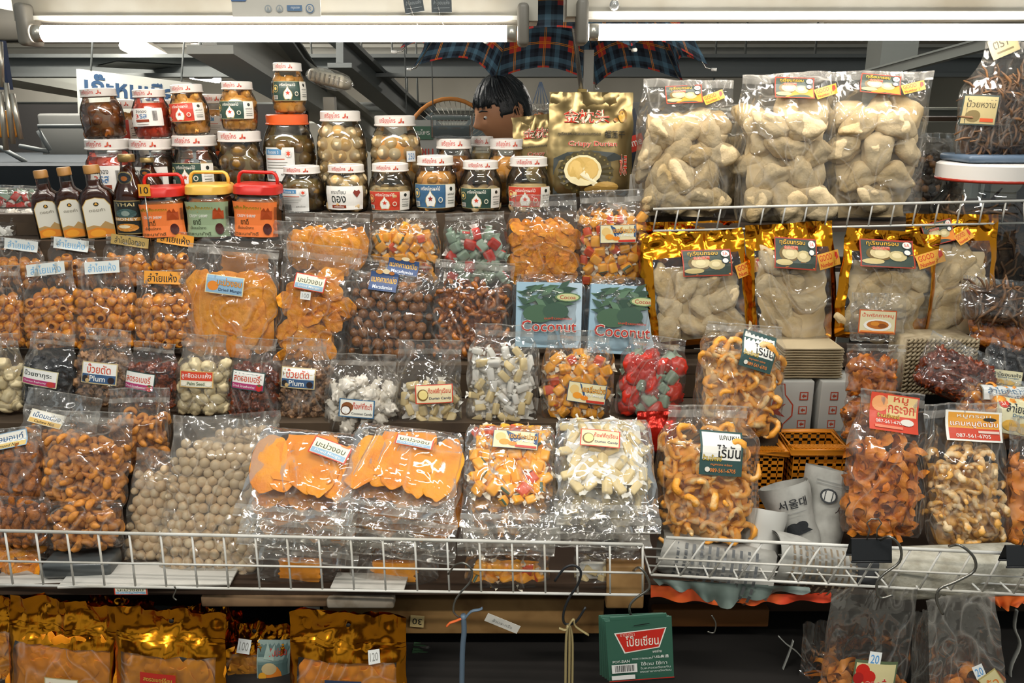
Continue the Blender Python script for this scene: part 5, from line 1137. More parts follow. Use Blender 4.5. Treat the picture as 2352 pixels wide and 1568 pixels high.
# ---------------------------------------------------------------- large bags of freeze-dried durian, wire rail before them
GD = [('good', (0, 0, 0, 0), 0)]
def gstick(x0, y0, x1, y1, rot=0, tx=None, lift=.004):
    w_ = x1-x0; tx = tx or (x1+2, (y0+y1)/2-4, x1+w_*.62, y1-4)
    return [(D['good'], (x0, y0, x1, y1), rot, 'picture_label', lift), (D['goodtag'], tx, rot+18, 'slogan_label', lift+.001)]
bag('durian_bag', 'big clear bag of freeze-dried durian left of the three, beside the chip bag', 'bag', 1562, 182, 498, 222, 2.0, 'durian', 4, 1582, T=.42, fill_=.86, neck=.92, flap=.06, size=.088, st=gstick(1528, 196, 1612, 238, 4), heap=.84, cap=90, layers=3)
bag('durian_bag', 'clear bag of durian glimpsed in the gap between the two left big bags', 'bag', 1690, 240, 480, 90, 2.13, 'durian', 2, T=.5, size=.07, cap=24, fill_=.85)
bag('durian_bag', 'middle big clear bag of freeze-dried durian with folded label', 'bag', 1800, 168, 512, 228, 1.985, 'durian', 4, 1808, T=.42, fill_=.84, neck=.88, flap=.06, size=.100, st=gstick(1778, 178, 1868, 226, -4), cap=90, heap=.82, layers=3, bend=.0)
bag('durian_bag', 'right big clear bag of freeze-dried durian with straight top', 'bag', 2000, 164, 500, 226, 2.0, 'durian', 4, 2022, T=.42, fill_=.84, neck=1.08, flap=.06, size=.094, st=gstick(1974, 172, 2066, 216, -6), cap=90, heap=.83, layers=3)
WIRE = M('white_coated_wire', 'dcdad2', .35, ncol='c4bfb2', nscale=12)
def wire_panel(name, label, A, B, C_, D_, n, mid=(.54,), r=.0019, rt=.003, depth=None, ncross=True, skew=0.):
    """A,B top ends, C_,D_ bottom ends; n upright wires; depth: runs back as a basket floor"""
    A, B, C_, D_ = map(V, (A, B, C_, D_)); root = thing(name, label, 'basket', Matrix.Translation(C_)); k = lambda p: V(p)-C_
    MB().tube([k(A), k(B)], rt, 8).build('top_rail', WIRE, root)
    MB().tube([k(C_), k(D_)], rt*.85, 8).build('bottom_rail', WIRE, root)
    for t in mid: MB().tube([k(A.lerp(C_, t)+V((0, -.003, 0))), k(B.lerp(D_, t)+V((0, -.003, 0)))], r, 6).build('cross_wire', WIRE, root)
    for i in range(n):
        t = (i+.0)/(n-1); a = k(A.lerp(B, min(1, t+skew))); b = k(C_.lerp(D_, t)); MB().tube([a, b], r, 6).build('upright_wire', WIRE, root)
    if depth:
        dv = V(depth); mb = MB()
        for i in range(n):
            b = k(C_.lerp(D_, i/(n-1))); mb.tube([b, b+dv], r, 5)
        for j in (.33, .66, 1.): mb.tube([k(C_)+dv*j, k(D_)+dv*j], r, 5)
        mb.build('basket_floor', WIRE, root)
    return root
wire_panel('wire_basket', 'short white wire rail holding the big durian bags', at(1500, 480, 1.92), at(2352, 461, 1.86), at(1500, 530, 1.93), at(2352, 512, 1.87), 18, mid=(), skew=.012)
# dark goods at the right edge
bag('dried_snail_bag', 'clear bag of dark dried shells between the big bags and the ribbed jar', 'bag', 2148, 305, 470, 104, 2.19, 'dark', 6, 2160, T=.4, fill_=.78, neck=.8, size=.019, cap=90)
rt, m4, S = bag('dried_herb_bag', 'tall clear bag with brown dried strips at the upper right edge', 'bag', 2290, 70, 362, 205, 1.985, 'sticks', 2, 2325, T=.40, fill_=.62, neck=.55, flap=.14, cap=90, heap=.66, size=.075,
    st=[(frm('3a4440', 'b8a878', .03)+[('t', 'บ๊วยหวาน', .5, .7, .8, .24, '4a4430'), ('e', .3, .3, .2, .2, '7a6a44'), ('r', .5, .12, .9, .24, 'c8542c')], (2218, 218, 2286, 288), -4),
        (frm('a89c78', 'b0a47c', .03)+[('t', 'ตรา', .4, .66, .5, .4, '4a4430'), ('r', .2, .2, .8, .3, '6a5f40')], (2272, 82, 2338, 128), 22)])
zr = at(2250, 690, 1.86); YR = 1.985
m4 = Matrix.Translation((at(2262, 500, YR).x, YR, at(2262, 665, YR).z)); Rj = 118*ppm(2262, 500, YR); Hj = at(2262, 372, YR).z-at(2262, 665, YR).z
root = thing('storage_jar', 'big clear jar of dried sticks with ribbed white lid at the right edge', 'jar', m4)
MB().lathe([(r*Rj, z*Hj*.90) for r, z in PROF['str']], 40).build('jar_body', GLASS, root, angle=60)
mb = MB(); n = 80; lr = Rj*.97
prof = [(1.0, Hj*.885), (1.0, Hj*.985), (.95, Hj), (0, Hj)]
vs_ = []; fs_ = []
for i, (q, z) in enumerate(prof):
    for j in range(n): a = 2*pi*j/n; rr_ = lr*q*(1+(.012 if j % 2 and i < 2 else 0)); vs_.append((rr_*cos(a), rr_*sin(a), z))
for i in range(3):
    for j in range(n): fs_.append((i*n+j, i*n+(j+1) % n, (i+1)*n+(j+1) % n, (i+1)*n+j))
mb.add(vs_, fs_); mb.build('ribbed_lid', LIDW, root, angle=30)
MB().lathe([(Rj*.93, Hj*.862), (Rj*.985, Hj*.868), (Rj*.985, Hj*.885), (Rj*.93, Hj*.888)], 40).build('seal_ring', M('red_ring', 'a8301e', .35), root)
rr = random.Random(9)
for i in range(95):
    a = rr.uniform(pi, 2*pi) if i < 70 else rr.uniform(0, pi); q = Rj*rr.uniform(.70, .88); L = .085
    inst('dried_stick', rr.choice(KIND['sticks'][1]), root, TRS((cos(a)*q*.96, sin(a)*q, rr.uniform(.05, .62)*Hj+.01), (rr.uniform(-.5, .5), rr.uniform(0, 3), a+pi/2), L))
MB().lathe([(0, .004), (Rj*.78, .004), (Rj*.78, Hj*.60), (Rj*.4, Hj*.66), (0, Hj*.66)], 24).build('rest_of_heap', M('stick_heap', '4a3826', .7, ncol='2c2018', nscale=60, bump=.004, bscale=60), root)['kind'] = 'stuff'
def mpj(x, z, off): a = -pi/2+R(24)+x/Rj; return V((cos(a)*(Rj+.001+off), sin(a)*(Rj+.001+off), Hj*.66+z))
decal('jar_label', root, frm('3a4440', 'c8b888', .06, 1)+[('t', 'ตรา', .5, .78, .6, .2, '6a3a2c'), ('e', .35, .3, .2, .14, '6a5a44'), ('r', .55, .2, .85, .34, 'c8542c')], mpj, .042, .062)
o = MB().rbox((0, 0, 0), (Rj*1.7, .14, .016), .006).build('blue_tray', M('dull_blue_plastic', '5a6c80', .4)); o.location = m4.translation+V((.01, 0, Hj+.010)); tag(o, 'dull blue flat packet between the ribbed jar and the bag above', 'packet')
o = MB().box((0, 0, 0), (.50, .42, .02)).build('side_shelf', M('dark_timber'), smooth=False); o.location = m4.translation+V((.16, .06, -.0115)); tag(o, 'shelf board under the big jar of dried sticks', 'shelf')
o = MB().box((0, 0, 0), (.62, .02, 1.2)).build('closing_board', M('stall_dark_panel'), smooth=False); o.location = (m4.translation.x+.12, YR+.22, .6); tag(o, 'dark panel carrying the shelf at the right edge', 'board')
# ---------------------------------------------------------------- bags on the steps
LS = 'label_sticker'
def st(d, x0, y0, x1, y1, rot=0, lift=.0030): return (D[d], (x0, y0, x1, y1), rot, LS, lift)
def rowz(py, z):                                   # depth at which a pixel row meets a shelf height
    d = ray(1176, py); return (z)*d.y/d.z
# rear bags on the step in front of the jars
Y2 = 1.955
bag('dried_mango_bag', 'flat dried mango bag lying behind the big left mango bag', 'bag', 560, 500, 640, 215, 1.925, 'mango', 8, 565, T=.2, fill_=.66, cap=8, neck=1, size=.10, flap=.22)
bag('dried_mango_bag', 'rear dried mango bag peeking below the garlic jar', 'bag', 752, 488, 640, 196, 1.925, 'mango', 8, 752, T=.22, fill_=.84, cap=8, neck=1, size=.10)
bag('candy_bag', 'rear bag of mixed orange candies below the red-labelled jar', 'bag', 932, 484, 650, 160, 1.955, 'jelly', 6, 928, T=.3, fill_=.84, flap=.1, cap=60)
bag('candy_bag', 'rear bag of red and green candies below the blue-labelled jar', 'bag', 1098, 488, 650, 148, 1.955, 'snack', 6, 1090, T=.3, fill_=.84, flap=.1, cap=40, size=.045)
bag('mango_jelly_bag', 'rear bag of plain yellow mango chunks below the right red-labelled jar', 'bag', 1252, 446, 650, 172, 1.965, 'mangobit', 6, 1248, T=.34, fill_=.76, neck=.86, size=.045, cap=60)
bag('mango_jelly_bag', 'rear jelly mango bag beside the gold durian pouches', 'bag', 1412, 436, 652, 170, 1.965, 'jelly', 6, 1405, T=.34, fill_=.82, neck=.86, st=[st('jelly', 1378, 516, 1462, 558, -2)], cap=60)
# longan
T1 = 'dried longan bag with pale hand-written tag, '
for a in ((T1+'rear row at the left edge', 45, 548, 660, 118, 'tagW', (12, 550, 88, 575), -3), (T1+'rear row under the syrup bottles', 168, 546, 660, 118, 'tagW', (124, 548, 204, 574), -4),
          ('dried longan bag with khaki hand-written tag under the honey bottle', 292, 540, 660, 110, 'tagG', (256, 542, 342, 565), -5), ('dried longan bag with orange hand-written tag, rear row under the chili jars', 398, 532, 660, 96, 'tagO', (362, 536, 446, 562), -6)):
    bag('dried_longan_bag', a[0], 'bag', a[1], a[2], a[3], a[4], 1.925, 'longan', 6, a[1]-2, T=.42, fill_=.66, neck=.85, st=[(D[a[5]], a[6], a[7], 'name_tag', .004)], cap=36, flap=.18)
Y3 = 1.845
bag('dried_longan_bag', 'dried longan bag cut off by the left edge, front row', 'bag', 6, 610, 800, 118, Y3, 'longan', 14, 0, T=.42, fill_=.72, neck=.8, cap=60)
bag('dried_longan_bag', 'front-row longan bag with pale hand-written tag, second from the left edge', 'bag', 122, 600, 800, 128, Y3, 'longan', 14, 112, T=.42, fill_=.70, neck=.85, cap=60, st=[(D['tagW'], (62, 604, 150, 632), 4, 'name_tag', .004)], flap=.17)
bag('dried_longan_bag', 'front-row longan bag with pale hand-written tag, above the plum bag', 'bag', 245, 590, 800, 138, Y3, 'longan', 14, 236, T=.42, fill_=.70, neck=.85, cap=70, st=[(D['tagW'], (196, 600, 276, 628), 2, 'name_tag', .004)], flap=.17)
bag('dried_longan_bag', 'front-row longan bag with bright orange hand-written tag', 'bag', 378, 620, 800, 138, Y3, 'longan', 14, 370, T=.42, fill_=.74, neck=.82, cap=70, st=[(D['tagO'], (332, 623, 416, 652), -4, 'name_tag', .004)], flap=.18)
bag('dried_mango_bag', 'big upright dried mango bag with blue label', 'bag', 520, 566, 832, 214, Y3, 'mango', 12, 536, T=.20, fill_=.88, neck=.98, cap=24, flap=.08, size=.12, st=[st('mangoB', 472, 633, 560, 676, -3)], layers=3)
bag('dried_mango_bag', 'upright bag of ruffled dried mango with red-framed label', 'bag', 712, 562, 840, 176, Y3, 'mangobit', 12, 742, T=.26, fill_=.80, neck=1.02, cap=60, size=.062, st=[st('mangoR', 676, 631, 748, 667, -4), (price('100', '9a9a94'), (690, 670, 714, 688), 0, 'price_sticker', .003)], layers=3)
bag('macadamia_bag', 'bag of whole brown macadamias with dark blue label', 'bag', 892, 628, 826, 190, Y3, 'shellnut', 12, 905, T=.22, fill_=.96, neck=.98, flap=.05, cap=95, layers=2, st=[st('maca', 850, 625, 914, 668, -3)], seal=False)
bag('macadamia_bag', 'second macadamia bag whose blue label shows over the front one', 'bag', 900, 594, 700, 175, 1.915, 'shellnut', 8, 912, T=.2, fill_=.8, cap=30, st=[(D['maca'], (892, 596, 962, 630), -2, LS, .003)])
bag('cashew_bag', 'bag of glazed cashews in vacuum film beside the coconut cartons', 'bag', 1078, 600, 832, 182, Y3, 'glazed', 12, 1092, T=.24, fill_=.86, neck=1.0, flap=.08, cap=100, layers=2)
def coco(label, cx, ytop, ybot, w, cxt):
    m4, W_, H = frame(cx, ytop, ybot, w, 1.845, 14, cxt, 0); root = thing('coconut_carton', label, 'carton', m4)
    S = Shape(W_*1.02, H, W_*.30, .93, .9, 0, int(cx), .03, .05, .8)
    MB().rbox((0, 0, H*.45), (W_*.93, W_*.20, H*.88), .004).build('printed_carton', M('blue_carton', '8fb0c4', .4), root)
    e = [('r', 0, 0, 1, 1, '9dbccc'), ('r', .7, 0, 1, 1, 'b8ccd8')]; rr = random.Random(3)
    for i in range(40):
        x, y = rr.uniform(-.02, .66), rr.uniform(.55, .93); a = rr.uniform(-.8, .8); L = .30; e.append(('p', [(x, y), (x+L*.5*cos(a)-.04*sin(a), y+L*.4*sin(a)+.04), (x+L*cos(a), y+L*.8*sin(a)), (x+L*.5*cos(a)+.04*sin(a), y+L*.4*sin(a)-.04)], ('48664c', '3a5644', '5d7c60', '2f4a3a')[i % 4]))
    e += [('e', .34, .52, .24, .14, '46644a'), ('e', .6, .56, .2, .13, '3a5644'), ('e', .78, .78, .2, .07, '5a7a50'), ('e', .78, .78, .17, .055, 'c8c890'), ('t', 'Cocoa', .78, .78, .24, .06, 'b0392a'), ('t', 'มะพร้าวอบกรอบ', .64, .455, .42, .04, 'd8482c'), ('t', 'Coconut', .5, .33, .84, .17, 'b8281c', 'f2ead8'), ('t', 'Crispy', .78, .17, .2, .05, 'd88040'), ('p', [(.6, .26), (.64, .27), (.72, .02), (.68, .0)], '6a8a9c')]
    decal('carton_print', root, e, lambda x, z, o: V((x, -W_*.10-.0006-o, H*.45+z)), W_*.92, H*.87)
    mb = MB(); film_mesh(mb, S); mb.build('film', [FILM], root)
coco('coconut chip carton in clear film, the left one of the pair', 1258, 630, 800, 162, 1262)
coco('coconut chip carton in clear film, the right one of the pair', 1422, 636, 815, 164, 1434)
# gold pouches with clear window
def gold_pouch(label, cx, ytop, ybot, w, Y, lean, cxt, stk=(), yaw=0, win=(.07, .93, .05, .80), size=.085, cap=14, T=.28, kind='durian', holes=False, cat='pouch', **k):
    def fm(u, v): return 1 if win[0] < u < win[1] and win[2] < v < win[3] else 0
    return bag('gold_pouch', label, cat, cx, ytop, ybot, w, Y, kind, lean, cxt, T=T, fill_=.84, neck=1.0, mats=[GOLD, FILM], fm=fm, seal=False, flap=.07, wr=1.9, yaw=yaw, st=stk, size=size, cap=cap, heap=.80, layers=1, res=(26, 34), round_=.04, **k)
gold_pouch('rear gold foil pouch whose crumpled top shows behind the left one', 1578, 508, 700, 230, 1.95, 4, 1582, win=(.4, .6, .1, .2), kind='durian', cap=4)
gold_pouch('left gold pouch of durian with windowed front', 1612, 534, 790, 232, 1.84, 12, 1590, gstick(1568, 572, 1682, 634, -4), cap=14)
gold_pouch('middle gold pouch of durian, label tilted over its window', 1822, 512, 795, 200, 1.845, 10, 1812, gstick(1778, 546, 1874, 618, -8), cap=14)
gold_pouch('rear right gold pouch, turned and leaning out to the right', 2165, 492, 780, 196, 1.845, 10, 2185, gstick(2120, 508, 2190, 560, 16), cap=12, yaw=-12)
gold_pouch('right gold pouch of durian with small chili label bag in front', 2020, 530, 782, 216, 1.83, 10, 2052, gstick(1974, 550, 2098, 614, 2), cap=14)
bag('pork_floss_bag', 'small clear pouch with pork chili picture label on the right gold pouch', 'bag', 2014, 672, 784, 126, 1.765, None, 10, 2020, T=.2, fill_=.8, neck=1, film=FILM_H, st=[st('nampr', 1973, 712, 2058, 766, -2)], seal=False)
# third row, small bags with folded tops
Y4 = 1.69; kw = dict(T=.46, fill_=.72, neck=.78, flap=.15)
bag('palm_seed_bag', 'pale palm seed bag cut off by the left edge above the almonds', 'bag', 0, 765, 945, 122, Y4, 'palm', 12, -6, **kw, cap=40)
bag('dried_fruit_bag', 'bag of black bayberries with white and magenta label', 'bag', 112, 764, 940, 128, Y4, 'bayberry', 12, 122, **kw, st=[st('bay', 46, 848, 132, 886, -5)], cap=90)
bag('dried_fruit_bag', 'plum bag with blue Plum label on the left, beside the black bayberries', 'bag', 240, 755, 930, 134, Y4, 'plum', 12, 248, **kw, st=[st('plum', 186, 832, 268, 882, -2)], cap=80)
bag('dried_fruit_bag', 'dark red strawberry bag with slanting top beside the left plum bag', 'bag', 345, 786, 935, 124, Y4-.0, 'strawberry', 12, 356, **kw, st=[st('straw', 282, 854, 356, 896, -3)], cap=70)
bag('palm_seed_bag', 'pale palm seed bag with red and cream label', 'bag', 468, 768, 952, 128, Y4, 'palm', 12, 472, **kw, film=FILM_H, st=[st('palm', 411, 852, 490, 890, 0)], cap=60)
bag('dried_fruit_bag', 'dark red strawberry bag between the palm seed and plum bags', 'bag', 582, 776, 958, 120, Y4, 'strawberry', 12, 592, **kw, st=[st('straw', 530, 852, 608, 896, -3)], cap=70)
bag('dried_fruit_bag', 'plum bag with blue Plum label beside the coconut candy', 'bag', 698, 776, 964, 120, Y4, 'plum', 12, 706, **kw, st=[st('plum', 643, 844, 724, 892, -1)], cap=80)
bag('candy_bag', 'white coconut candy bag with blue-framed label', 'bag', 828, 812, 1002, 166, 1.655, 'coconut', 12, 834, T=.36, fill_=.72, neck=.92, flap=.14, st=[st('cocc', 778, 917, 860, 959, -2)], cap=60)
bag('candy_bag', 'durian candy bag with tall empty top beside the coconut candy', 'bag', 984, 780, 982, 148, 1.665, 'dcandy', 12, 986, T=.36, fill_=.58, neck=.98, flap=.16, st=[st('durc', 954, 883, 1040, 926, 3)], cap=50)
bag('candy_bag', 'tall bag of unlabelled white wrapped candy', 'bag', 1152, 744, 976, 162, 1.67, 'wcandy', 12, 1160, T=.40, fill_=.82, neck=.86, flap=.12, cap=85)
bag('mango_jelly_bag', 'upright jelly mango bag with slanted blue label', 'bag', 1322, 758, 962, 164, 1.675, 'jelly', 12, 1332, T=.40, fill_=.80, neck=.86, flap=.12, st=[st('jelly', 1303, 880, 1394, 926, -6)], cap=70)
bag('candy_bag', 'bag of red and green snack packets leaning left of the pork rinds', 'bag', 1484, 772, 958, 150, 1.675, 'redsnack', 12, 1512, T=.40, fill_=.84, neck=.86, flap=.14, cap=60, size=.046)
o = bag('red_pouch', 'shiny red foil pouch under the snack packet bag', 'pouch', 1505, 945, 1040, 96, 1.60, None, 8, 1508, T=.3, mats=[M('red_foil', 'b8281c', .25, .7)], seal=False, flap=.05)
bag('pork_rind_bag', 'rear bag of pork rinds with tilted dark green label', 'bag', 1688, 744, 998, 200, 1.62, 'rind', 14, 1712, T=.40, fill_=.90, neck=.86, flap=.08, st=[st('rind', 1704, 764, 1782, 850, -12)], cap=95, size=.052, film=FILM, layers=3)
# front row
YF = 1.455
bag('pork_rind_bag', 'front bag of pork rinds with dark green label, resting on the wire rail', 'bag', 1620, 930, 1242, 232, 1.40, 'rind', 16, 1628, T=.40, fill_=.86, neck=.80, flap=.09, st=[st('rind', 1608, 992, 1708, 1092, -3)], cap=100, size=.050, layers=3)
bag('almond_bag', 'upper almond bag with blue-framed label at the left edge', 'bag', 42, 980, 1150, 134, 1.47, 'almond', 22, 34, T=.40, fill_=.80, neck=.9, flap=.16, cap=95, layers=3, st=[(D['peanut'], (-20, 992, 66, 1030), 6, LS, .003)])
bag('almond_bag', 'lower almond bag lying under the labelled one', 'bag', 48, 1140, 1252, 134, 1.40, 'almond', 14, 50, T=.5, fill_=.94, neck=.95, flap=.04, cap=70, seal=False)
bag('peanut_bag', 'bottom bag of orange nut brittle behind the wire rail at far left', 'bag', 36, 1240, 1322, 150, 1.40, 'mangobit', 20, 36, T=.5, fill_=.95, neck=.95, flap=.04, cap=20, seal=False, size=.05)
bag('cashew_bag', 'upper cashew bag with glossy silver top over the almonds', 'bag', 190, 944, 1165, 196, 1.455, 'cashew', 24, 212, T=.40, fill_=.78, neck=.98, flap=.12, cap=100, size=.034, layers=3)
bag('cashew_bag', 'lower cashew bag lying under the upper one', 'bag', 196, 1150, 1258, 176, 1.405, 'cashew', 14, 192, T=.46, fill_=.94, neck=.95, flap=.04, cap=60, seal=False, size=.034)
bag('cashew_bag', 'rear cashew bag with folded clear flap beside the macadamias', 'bag', 322, 890, 1090, 140, 1.56, 'cashew', 16, 318, T=.44, fill_=.76, neck=1.0, flap=.17, cap=60, size=.032)
bag('cashew_bag', 'rear bag with grey flap and small nut label behind the cashews', 'bag', 120, 902, 1060, 176, 1.555, 'cashew', 18, 150, T=.3, fill_=.5, neck=.98, flap=.3, cap=30, size=.03, film=FILM_H, st=[(D['cashl'], (68, 946, 150, 976), -4, LS, .003)])
bag('macadamia_bag', 'large vacuum bag of pale macadamias in the front row', 'bag', 478, 962, 1330, 236, 1.385, 'maca', 22, 520, T=.20, fill_=.93, neck=1.05, flap=.05, cap=100, layers=1, film=FILM_H, seal=False, size=.0205, res=(28, 40))
bag('macadamia_bag', 'second macadamia bag leaning behind the large one on its left', 'bag', 345, 1035, 1310, 140, 1.43, 'maca', 18, 385, T=.26, fill_=.93, neck=1.0, flap=.05, cap=70, film=FILM_H, seal=False, size=.0205)
bag('macadamia_bag', 'rear macadamia bag whose top row of nuts shows above', 'bag', 556, 950, 1150, 182, 1.53, 'maca', 16, 540, T=.26, fill_=.9, neck=1.15, flap=.07, cap=60, film=FILM_H, seal=False, size=.0195)
# stacks of flat bags, sealed ends hanging down over the rail
def stack(n, cat, name, labels, cx, ytop, ybot, w, Y, kind, cxt, des, box, rot=0, size=None, lean=50, T=.20, cap=30, slide=.012, lay=1):
    m4, W_, H = frame(cx, ytop, ybot, w, Y, lean, cxt); U = m4.to_3x3() @ V((0, 0, 1)); A = m4.to_3x3() @ V((0, 1, 0)); Bp = m4.translation
    for j in range(n-1, -1, -1):                   # j = 0 is the top one
        sh = A*(W_*T*1.04*j)-U*(slide*j)+V((.006*sin(j*2.3), 0, 0)); b_ = Bp+sh; t_ = Bp+U*H+sh; pb_, pt_ = proj(b_), proj(t_)
        bag(name, labels[j], cat, pb_[0], pt_[1], pb_[1], w*(1-.015*j), b_.y, kind, lean, pt_[0], T=T, fill_=.80, neck=1.06, flap=.13,
            flip=True, cap=cap if j == 0 else max(6, cap//3), size=size, st=[(D[des], box, rot, LS, .004)] if j == 0 else (), layers=lay if j == 0 else 1, wr=.8, heap=.76)
O = ('top', 'second', 'third', 'lowest')
stack(4, 'bag', 'dried_mango_bag', ['%s bag of the left stack of flat dried mango' % o for o in O], 668, 988, 1196, 250, 1.305, 'mango', 722, 'mangoR', (712, 1014, 804, 1052), -14, size=.108, cap=22, T=.17, lay=2)
stack(4, 'bag', 'dried_mango_bag', ['%s bag of the right stack of flat dried mango' % o for o in O], 900, 982, 1184, 256, 1.305, 'mango', 945, 'mangoR', (908, 1004, 996, 1026), -4, size=.108, cap=22, T=.17, lay=2)
stack(3, 'bag', 'mango_jelly_bag', ['%s bag of the stack of jelly mango sweets' % o for o in O], 1170, 976, 1212, 208, 1.305, 'jelly', 1172, 'jelly', (1132, 990, 1236, 1030), -4, size=.040, cap=70, T=.20, lay=2)
stack(3, 'bag', 'candy_bag', ['%s bag of the stack of durian candy on the rail' % o for o in O], 1395, 962, 1190, 222, 1.305, 'dcandy', 1385, 'durc', (1333, 988, 1424, 1026), -5, size=.044, cap=60, T=.20, lay=2)
# bags lying inside the basket under the stacks
for cx, y0, y1, w, k, nm, lb in ((688, 1236, 1338, 190, 'mango', 'dried_mango_bag', 'dried mango bag inside the basket, below the left mango stack'), (905, 1240, 1345, 200, 'mango', 'dried_mango_bag', 'dried mango bag inside the basket, below the right mango stack'),
    (1165, 1250, 1352, 190, 'jelly', 'mango_jelly_bag', 'jelly mango bag inside the basket below its stack'), (1395, 1250, 1355, 150, 'dcandy', 'candy_bag', 'durian candy bag inside the basket at its right end')):
    bag(nm, lb, 'bag', cx, y0, y1, w, 1.36, k, 12, cx, T=.22, fill_=.74, neck=1, cap=24, size=.10 if k == 'mango' else .04, layers=1)
# right side
bag('crackling_bag', 'bag of orange pork crackling with red and gold label', 'bag', 2022, 898, 1228, 190, 1.42, 'crack', 16, 2050, T=.44, fill_=.72, neck=.78, flap=.10, st=[st('krajok', 1996, 906, 2108, 990, -3)], cap=100, layers=3, size=.044)
bag('crackling_bag', 'bag of pale puffed rinds with white and red label', 'bag', 2222, 926, 1250, 190, 1.41, 'puff', 16, 2212, T=.44, fill_=.72, neck=.92, flap=.10, st=[st('krob', 2170, 944, 2300, 1012, -5)], cap=100, layers=3, size=.042)
bag('crackling_bag', 'bag of orange rinds cut off by the right edge', 'bag', 2362, 960, 1250, 116, 1.42, 'crack', 14, 2375, T=.44, fill_=.75, neck=.9, cap=60, size=.044)
bag('dried_fish_bag', 'small bag of orange dried fish in front of the wicker basket', 'bag', 2005, 790, 905, 128, 1.60, 'orange', 10, 2012, T=.44, fill_=.74, neck=1.05, cap=50, flap=.14)
bag('dried_fish_bag', 'lower bag of orange dried fish behind the red and gold label', 'bag', 1990, 900, 1010, 118, 1.58, 'orange', 8, 2000, T=.44, fill_=.9, neck=.95, cap=40, seal=False)
bag('dried_chili_bag', 'dark red bag of glazed chili fish under the wicker basket', 'bag', 2180, 794, 915, 180, 1.60, 'strawberry', 24, 2225, T=.34, fill_=.8, neck=1.0, cap=70, seal=False)
bag('dried_longan_bag', 'longan bag with curved 5A label at the right edge', 'bag', 2326, 896, 1010, 120, 1.52, 'longan', 14, 2335, T=.4, fill_=.85, neck=1.0, cap=40, seal=False, st=[(D['longanR'], (2292, 918, 2400, 1000), -6, LS, .004)])
bag('dried_longan_bag', 'longan bag with long white label reading across it, right side', 'bag', 2290, 868, 975, 190, 1.57, 'longan', 20, 2300, T=.3, fill_=.85, neck=1.0, cap=30, seal=False, st=[(D['longanL'], (2256, 884, 2400, 920), 6, LS, .004)])
bag('dried_longan_bag', 'tilted black and red fruit pouch above the right longan bags', 'bag', 2310, 800, 900, 150, 1.66, 'bayberry', 14, 2350, T=.3, fill_=.9, neck=1, cap=50, seal=False, st=[(D['longanR'], (2268, 850, 2346, 884), 14, LS, .004)])
for i, (x, y0, y1, w, k) in enumerate(((2300, 690, 800, 150, 'orange'), (2290, 640, 740, 170, 'sticks'))):
    bag('dried_goods_bag', ['loose orange dried goods bag under the ribbed jar at the right edge', 'bag of dark twisted dried strips just under the ribbed jar shelf'][i], 'bag', x, y0, y1, w, 1.76-.02*i, k, 20, x+6, T=.4, fill_=.85, neck=1, cap=50, seal=False)
# packets at the far left edge behind the longan
for i, (x, y0, y1, w, k) in enumerate(((28, 425, 500, 150, 'snack'), (40, 480, 545, 130, 'coconut'), (0, 500, 560, 70, 'wcandy'))):
    bag('snack_bag', ['dark glossy snack bag left of the syrup bottles', 'clear bag of pale crumbs at the left edge beside the bottles', 'small bag of white sweets at the very left edge'][i], 'bag', x, y0, y1, w, (2.2, 2.06, 2.02)[i], k, 12, x, T=.45, fill_=.85, neck=.9, cap=24, size=.035)
# ---------------------------------------------------------------- wire baskets at the front
wire_panel('wire_basket', 'long white wire basket front running under the mango and candy stacks', at(-60, 1217, 1.335), at(1476, 1250, 1.285), at(-40, 1342, 1.335), at(1476, 1366, 1.285), 22)
wire_panel('wire_basket', 'second white wire basket front with slanting wires on the right', at(1530, 1234, 1.32), at(2420, 1275, 1.24), at(1495, 1319, 1.33), at(2400, 1368, 1.25), 14, skew=.03, depth=(0, .10, -.004))
# things in the left basket bed: boards, card, folded papers
def flatbox(name, label, cat, px, py, Y, sz, m, rotz=0, rx=0, **k):
    o = MB().rbox((0, 0, 0), sz, min(sz)*.2).build(name, m); p = at(px, py, Y); o.matrix_world = Matrix.Translation(p) @ Euler((R(rx), 0, R(rotz))).to_matrix().to_4x4(); return tag(o, label, cat)
WHITEC = M('white_card', 'c8c4ba', .6)
flatbox('card_sheet', 'white card sheet lying in the basket under the macadamias', 'card', 350, 1318, 1.37, (.30, .08, .004), WHITEC, 2)
flatbox('card_sheet', 'white card sheet in the basket under the right mango stack', 'card', 850, 1335, 1.345, (.13, .05, .004), WHITEC, -3)
flatbox('card_sheet', 'narrow white card in the basket under the almonds', 'card', 100, 1322, 1.38, (.16, .06, .006), WHITEC, 4)
flatbox('cardboard_flap', 'worn cardboard flap hanging below the basket left of the planks', 'cardboard', 620, 1372, 1.36, (.24, .03, .022), M('cardboard', '86694a', .8, ncol='6a5036', nscale=20), 0)
flatbox('cardboard_flap', 'torn pale carton edge hanging under the right mango stack', 'cardboard', 830, 1378, 1.35, (.12, .025, .020), M('cardboard_pale', 'a09482', .8, ncol='7a6a54', nscale=30), 0)
flatbox('plastic_tray', 'dark grey packet lying in the basket under the cashews', 'packet', 190, 1292, 1.39, (.12, .06, .03), M('grey_packet', '4a4e4e', .3, coat=.4), 3)
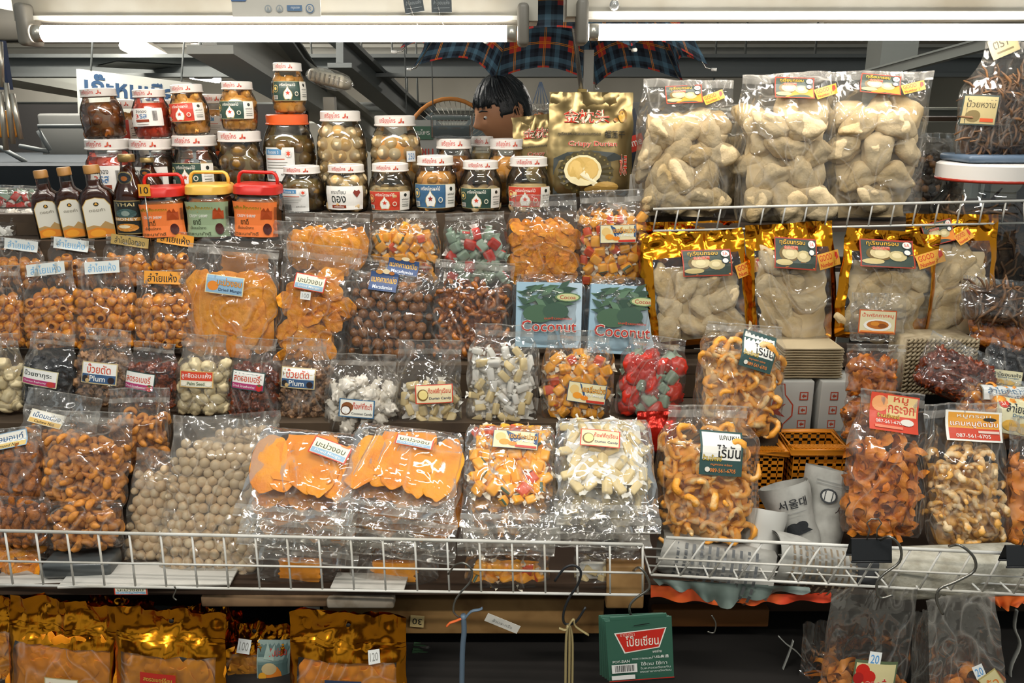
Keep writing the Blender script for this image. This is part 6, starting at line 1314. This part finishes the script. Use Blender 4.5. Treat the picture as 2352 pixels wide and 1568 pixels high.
# timber under the baskets
def plank(label, x0, x1, y0, y1, Y, d, m=WOOD, name='timber_plank'):
    a, b = at(x0, y0, Y), at(x1, y1, Y); o = MB().rbox((0, 0, 0), (b.x-a.x, d, a.z-b.z), .003).build(name, m); o.location = ((a.x+b.x)/2, Y+d/2, (a.z+b.z)/2); return tag(o, label, 'plank')
plank('long worn timber beam under the front of the stall with a knot in it', 740, 1386, 1376, 1456, 1.42, .03)
plank('timber block at the end of the left wire basket', 1395, 1478, 1300, 1398, 1.345, .03)
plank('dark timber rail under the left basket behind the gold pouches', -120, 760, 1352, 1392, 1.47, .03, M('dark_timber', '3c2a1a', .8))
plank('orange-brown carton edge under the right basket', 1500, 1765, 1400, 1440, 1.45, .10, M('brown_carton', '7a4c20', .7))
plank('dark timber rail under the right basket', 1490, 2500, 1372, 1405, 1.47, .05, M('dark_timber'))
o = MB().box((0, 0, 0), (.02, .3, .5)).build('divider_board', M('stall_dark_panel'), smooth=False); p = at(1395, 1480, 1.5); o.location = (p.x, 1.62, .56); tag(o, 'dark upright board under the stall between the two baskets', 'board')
# cloths hanging below the right basket
def drape(name, label, pts_top, depth_pts, Y, m, amp=.006):
    """cloth edge: top line and ragged lower line, wavy in depth, with thickness"""
    n = len(pts_top); mb = MB()
    def fn(u, v, o=0):
        i = min(n-2, int(u*(n-1))); t = u*(n-1)-i
        a = V(at(*pts_top[i], Y)).lerp(at(*pts_top[i+1], Y), t); b = V(at(*depth_pts[i], Y)).lerp(at(*depth_pts[i+1], Y), t)
        p = a.lerp(b, v); p.y += amp*sin(u*31)*v+o; return p
    mb.grid(fn, 48, 5); mb.grid(lambda u, v: fn(u, v, .003), 48, 5); o = mb.build(name, m); return tag(o, label, 'cloth')
drape('plastic_cloth', 'orange and red plastic sheet edge under the right basket', [(1495, 1345), (1600, 1352), (1700, 1362), (1800, 1366), (1910, 1362)], [(1495, 1372), (1600, 1384), (1710, 1388), (1790, 1384), (1908, 1380)], 1.345, M('orange_red_sheet', 'e04a2a', .45, ncol='f07a2c', nscale=8))
drape('plastic_cloth', 'grey-green torn plastic sheet over the orange one under the right basket', [(1500, 1330), (1580, 1336), (1650, 1340), (1740, 1344), (1860, 1350)], [(1515, 1345), (1590, 1358), (1655, 1396), (1735, 1372), (1860, 1356)], 1.333, M('grey_green_sheet', '7c8a82', .5, ncol='5c6a62', nscale=14), .01)
drape('plastic_cloth', 'red sheet edge showing at the lower right under the basket', [(2262, 1362), (2310, 1368), (2380, 1372), (2420, 1372)], [(2280, 1384), (2310, 1400), (2345, 1386), (2420, 1402)], 1.30, M('orange_red_sheet'))
# paper in the right basket
def cone(label, px, py, Y, L, r0, r1, rot, m=None, bend=0, txt=None, ink='2c3034'):
    m4 = Matrix.Translation(at(px, py, Y)) @ Euler(tuple(R(a) for a in rot)).to_matrix().to_4x4(); root = thing('paper_roll', label, 'paper', m4)
    prof = [(r0+(r1-r0)*t+.003*sin(t*9), -L/2+L*t) for t in (0, .15, .3, .45, .6, .75, .9, 1)]
    mb = MB().lathe(prof, 26); mb.v = [tuple(V(v)*(1+.05*noise.noise(V(v)*40+V((px, 0, 0))))) for v in mb.v]
    mb.lathe([(q[0]*.93, q[1]) for q in prof], 26); mb.build('paper', m or M('newsprint', 'aeaca4', .75, ncol='96948c', nscale=30), root)
    rm = (r0+r1)/2
    def mp(x, z, off):
        t = (z+L/2)/L; rr_ = (r0+(r1-r0)*t)*1.05+.0015+off; a = -pi/2+x/rm; return V((cos(a)*rr_, sin(a)*rr_, z))
    e = []; rr = random.Random(int(px))
    if txt: e += txt
    else:
        for i in range(11):
            y = .08+.075*i; x = .06
            while x < .9: q = rr.uniform(.04, .16); e.append(('r', x, y, min(.94, x+q), y+.028, ink)); x += q+.03
    decal('newsprint_lettering', root, e, mp, rm*2.4, L*.9, gx=8, gy=4)
    return root
cone('newspaper roll lying lower left in the right basket, full of small print', 1640, 1292, 1.395, .20, .038, .046, (0, 100, -8), ink='5a5c5c')
cone('newspaper bundle in the middle of the right basket', 1865, 1295, 1.385, .17, .045, .040, (0, 105, 6), ink='8a7a64')
cone('white paper tube standing open beside the front pork rinds', 1745, 1248, 1.42, .12, .030, .044, (-28, 10, 0), M('white_paper', 'c0beb6', .6), txt=[('r', .1, .1, .12, .12, 'c8c6c0')])
cone('newspaper with a black line drawing, standing behind the white tube', 1822, 1195, 1.47, .14, .034, .046, (-20, -16, 0), txt=[('t', '서울대', .5, .8, .5, .14, '2a2c2e'), ('e', .40, .42, .14, .10, '26282a'), ('e', .55, .46, .12, .07, '26282a'), ('p', [(.25, .3), (.5, .5), (.75, .36), (.5, .34)], '26282a'), ('p', [(.2, .2), (.35, .44), (.44, .2)], '26282a'), ('r', .15, .66, .7, .67, '8a8a86')])
cone('white newspaper cone with round crest beside the crackling bag', 1895, 1172, 1.50, .16, .036, .052, (-16, 14, 0), txt=[('e', .32, .72, .13, .10, '3a3c3e'), ('e', .32, .72, .10, .075, 'c6c4bc'), ('r', .26, .66, .38, .78, '3a3c3e'), ('t', '서울대', .68, .56, .42, .13, '3c3030'), ('r', .1, .9, .8, .91, '8a8a86'), ('r', .1, .86, .7, .87, '8a8a86')])
cone('plain white paper sheet rolled below the crackling bag', 1975, 1225, 1.57, .15, .040, .050, (-22, 40, 0), M('white_paper'), txt=[('r', .1, .1, .12, .12, 'c8c6c0')])
flatbox('printed_card', 'red card with white small print inside the white paper tube', 'card', 1765, 1205, 1.44, (.035, .004, .05), M('red_card', 'b8442e', .5, ncol='e8c8b0', nscale=300, fac=(.5, .55)), 10)
flatbox('styrofoam_block', 'pale foam block lying in the right end of the right basket', 'block', 2190, 1310, 1.33, (.26, .08, .07), M('foam', 'b8b4a4', .8, ncol='9c9684', nscale=40, bump=.001), 4)
flatbox('printed_sleeve', 'dark grey paper sleeve with Korean lettering in the right basket', 'paper', 2015, 1310, 1.345, (.07, .03, .05), M('grey_sleeve', '4e5052', .6), -20)
# orange plastic baskets
def plastic_basket(label, x0, x1, y0, y1, Y, depth):
    a, b = at(x0, y1, Y), at(x1, y0, Y); w, h = b.x-a.x, b.z-a.z; root = thing('plastic_basket', label, 'basket', Matrix.Translation((a.x, Y, a.z)))
    m = M('orange_plastic', 'c87a1c', .35); nx = 8; ny = 9; t = .003
    mb = MB()
    for face in (0, 1, 2, 3):
        L = w if face in (0, 2) else depth
        def put(cx, cz, sx, sz, face=face):
            if face == 0: mb.box((cx, 0, cz), (sx, t, sz))
            elif face == 2: mb.box((cx, depth, cz), (sx, t, sz))
            elif face == 1: mb.box((0, cx, cz), (t, sx, sz))
            else: mb.box((w, cx, cz), (t, sx, sz))
        n = max(3, int(L/.016)); st_ = L/n
        for i in range(n+1): put(i*st_ if 0 < i < n else (0.004 if i == 0 else L-.004), h/2, st_*.62, h)
        for j in range(ny+1): put(L/2, j*h/ny, L, h/ny*.38)
    mb.box((w/2, depth/2, .002), (w, depth, .004)); mb.build('basket_wall', m, root, smooth=False)
    mb = MB(); r_ = [(-.006, -.006), (w+.006, -.006), (w+.006, depth+.006), (-.006, depth+.006)]
    mb.tube([V((x, y, h)) for x, y in r_], .007, 8, closed=True); mb.build('basket_rim', m, root)
    mb = MB(); n = 14
    for i in range(n): mb.box((w*(i+.5)/n, .012, h+.004), (w/n*.4, .03, .004), mat=Matrix.Rotation(.7, 3, 'Z'))
    mb.build('rim_lattice', m, root, smooth=False)
    return root
plastic_basket('orange slotted plastic basket, left one beside the front pork rinds', 1690, 1800, 1040, 1168, 1.60, .10)
plastic_basket('orange slotted plastic basket, right one behind the newspaper', 1812, 1950, 1036, 1172, 1.595, .10)
# white boxes with red flower, plates, wicker
ZX = -.70
slab('display_shelf', 'board the white flower boxes stand on', .50, 1.25, 1.72, 1.95, ZX, .02, M('dark_timber'))
for i, (x0, x1, lb) in enumerate(((1700, 1872, 'white box with red flower and arrows under the paper trays'), (1876, 2040, 'second white box with round stamp beside the flower box'))):
    a, b = at(x0, 1000, 1.735), at(x1, 876, 1.735); w, h = b.x-a.x, b.z-zrel(ZX)-.001; root = thing('packing_box', lb, 'box', Matrix.Translation((a.x, 1.735, zrel(ZX)+.001)))
    MB().rbox((w/2, .08, h/2), (w, .16, h), .002).build('carton', M('box_white', 'b4b2aa', .6), root)
    e = []
    for k, y in enumerate((.25, .5, .75)): e += [('r', .80, y-.07, .92, y+.07, 'b0442c'), ('r', .815, y-.055, .905, y+.055, 'b4b2aa'), ('p', [(.83, y), (.86, y+.04), (.86, y+.015), (.895, y+.015), (.895, y-.015), (.86, y-.015), (.86, y-.04)], 'b0442c')]
    if i == 0: e += [('p', [(.1, .04), (.58, .04), (.6, .25), (.72, .4), (.72, .6), (.6, .78), (.58, .97), (.1, .97)], 'b0442c'), ('p', [(.1, .055), (.565, .055), (.585, .26), (.7, .41), (.7, .59), (.585, .77), (.565, .955), (.1, .955)], 'b4b2aa'), star(.44, .5, .2, 1.2, 'a02c20', 6, .35)]
    else: e = [(q[0], *[v-.66 if n in (0, 2) and isinstance(v, float) else v for n, v in enumerate(q[1:])]) if q[0] == 'r' else (q[0], [(x-.66, y) for x, y in q[1]], q[2]) for q in e]+[('e', .75, .5, .3, .42, '6a5c54'), ('e', .75, .5, .27, .38, 'b4b2aa'), ('t', 'ตราดอกไม้', .75, .5, .4, .14, '8a4a3a')]
    decal('box_print', root, e, lambda x, z, o: V((w/2+x, -.0004-o, h/2+z)), w, h)
zt2 = at(1800, 874, 1.735).z
o = plank('grey shelf edge under the white flower boxes', 1680, 1960, 1000, 1028, 1.70, .03, M('grey_edge', '4e5450', .6))
pt = at(1866, 866, 1.74); zt0 = zrel(ZX)+.001+(at(1700, 876, 1.735).z-zrel(ZX)-.001)+.002
proto = None
for k in range(12):
    mb = MB(); hh = .0052; w_ = 136*ppm(1866, 830, 1.74)
    mb.rbox((0, 0, 0), (w_, .15, .0032), .0015, seg=1); mb.tube([V((-w_/2, -.075, .0012)), V((w_/2, -.075, .0012)), V((w_/2, .075, .0012)), V((-w_/2, .075, .0012))], .0019, 6, closed=True)
    if proto is None: proto = o = mb.build('paper_tray', M('tray_board', 'b8a684', .7)); 
    else: o = proto.copy(); COL.objects.link(o)
    o.location = (pt.x+.0012*sin(k*2.1), 1.82, zt0+.004+k*.0056); tag(o, 'cream paper tray in the neat pile under the middle gold pouch', 'tray', 'paper trays piled on the white boxes')
slab('display_shelf', 'step under the gold durian pouches', .47, 1.32, 1.80, 1.955, -.545, .012, M('dark_timber'))
def wicker(label, x0, x1, y0, y1, Y):
    a, b = at(x0, y1, Y), at(x1, y0, Y); w, h = b.x-a.x, b.z-a.z; root = thing('wicker_basket', label, 'basket', Matrix.Translation((a.x, Y, a.z))); mb = MB()
    rows = max(4, int(h/.009)); n = 46
    for j in range(rows):
        z = (j+.5)*h/rows
        for ph in (0, pi):
            mb.tube([V((w*i/n, .005*sin(i*1.1+ph), z+.0035*cos(i*1.1+ph))) for i in range(n+1)], .0028, 5)
    mb.box((w/2, .05, h/2), (w*.98, .08, h*.95)); mb.build('wicker_wall', M('wicker_cane', 'a8987a', .7, ncol='8a7a5c', nscale=60), root); return root
wicker('pale wicker basket with braided rim behind the dried chili bag', 2070, 2250, 778, 905, 1.71)
slab('display_shelf', 'board behind the right-hand small bags', 1.0, 1.9, 1.66, 1.90, -.60, .02, M('dark_timber'))
# ---------------------------------------------------------------- hooks, clips, ribbons
CHROME = M('chrome_wire', '8a8880', .25, .9); BLKW = M('black_wire', '1e2022', .35)
def curve_pts(pts, k=4):
    P = [V((p[0], p[1], p[2] if len(p) > 2 else 0)) for p in pts]; out = []
    for i in range(len(P)-1):
        p0, p1, p2, p3 = P[max(i-1, 0)], P[i], P[i+1], P[min(i+2, len(P)-1)]
        for j in range(k):
            t = j/k; out.append(.5*((2*p1)+(-p0+p2)*t+(2*p0-5*p1+4*p2-p3)*t*t+(-p0+3*p1-3*p2+p3)*t**3))
    out.append(P[-1]); return out
def hook(label, pts, Y, m, r=.0018):
    o = MB().tube([at(p.x, p.y, Y+p.z) for p in curve_pts(pts)], r, 8).build('s_hook', m); return tag(o, label, 'hook')
hook('chrome S-hook on the basket holding the grey-blue ribbon', [(1030, 1318, .03), (1045, 1298, .01), (1066, 1293), (1084, 1310), (1080, 1335), (1060, 1358), (1045, 1380), (1042, 1405), (1058, 1420)], 1.262, CHROME)
hook('black S-hook on the basket holding the cream ribbons', [(1274, 1334, .0), (1296, 1305), (1318, 1298), (1334, 1312), (1328, 1340), (1306, 1375), (1294, 1410), (1298, 1432), (1322, 1428), (1345, 1394)], 1.262, BLKW, .0022)
hook('dark S-hook at the end of the left basket holding the green cards', [(1455, 1310, .03), (1470, 1303), (1488, 1328), (1490, 1352), (1462, 1372), (1446, 1392), (1452, 1416), (1478, 1428), (1500, 1418)], 1.262, CHROME, .0022)
hook('steel S-hook by the binder clip on the right basket', [(2022, 1240, .02), (2044, 1232), (2068, 1256), (2066, 1290), (2030, 1318), (2014, 1340), (2020, 1372), (2050, 1366)], 1.235, CHROME, .0022)
hook('large steel S-hook on the right basket with a clear bag hanging from it', [(2180, 1254, .02), (2205, 1252), (2236, 1278), (2238, 1310), (2196, 1335), (2158, 1352), (2152, 1380), (2166, 1410)], 1.222, CHROME, .0024)
hook('small curled hook under the left basket', [(400, 1345, .0), (404, 1355), (398, 1370), (406, 1378)], 1.31, CHROME, .0014)
hook('thin steel hook hanging in the dark under the right basket', [(1634, 1412), (1644, 1430), (1640, 1452), (1625, 1450)], 1.35, CHROME, .0015)
def binder(label, cx, y0, y1, w, Y):
    p = at(cx, (y0+y1)/2, Y); k = ppm(cx, y1, Y); W_ = w*k; H = (y1-y0)*k; root = thing('binder_clip', label, 'clip', Matrix.Translation(p))
    mb = MB(); n = 1
    prof = [V((0, -.011, -H/2)), V((0, -.012, -H/2+.003)), V((0, -.002, H/2)), V((0, .002, H/2)), V((0, .012, -H/2+.003)), V((0, .011, -H/2))]
    for s in range(len(prof)-1):
        a, b = prof[s], prof[s+1]
        mb.add([a+V((-W_/2, 0, 0)), a+V((W_/2, 0, 0)), b+V((W_/2, 0, 0)), b+V((-W_/2, 0, 0))], [(0, 1, 2, 3)])
    mb.tube([V((-W_/2, -.0115, -H/2)), V((W_/2, -.0115, -H/2))], .0018, 8); mb.tube([V((-W_/2, .0115, -H/2)), V((W_/2, .0115, -H/2))], .0018, 8); mb.build('clip_body', BLKW, root)
    hh = 52*k
    MB().tube([V((-.008, -.003, H/2)), V((-.006, -.004, H/2+hh*.5)), V((-.012, -.004, H/2+hh*.8)), V((-.006, -.004, H/2+hh)), V((.006, -.004, H/2+hh)), V((.012, -.004, H/2+hh*.8)), V((.006, -.004, H/2+hh*.5)), V((.008, -.003, H/2))], .0011, 8).build('clip_arm', CHROME, root)
    return root
binder('large black binder clip on the right basket rail under the crackling bag', 1998, 1234, 1284, 92, 1.262)
binder('black binder clip at the right edge of the rail', 2352, 1250, 1296, 92, 1.232)
def ribbon(name, label, pts, Y, r, m, flat=.35, cat='ribbon'):
    o = MB().tube([at(p.x, p.y, Y+p.z) for p in curve_pts(pts)], r, 8, flat=flat).build(name, m); return tag(o, label, cat)
BLU = M('grey_blue_ribbon', '5a6c7c', .5); CRM = M('cream_ribbon', '9c8c60', .6)
ribbon('tied_ribbon', 'flat grey-blue ribbon hanging straight from the chrome hook', [(1064, 1412), (1066, 1450), (1062, 1500), (1060, 1640)], 1.258, .0065, BLU, .7)
ribbon('tied_ribbon', 'knotted end of the grey-blue ribbon sticking up to the right', [(1066, 1422), (1082, 1404), (1100, 1400), (1108, 1396)], 1.256, .0035, BLU, .5)
ribbon('tied_ribbon', 'short orange knot of cord beside the grey-blue ribbon', [(1060, 1420), (1046, 1426), (1034, 1430), (1026, 1438)], 1.256, .003, M('orange_cord', 'd8642a', .6), .6)
for dx in (-6, 2, 9): ribbon('tied_ribbon', 'cream ribbon hanging from the black hook', [(1306+dx*.3, 1436), (1306+dx, 1480), (1304+dx, 1640)], 1.258+dx*.0003, .0032, CRM, .7)['group'] = 'cream ribbons on the black hook'
ribbon('tied_ribbon', 'loose cream bow at the top of the cream ribbons', [(1284, 1442), (1300, 1446), (1310, 1430), (1318, 1422), (1322, 1438), (1352, 1458)], 1.256, .003, CRM, .5)
m4 = Matrix.Translation(at(1154, 1432, 1.30)) @ Euler((0, R(25), 0)).to_matrix().to_4x4(); root = thing('paper_strip', 'slanting white paper strip stuck on the timber beam', 'paper', m4)
MB().box((0, .001, 0), (.062, .0012, .016)).build('paper', WHITEC, root, smooth=False); decal('pencil_note', root, [('t', 'ล้านละครึ่ง', .5, .5, .6, .4, '9a9a94')], lambda x, z, o: V((x, -o, z)), .062, .016)
m4 = Matrix.Translation(at(958, 1427, 1.412)) @ Euler((0, R(6+180), 0)).to_matrix().to_4x4(); root = thing('price_tag', 'yellowed tag with an upside-down 30 on the timber beam', 'tag', m4)
MB().box((0, .001, 0), (.026, .0015, .024)).build('card', M('yellowed_card', 'c8b078', .6), root, smooth=False); decal('tag_face', root, [('t', '30', .5, .5, .7, .55, '20201c')], lambda x, z, o: V((x, -o, z)), .026, .024)
flatbox('paper_tag', 'small white paper tag hanging under the basket above the right gold pouch', 'tag', 716, 1397, 1.38, (.03, .002, .022), WHITEC, 0)
m4 = Matrix.Translation(at(300, 1356, 1.325)); root = thing('small_label', 'loose mango name label lying under the basket rail', 'label', m4); decal('printed_label', root, D['mangoR'], lambda x, z, o: V((x, -o, z)), .058, .016); MB().box((0, .001, 0), (.058, .0012, .016)).build('card', WHITEC, root, smooth=False)
# green cards
for k in range(5):
    w_ = 150*ppm(1470, 1490, 1.25); h_ = 162*ppm(1470, 1490, 1.25)
    m4 = Matrix.Translation(at(1470-5*k, 1492-3*k, 1.25+.006*k)) @ Euler((0, R(-5+.6*k), 0)).to_matrix().to_4x4()
    if k == 0:
        root = thing('inhaler_card', 'front green blister card with red panel and white lettering on the dark hook', 'card', m4)
        e = [('r', 0, 0, 1, 1, '35604e'), ('p', [(.12, .80), (.92, .84), (.80, .52), (.26, .46)], 'f0ece0'), ('p', [(.145, .785), (.895, .825), (.785, .535), (.275, .48)], 'c8281c'), ('t', 'โป๊ยเซียน', .54, .655, .50, .17, 'f4ecdc'), ('t', 'ยาดมตรา', .32, .765, .22, .05, 'f0b0a0'), ('t', 'พกง่าย', .76, .47, .14, .05, 'e8e8e0'),
             ('t', 'POY-SIAN', .20, .34, .26, .045, 'e8e8e0'), ('t', 'MARK II INHALER', .52, .37, .30, .03, 'c8d0c8'), ('t', '八仙鼻通', .80, .385, .26, .05, 'e8e8e0'), ('r', .05, .16, .44, .30, 'e8e6e0'), ('b', .10, .18, .40, .285, '1c1c1c'), ('t', 'ใช้ดม ใช้ทา', .70, .29, .40, .06, 'd8dcd4'), ('t', 'ในหลอดเดียวกัน', .72, .22, .46, .04, 'c8d0c8'), ('t', 'บรรเทาอาการวิงเวียน', .72, .165, .48, .035, 'c8d0c8'), ('r', .04, .06, .40, .13, 'e8e6e0'), ('r', 0, .0, 1, .035, '101414'), ('r', 0, .035, 1, .05, 'b8281c'), ('p', [(.42, .92), (.66, .94), (.66, .955), (.42, .935)], '14201c')]
        decal('card_print', root, e, lambda x, z, o: V((x, -o, z)), w_, h_)
        MB().rbox((0, .0014, 0), (w_*1.01, .0022, h_*1.01), .001).build('card', M('green_card', '35604e', .4), root); MB().rbox((0, .0014, h_*.51), (w_*.86, .0022, .012), .001).build('hang_tab', M('green_card'), root)
    else:
        o = MB().rbox((0, .0014, 0), (w_, .0022, h_), .001).build('inhaler_card', M('green_card')); o.matrix_world = m4; tag(o, 'green blister card behind the front one on the dark hook', 'card', 'green cards behind the front one')
# gold pouches hanging under the left basket
def lowp(label, cx, ytop, w, Y, kind, stk=(), cxt=None, lean=2, yaw=0, cap=10, size=.07, win=(.07, .93, .03, .74)):
    rt, m4, S = gold_pouch(label, cx, ytop, ytop+340*w/250, w, Y, lean, cxt, stk, yaw=yaw, win=win, kind=kind, size=size, cap=cap)
    u = 0; v = .925; p = S.pt(u, v, -1, .001); MB().lathe([(.004, 0), (.0045, .0006), (0, .0008)], 14).build('hang_hole', M('painted_hole_shade', '14100c', .8), rt, M4=Matrix.Translation(p) @ Euler((pi/2, 0, 0)).to_matrix().to_4x4())  # solid dark disc painted in for the shade of a punched hole
    mb = MB(); mb.grid(lambda a, b: S.pt(2*a-1, .83+.012*b, -1, .0012), 24, 1); mb.grid(lambda a, b: S.pt(2*a-1, .805+.010*b, -1, .0010), 24, 1); mb.build('zip_strip', GOLD, rt)
    return rt
lowp('gold zip pouch at the far left under the basket', -10, 1368, 190, 1.36, 'mango', cap=6)
lowp('large gold zip pouch of dried mango under the basket, second from left', 150, 1380, 250, 1.32, 'mango', [(frm('b8a878', 'e8e0c8', .03)+[('t', 'ขนุนอบ', .5, .5, .7, .5, 'd8482c')], (104, 1556, 180, 1600), 0, LS, .003)], cap=8, size=.10)
lowp('gold zip pouch with red name label under the basket', 392, 1402, 246, 1.30, 'mango', [([('r', 0, 0, 1, 1, 'b82a1e'), ('t', 'สตรอเบอร์รี่อบ', .5, .76, .8, .2, 'e0b84a', '5a1408'), ('t', 'Dried', .5, .4, .5, .2, 'f0e0c0')], (322, 1545, 404, 1600), -1, LS, .003)], cap=8, size=.10)
lowp('narrow gold pouch with pineapple picture label under the basket', 584, 1432, 166, 1.37, 'mango', [(frm('8a9c94', '5c7470', .03)+[('e', .42, .30, .30, .28, 'e0802a'), ('e', .36, .5, .22, .12, 'c8b080'), ('t', 'สับปะรด', .6, .80, .5, .14, 'c83a2a'), ('p', [(.2, .7), (.3, .98), (.42, .74), (.52, .94), (.5, .66)], '9aaca0'), ('e', .16, .36, .12, .08, 'e0a030')], (592, 1476, 668, 1590), 2, LS, .003), (price('100', '9a9a94'), (548, 1466, 578, 1492), -4, 'price_sticker', .003)], cap=6)
lowp('gold zip pouch with small white price square, right of the pineapple one', 800, 1408, 262, 1.30, 'mango', [(price('120', '8a8a84', 'd8d8d2'), (848, 1488, 874, 1514), 8, 'price_sticker', .003), ([('r', 0, 0, 1, 1, '2c3c58'), ('t', 'ขนุน', .5, .6, .6, .4, 'e8e0c8')], (746, 1562, 830, 1600), 0, LS, .003)], cap=8, size=.10)
lowp('rear gold pouch glimpsed between the left gold pouches', 280, 1372, 150, 1.40, 'mango', cap=4)
lowp('rear dark gold pouch behind the strawberry and pineapple ones', 480, 1396, 150, 1.43, 'mango', cap=4)
# clear bags hanging at lower right
bag('hanging_clear_bag', 'clear hanging bag of dark chips with 20 sticker and flower label', 'bag', 1968, 1352, 1680, 196, 1.27, 'crack', 0, 2010, T=.32, fill_=.55, neck=1.0, flap=.05, cap=50, film=FILM, seal=False, size=.04,
    st=[(price('20', '5a9ad0'), (1994, 1496, 2022, 1526), -8, 'price_sticker', .003), (frm('5c6a4c', 'd8cc98', .04)+[('e', .2, .76, .16, .16, 'c8281c'), ('e', .35, .62, .16, .16, 'c8281c'), ('e', .12, .58, .12, .14, 'a8201c'), ('t', 'ดอกงิ้ว', .58, .48, .6, .26, 'c8281c', 'f0e8d0')], (1956, 1520, 2056, 1610), -5, LS, .003)])
bag('hanging_clear_bag', 'clear hanging bag with cream label and 20 sticker on the large steel hook', 'bag', 2232, 1366, 1680, 170, 1.25, 'crack', 0, 2206, T=.26, fill_=.48, neck=.9, flap=.05, cap=30, film=FILM_H, seal=False, size=.04,
    st=[(price('20', '5a9ad0'), (2236, 1526, 2260, 1556), 14, 'price_sticker', .003), (frm('b8a868', 'd8cc98', .04)+[('t', 'งิ้ว', .5, .5, .6, .5, 'e07a2a')], (2254, 1540, 2300, 1590), 24, LS, .003)])
bag('hanging_clear_bag', 'side of a clear bag hung behind, between the two with 20 stickers', 'bag', 2118, 1405, 1680, 60, 1.31, None, 0, 2125, T=.3, film=FILM_H, seal=False)
bag('hanging_clear_bag', 'dim brown bag hanging in the dark left of the flower label bag', 'bag', 1880, 1430, 1680, 90, 1.36, 'crack', 0, 1885, T=.3, cap=20, film=FILM, seal=False, fill_=.7)
# bundles and black bags under the stall
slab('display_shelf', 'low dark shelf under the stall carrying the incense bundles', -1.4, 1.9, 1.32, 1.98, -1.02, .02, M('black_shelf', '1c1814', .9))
def bundle(name, label, x0, y0, x1, y1, Y, n, r, m, w, wrap=True):
    a, b = at(x0, y0, Y), at(x1, y1, Y); root = thing(name, label, 'bundle', Matrix.Translation(a)); d = b-a; rr = random.Random(n)
    for i in range(n):
        o = V((0, rr.uniform(-w, w), rr.uniform(-w*.5, w*.5))); MB().tube([o, o+d*.5+V((0, 0, rr.uniform(-.004, .004))), o+d*rr.uniform(.94, 1)+V((0, rr.uniform(-.004, .004), 0))], r, 6).build('stick', m, root)
    if wrap:
        mb = MB().ico(3, lambda p: d*(.5+.56*p.x)+V((0, p.y*w*1.5, p.z*w*.85))*(1+.25*noise.noise(p*4))); mb.build('film', FILM, root)
bundle('incense_bundle', 'bundle of dark green sticks in clear film on the low shelf', 950, 1492, 1190, 1525, 1.45, 46, .0022, M('green_stick', '3c5a3c', .5, var=.25), .022)
bundle('incense_bundle', 'red wrapped bundle below the green sticks', 950, 1535, 1130, 1578, 1.42, 40, .0024, M('red_stick', 'a02818', .45, var=.25), .024)
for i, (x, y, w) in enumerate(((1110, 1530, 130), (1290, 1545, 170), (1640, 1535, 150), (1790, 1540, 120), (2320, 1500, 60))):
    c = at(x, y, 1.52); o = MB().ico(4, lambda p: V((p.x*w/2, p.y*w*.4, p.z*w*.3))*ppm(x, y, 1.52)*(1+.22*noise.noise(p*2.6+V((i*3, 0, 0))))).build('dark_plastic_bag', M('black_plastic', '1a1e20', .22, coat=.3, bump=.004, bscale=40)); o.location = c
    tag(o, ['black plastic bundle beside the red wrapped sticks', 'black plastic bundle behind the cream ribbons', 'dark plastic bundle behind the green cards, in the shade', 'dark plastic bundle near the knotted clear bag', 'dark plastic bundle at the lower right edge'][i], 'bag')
m4 = Matrix.Translation(at(1662, 1510, 1.50)) @ Euler((0, R(-12), 0)).to_matrix().to_4x4(); root = thing('tag_card', 'olive cardboard tag hanging in the dark right of the green cards', 'card', m4)
MB().rbox((0, 0, 0), (.055, .003, .11), .001).build('card', M('olive_card', '5e583a', .6), root); decal('card_print', root, [('b', .1, .3, .3, .7, '20201c')], lambda x, z, o: V((x, -.0016-o, z)), .055, .11)
m = M('clear_strip_film', 'a8a8a0', .3); ribbon('tied_strip', 'white plastic strip knotted under the right basket', [(1822, 1470), (1812, 1500), (1790, 1560), (1780, 1620)], 1.38, .004, m, .3, 'strip'); ribbon('tied_strip', 'loose tails of the knotted white strip', [(1788, 1460), (1806, 1478), (1830, 1496), (1850, 1520)], 1.38, .003, m, .4, 'strip')
ribbon('tied_strip', 'pale twisted strip at the lower right corner', [(2335, 1400), (2330, 1440), (2342, 1480), (2320, 1540), (2330, 1620)], 1.36, .005, m, .4, 'strip')
plastic_basket('dark olive plastic basket rim at the bottom under the stall', 1552, 1745, 1536, 1640, 1.40, .16)
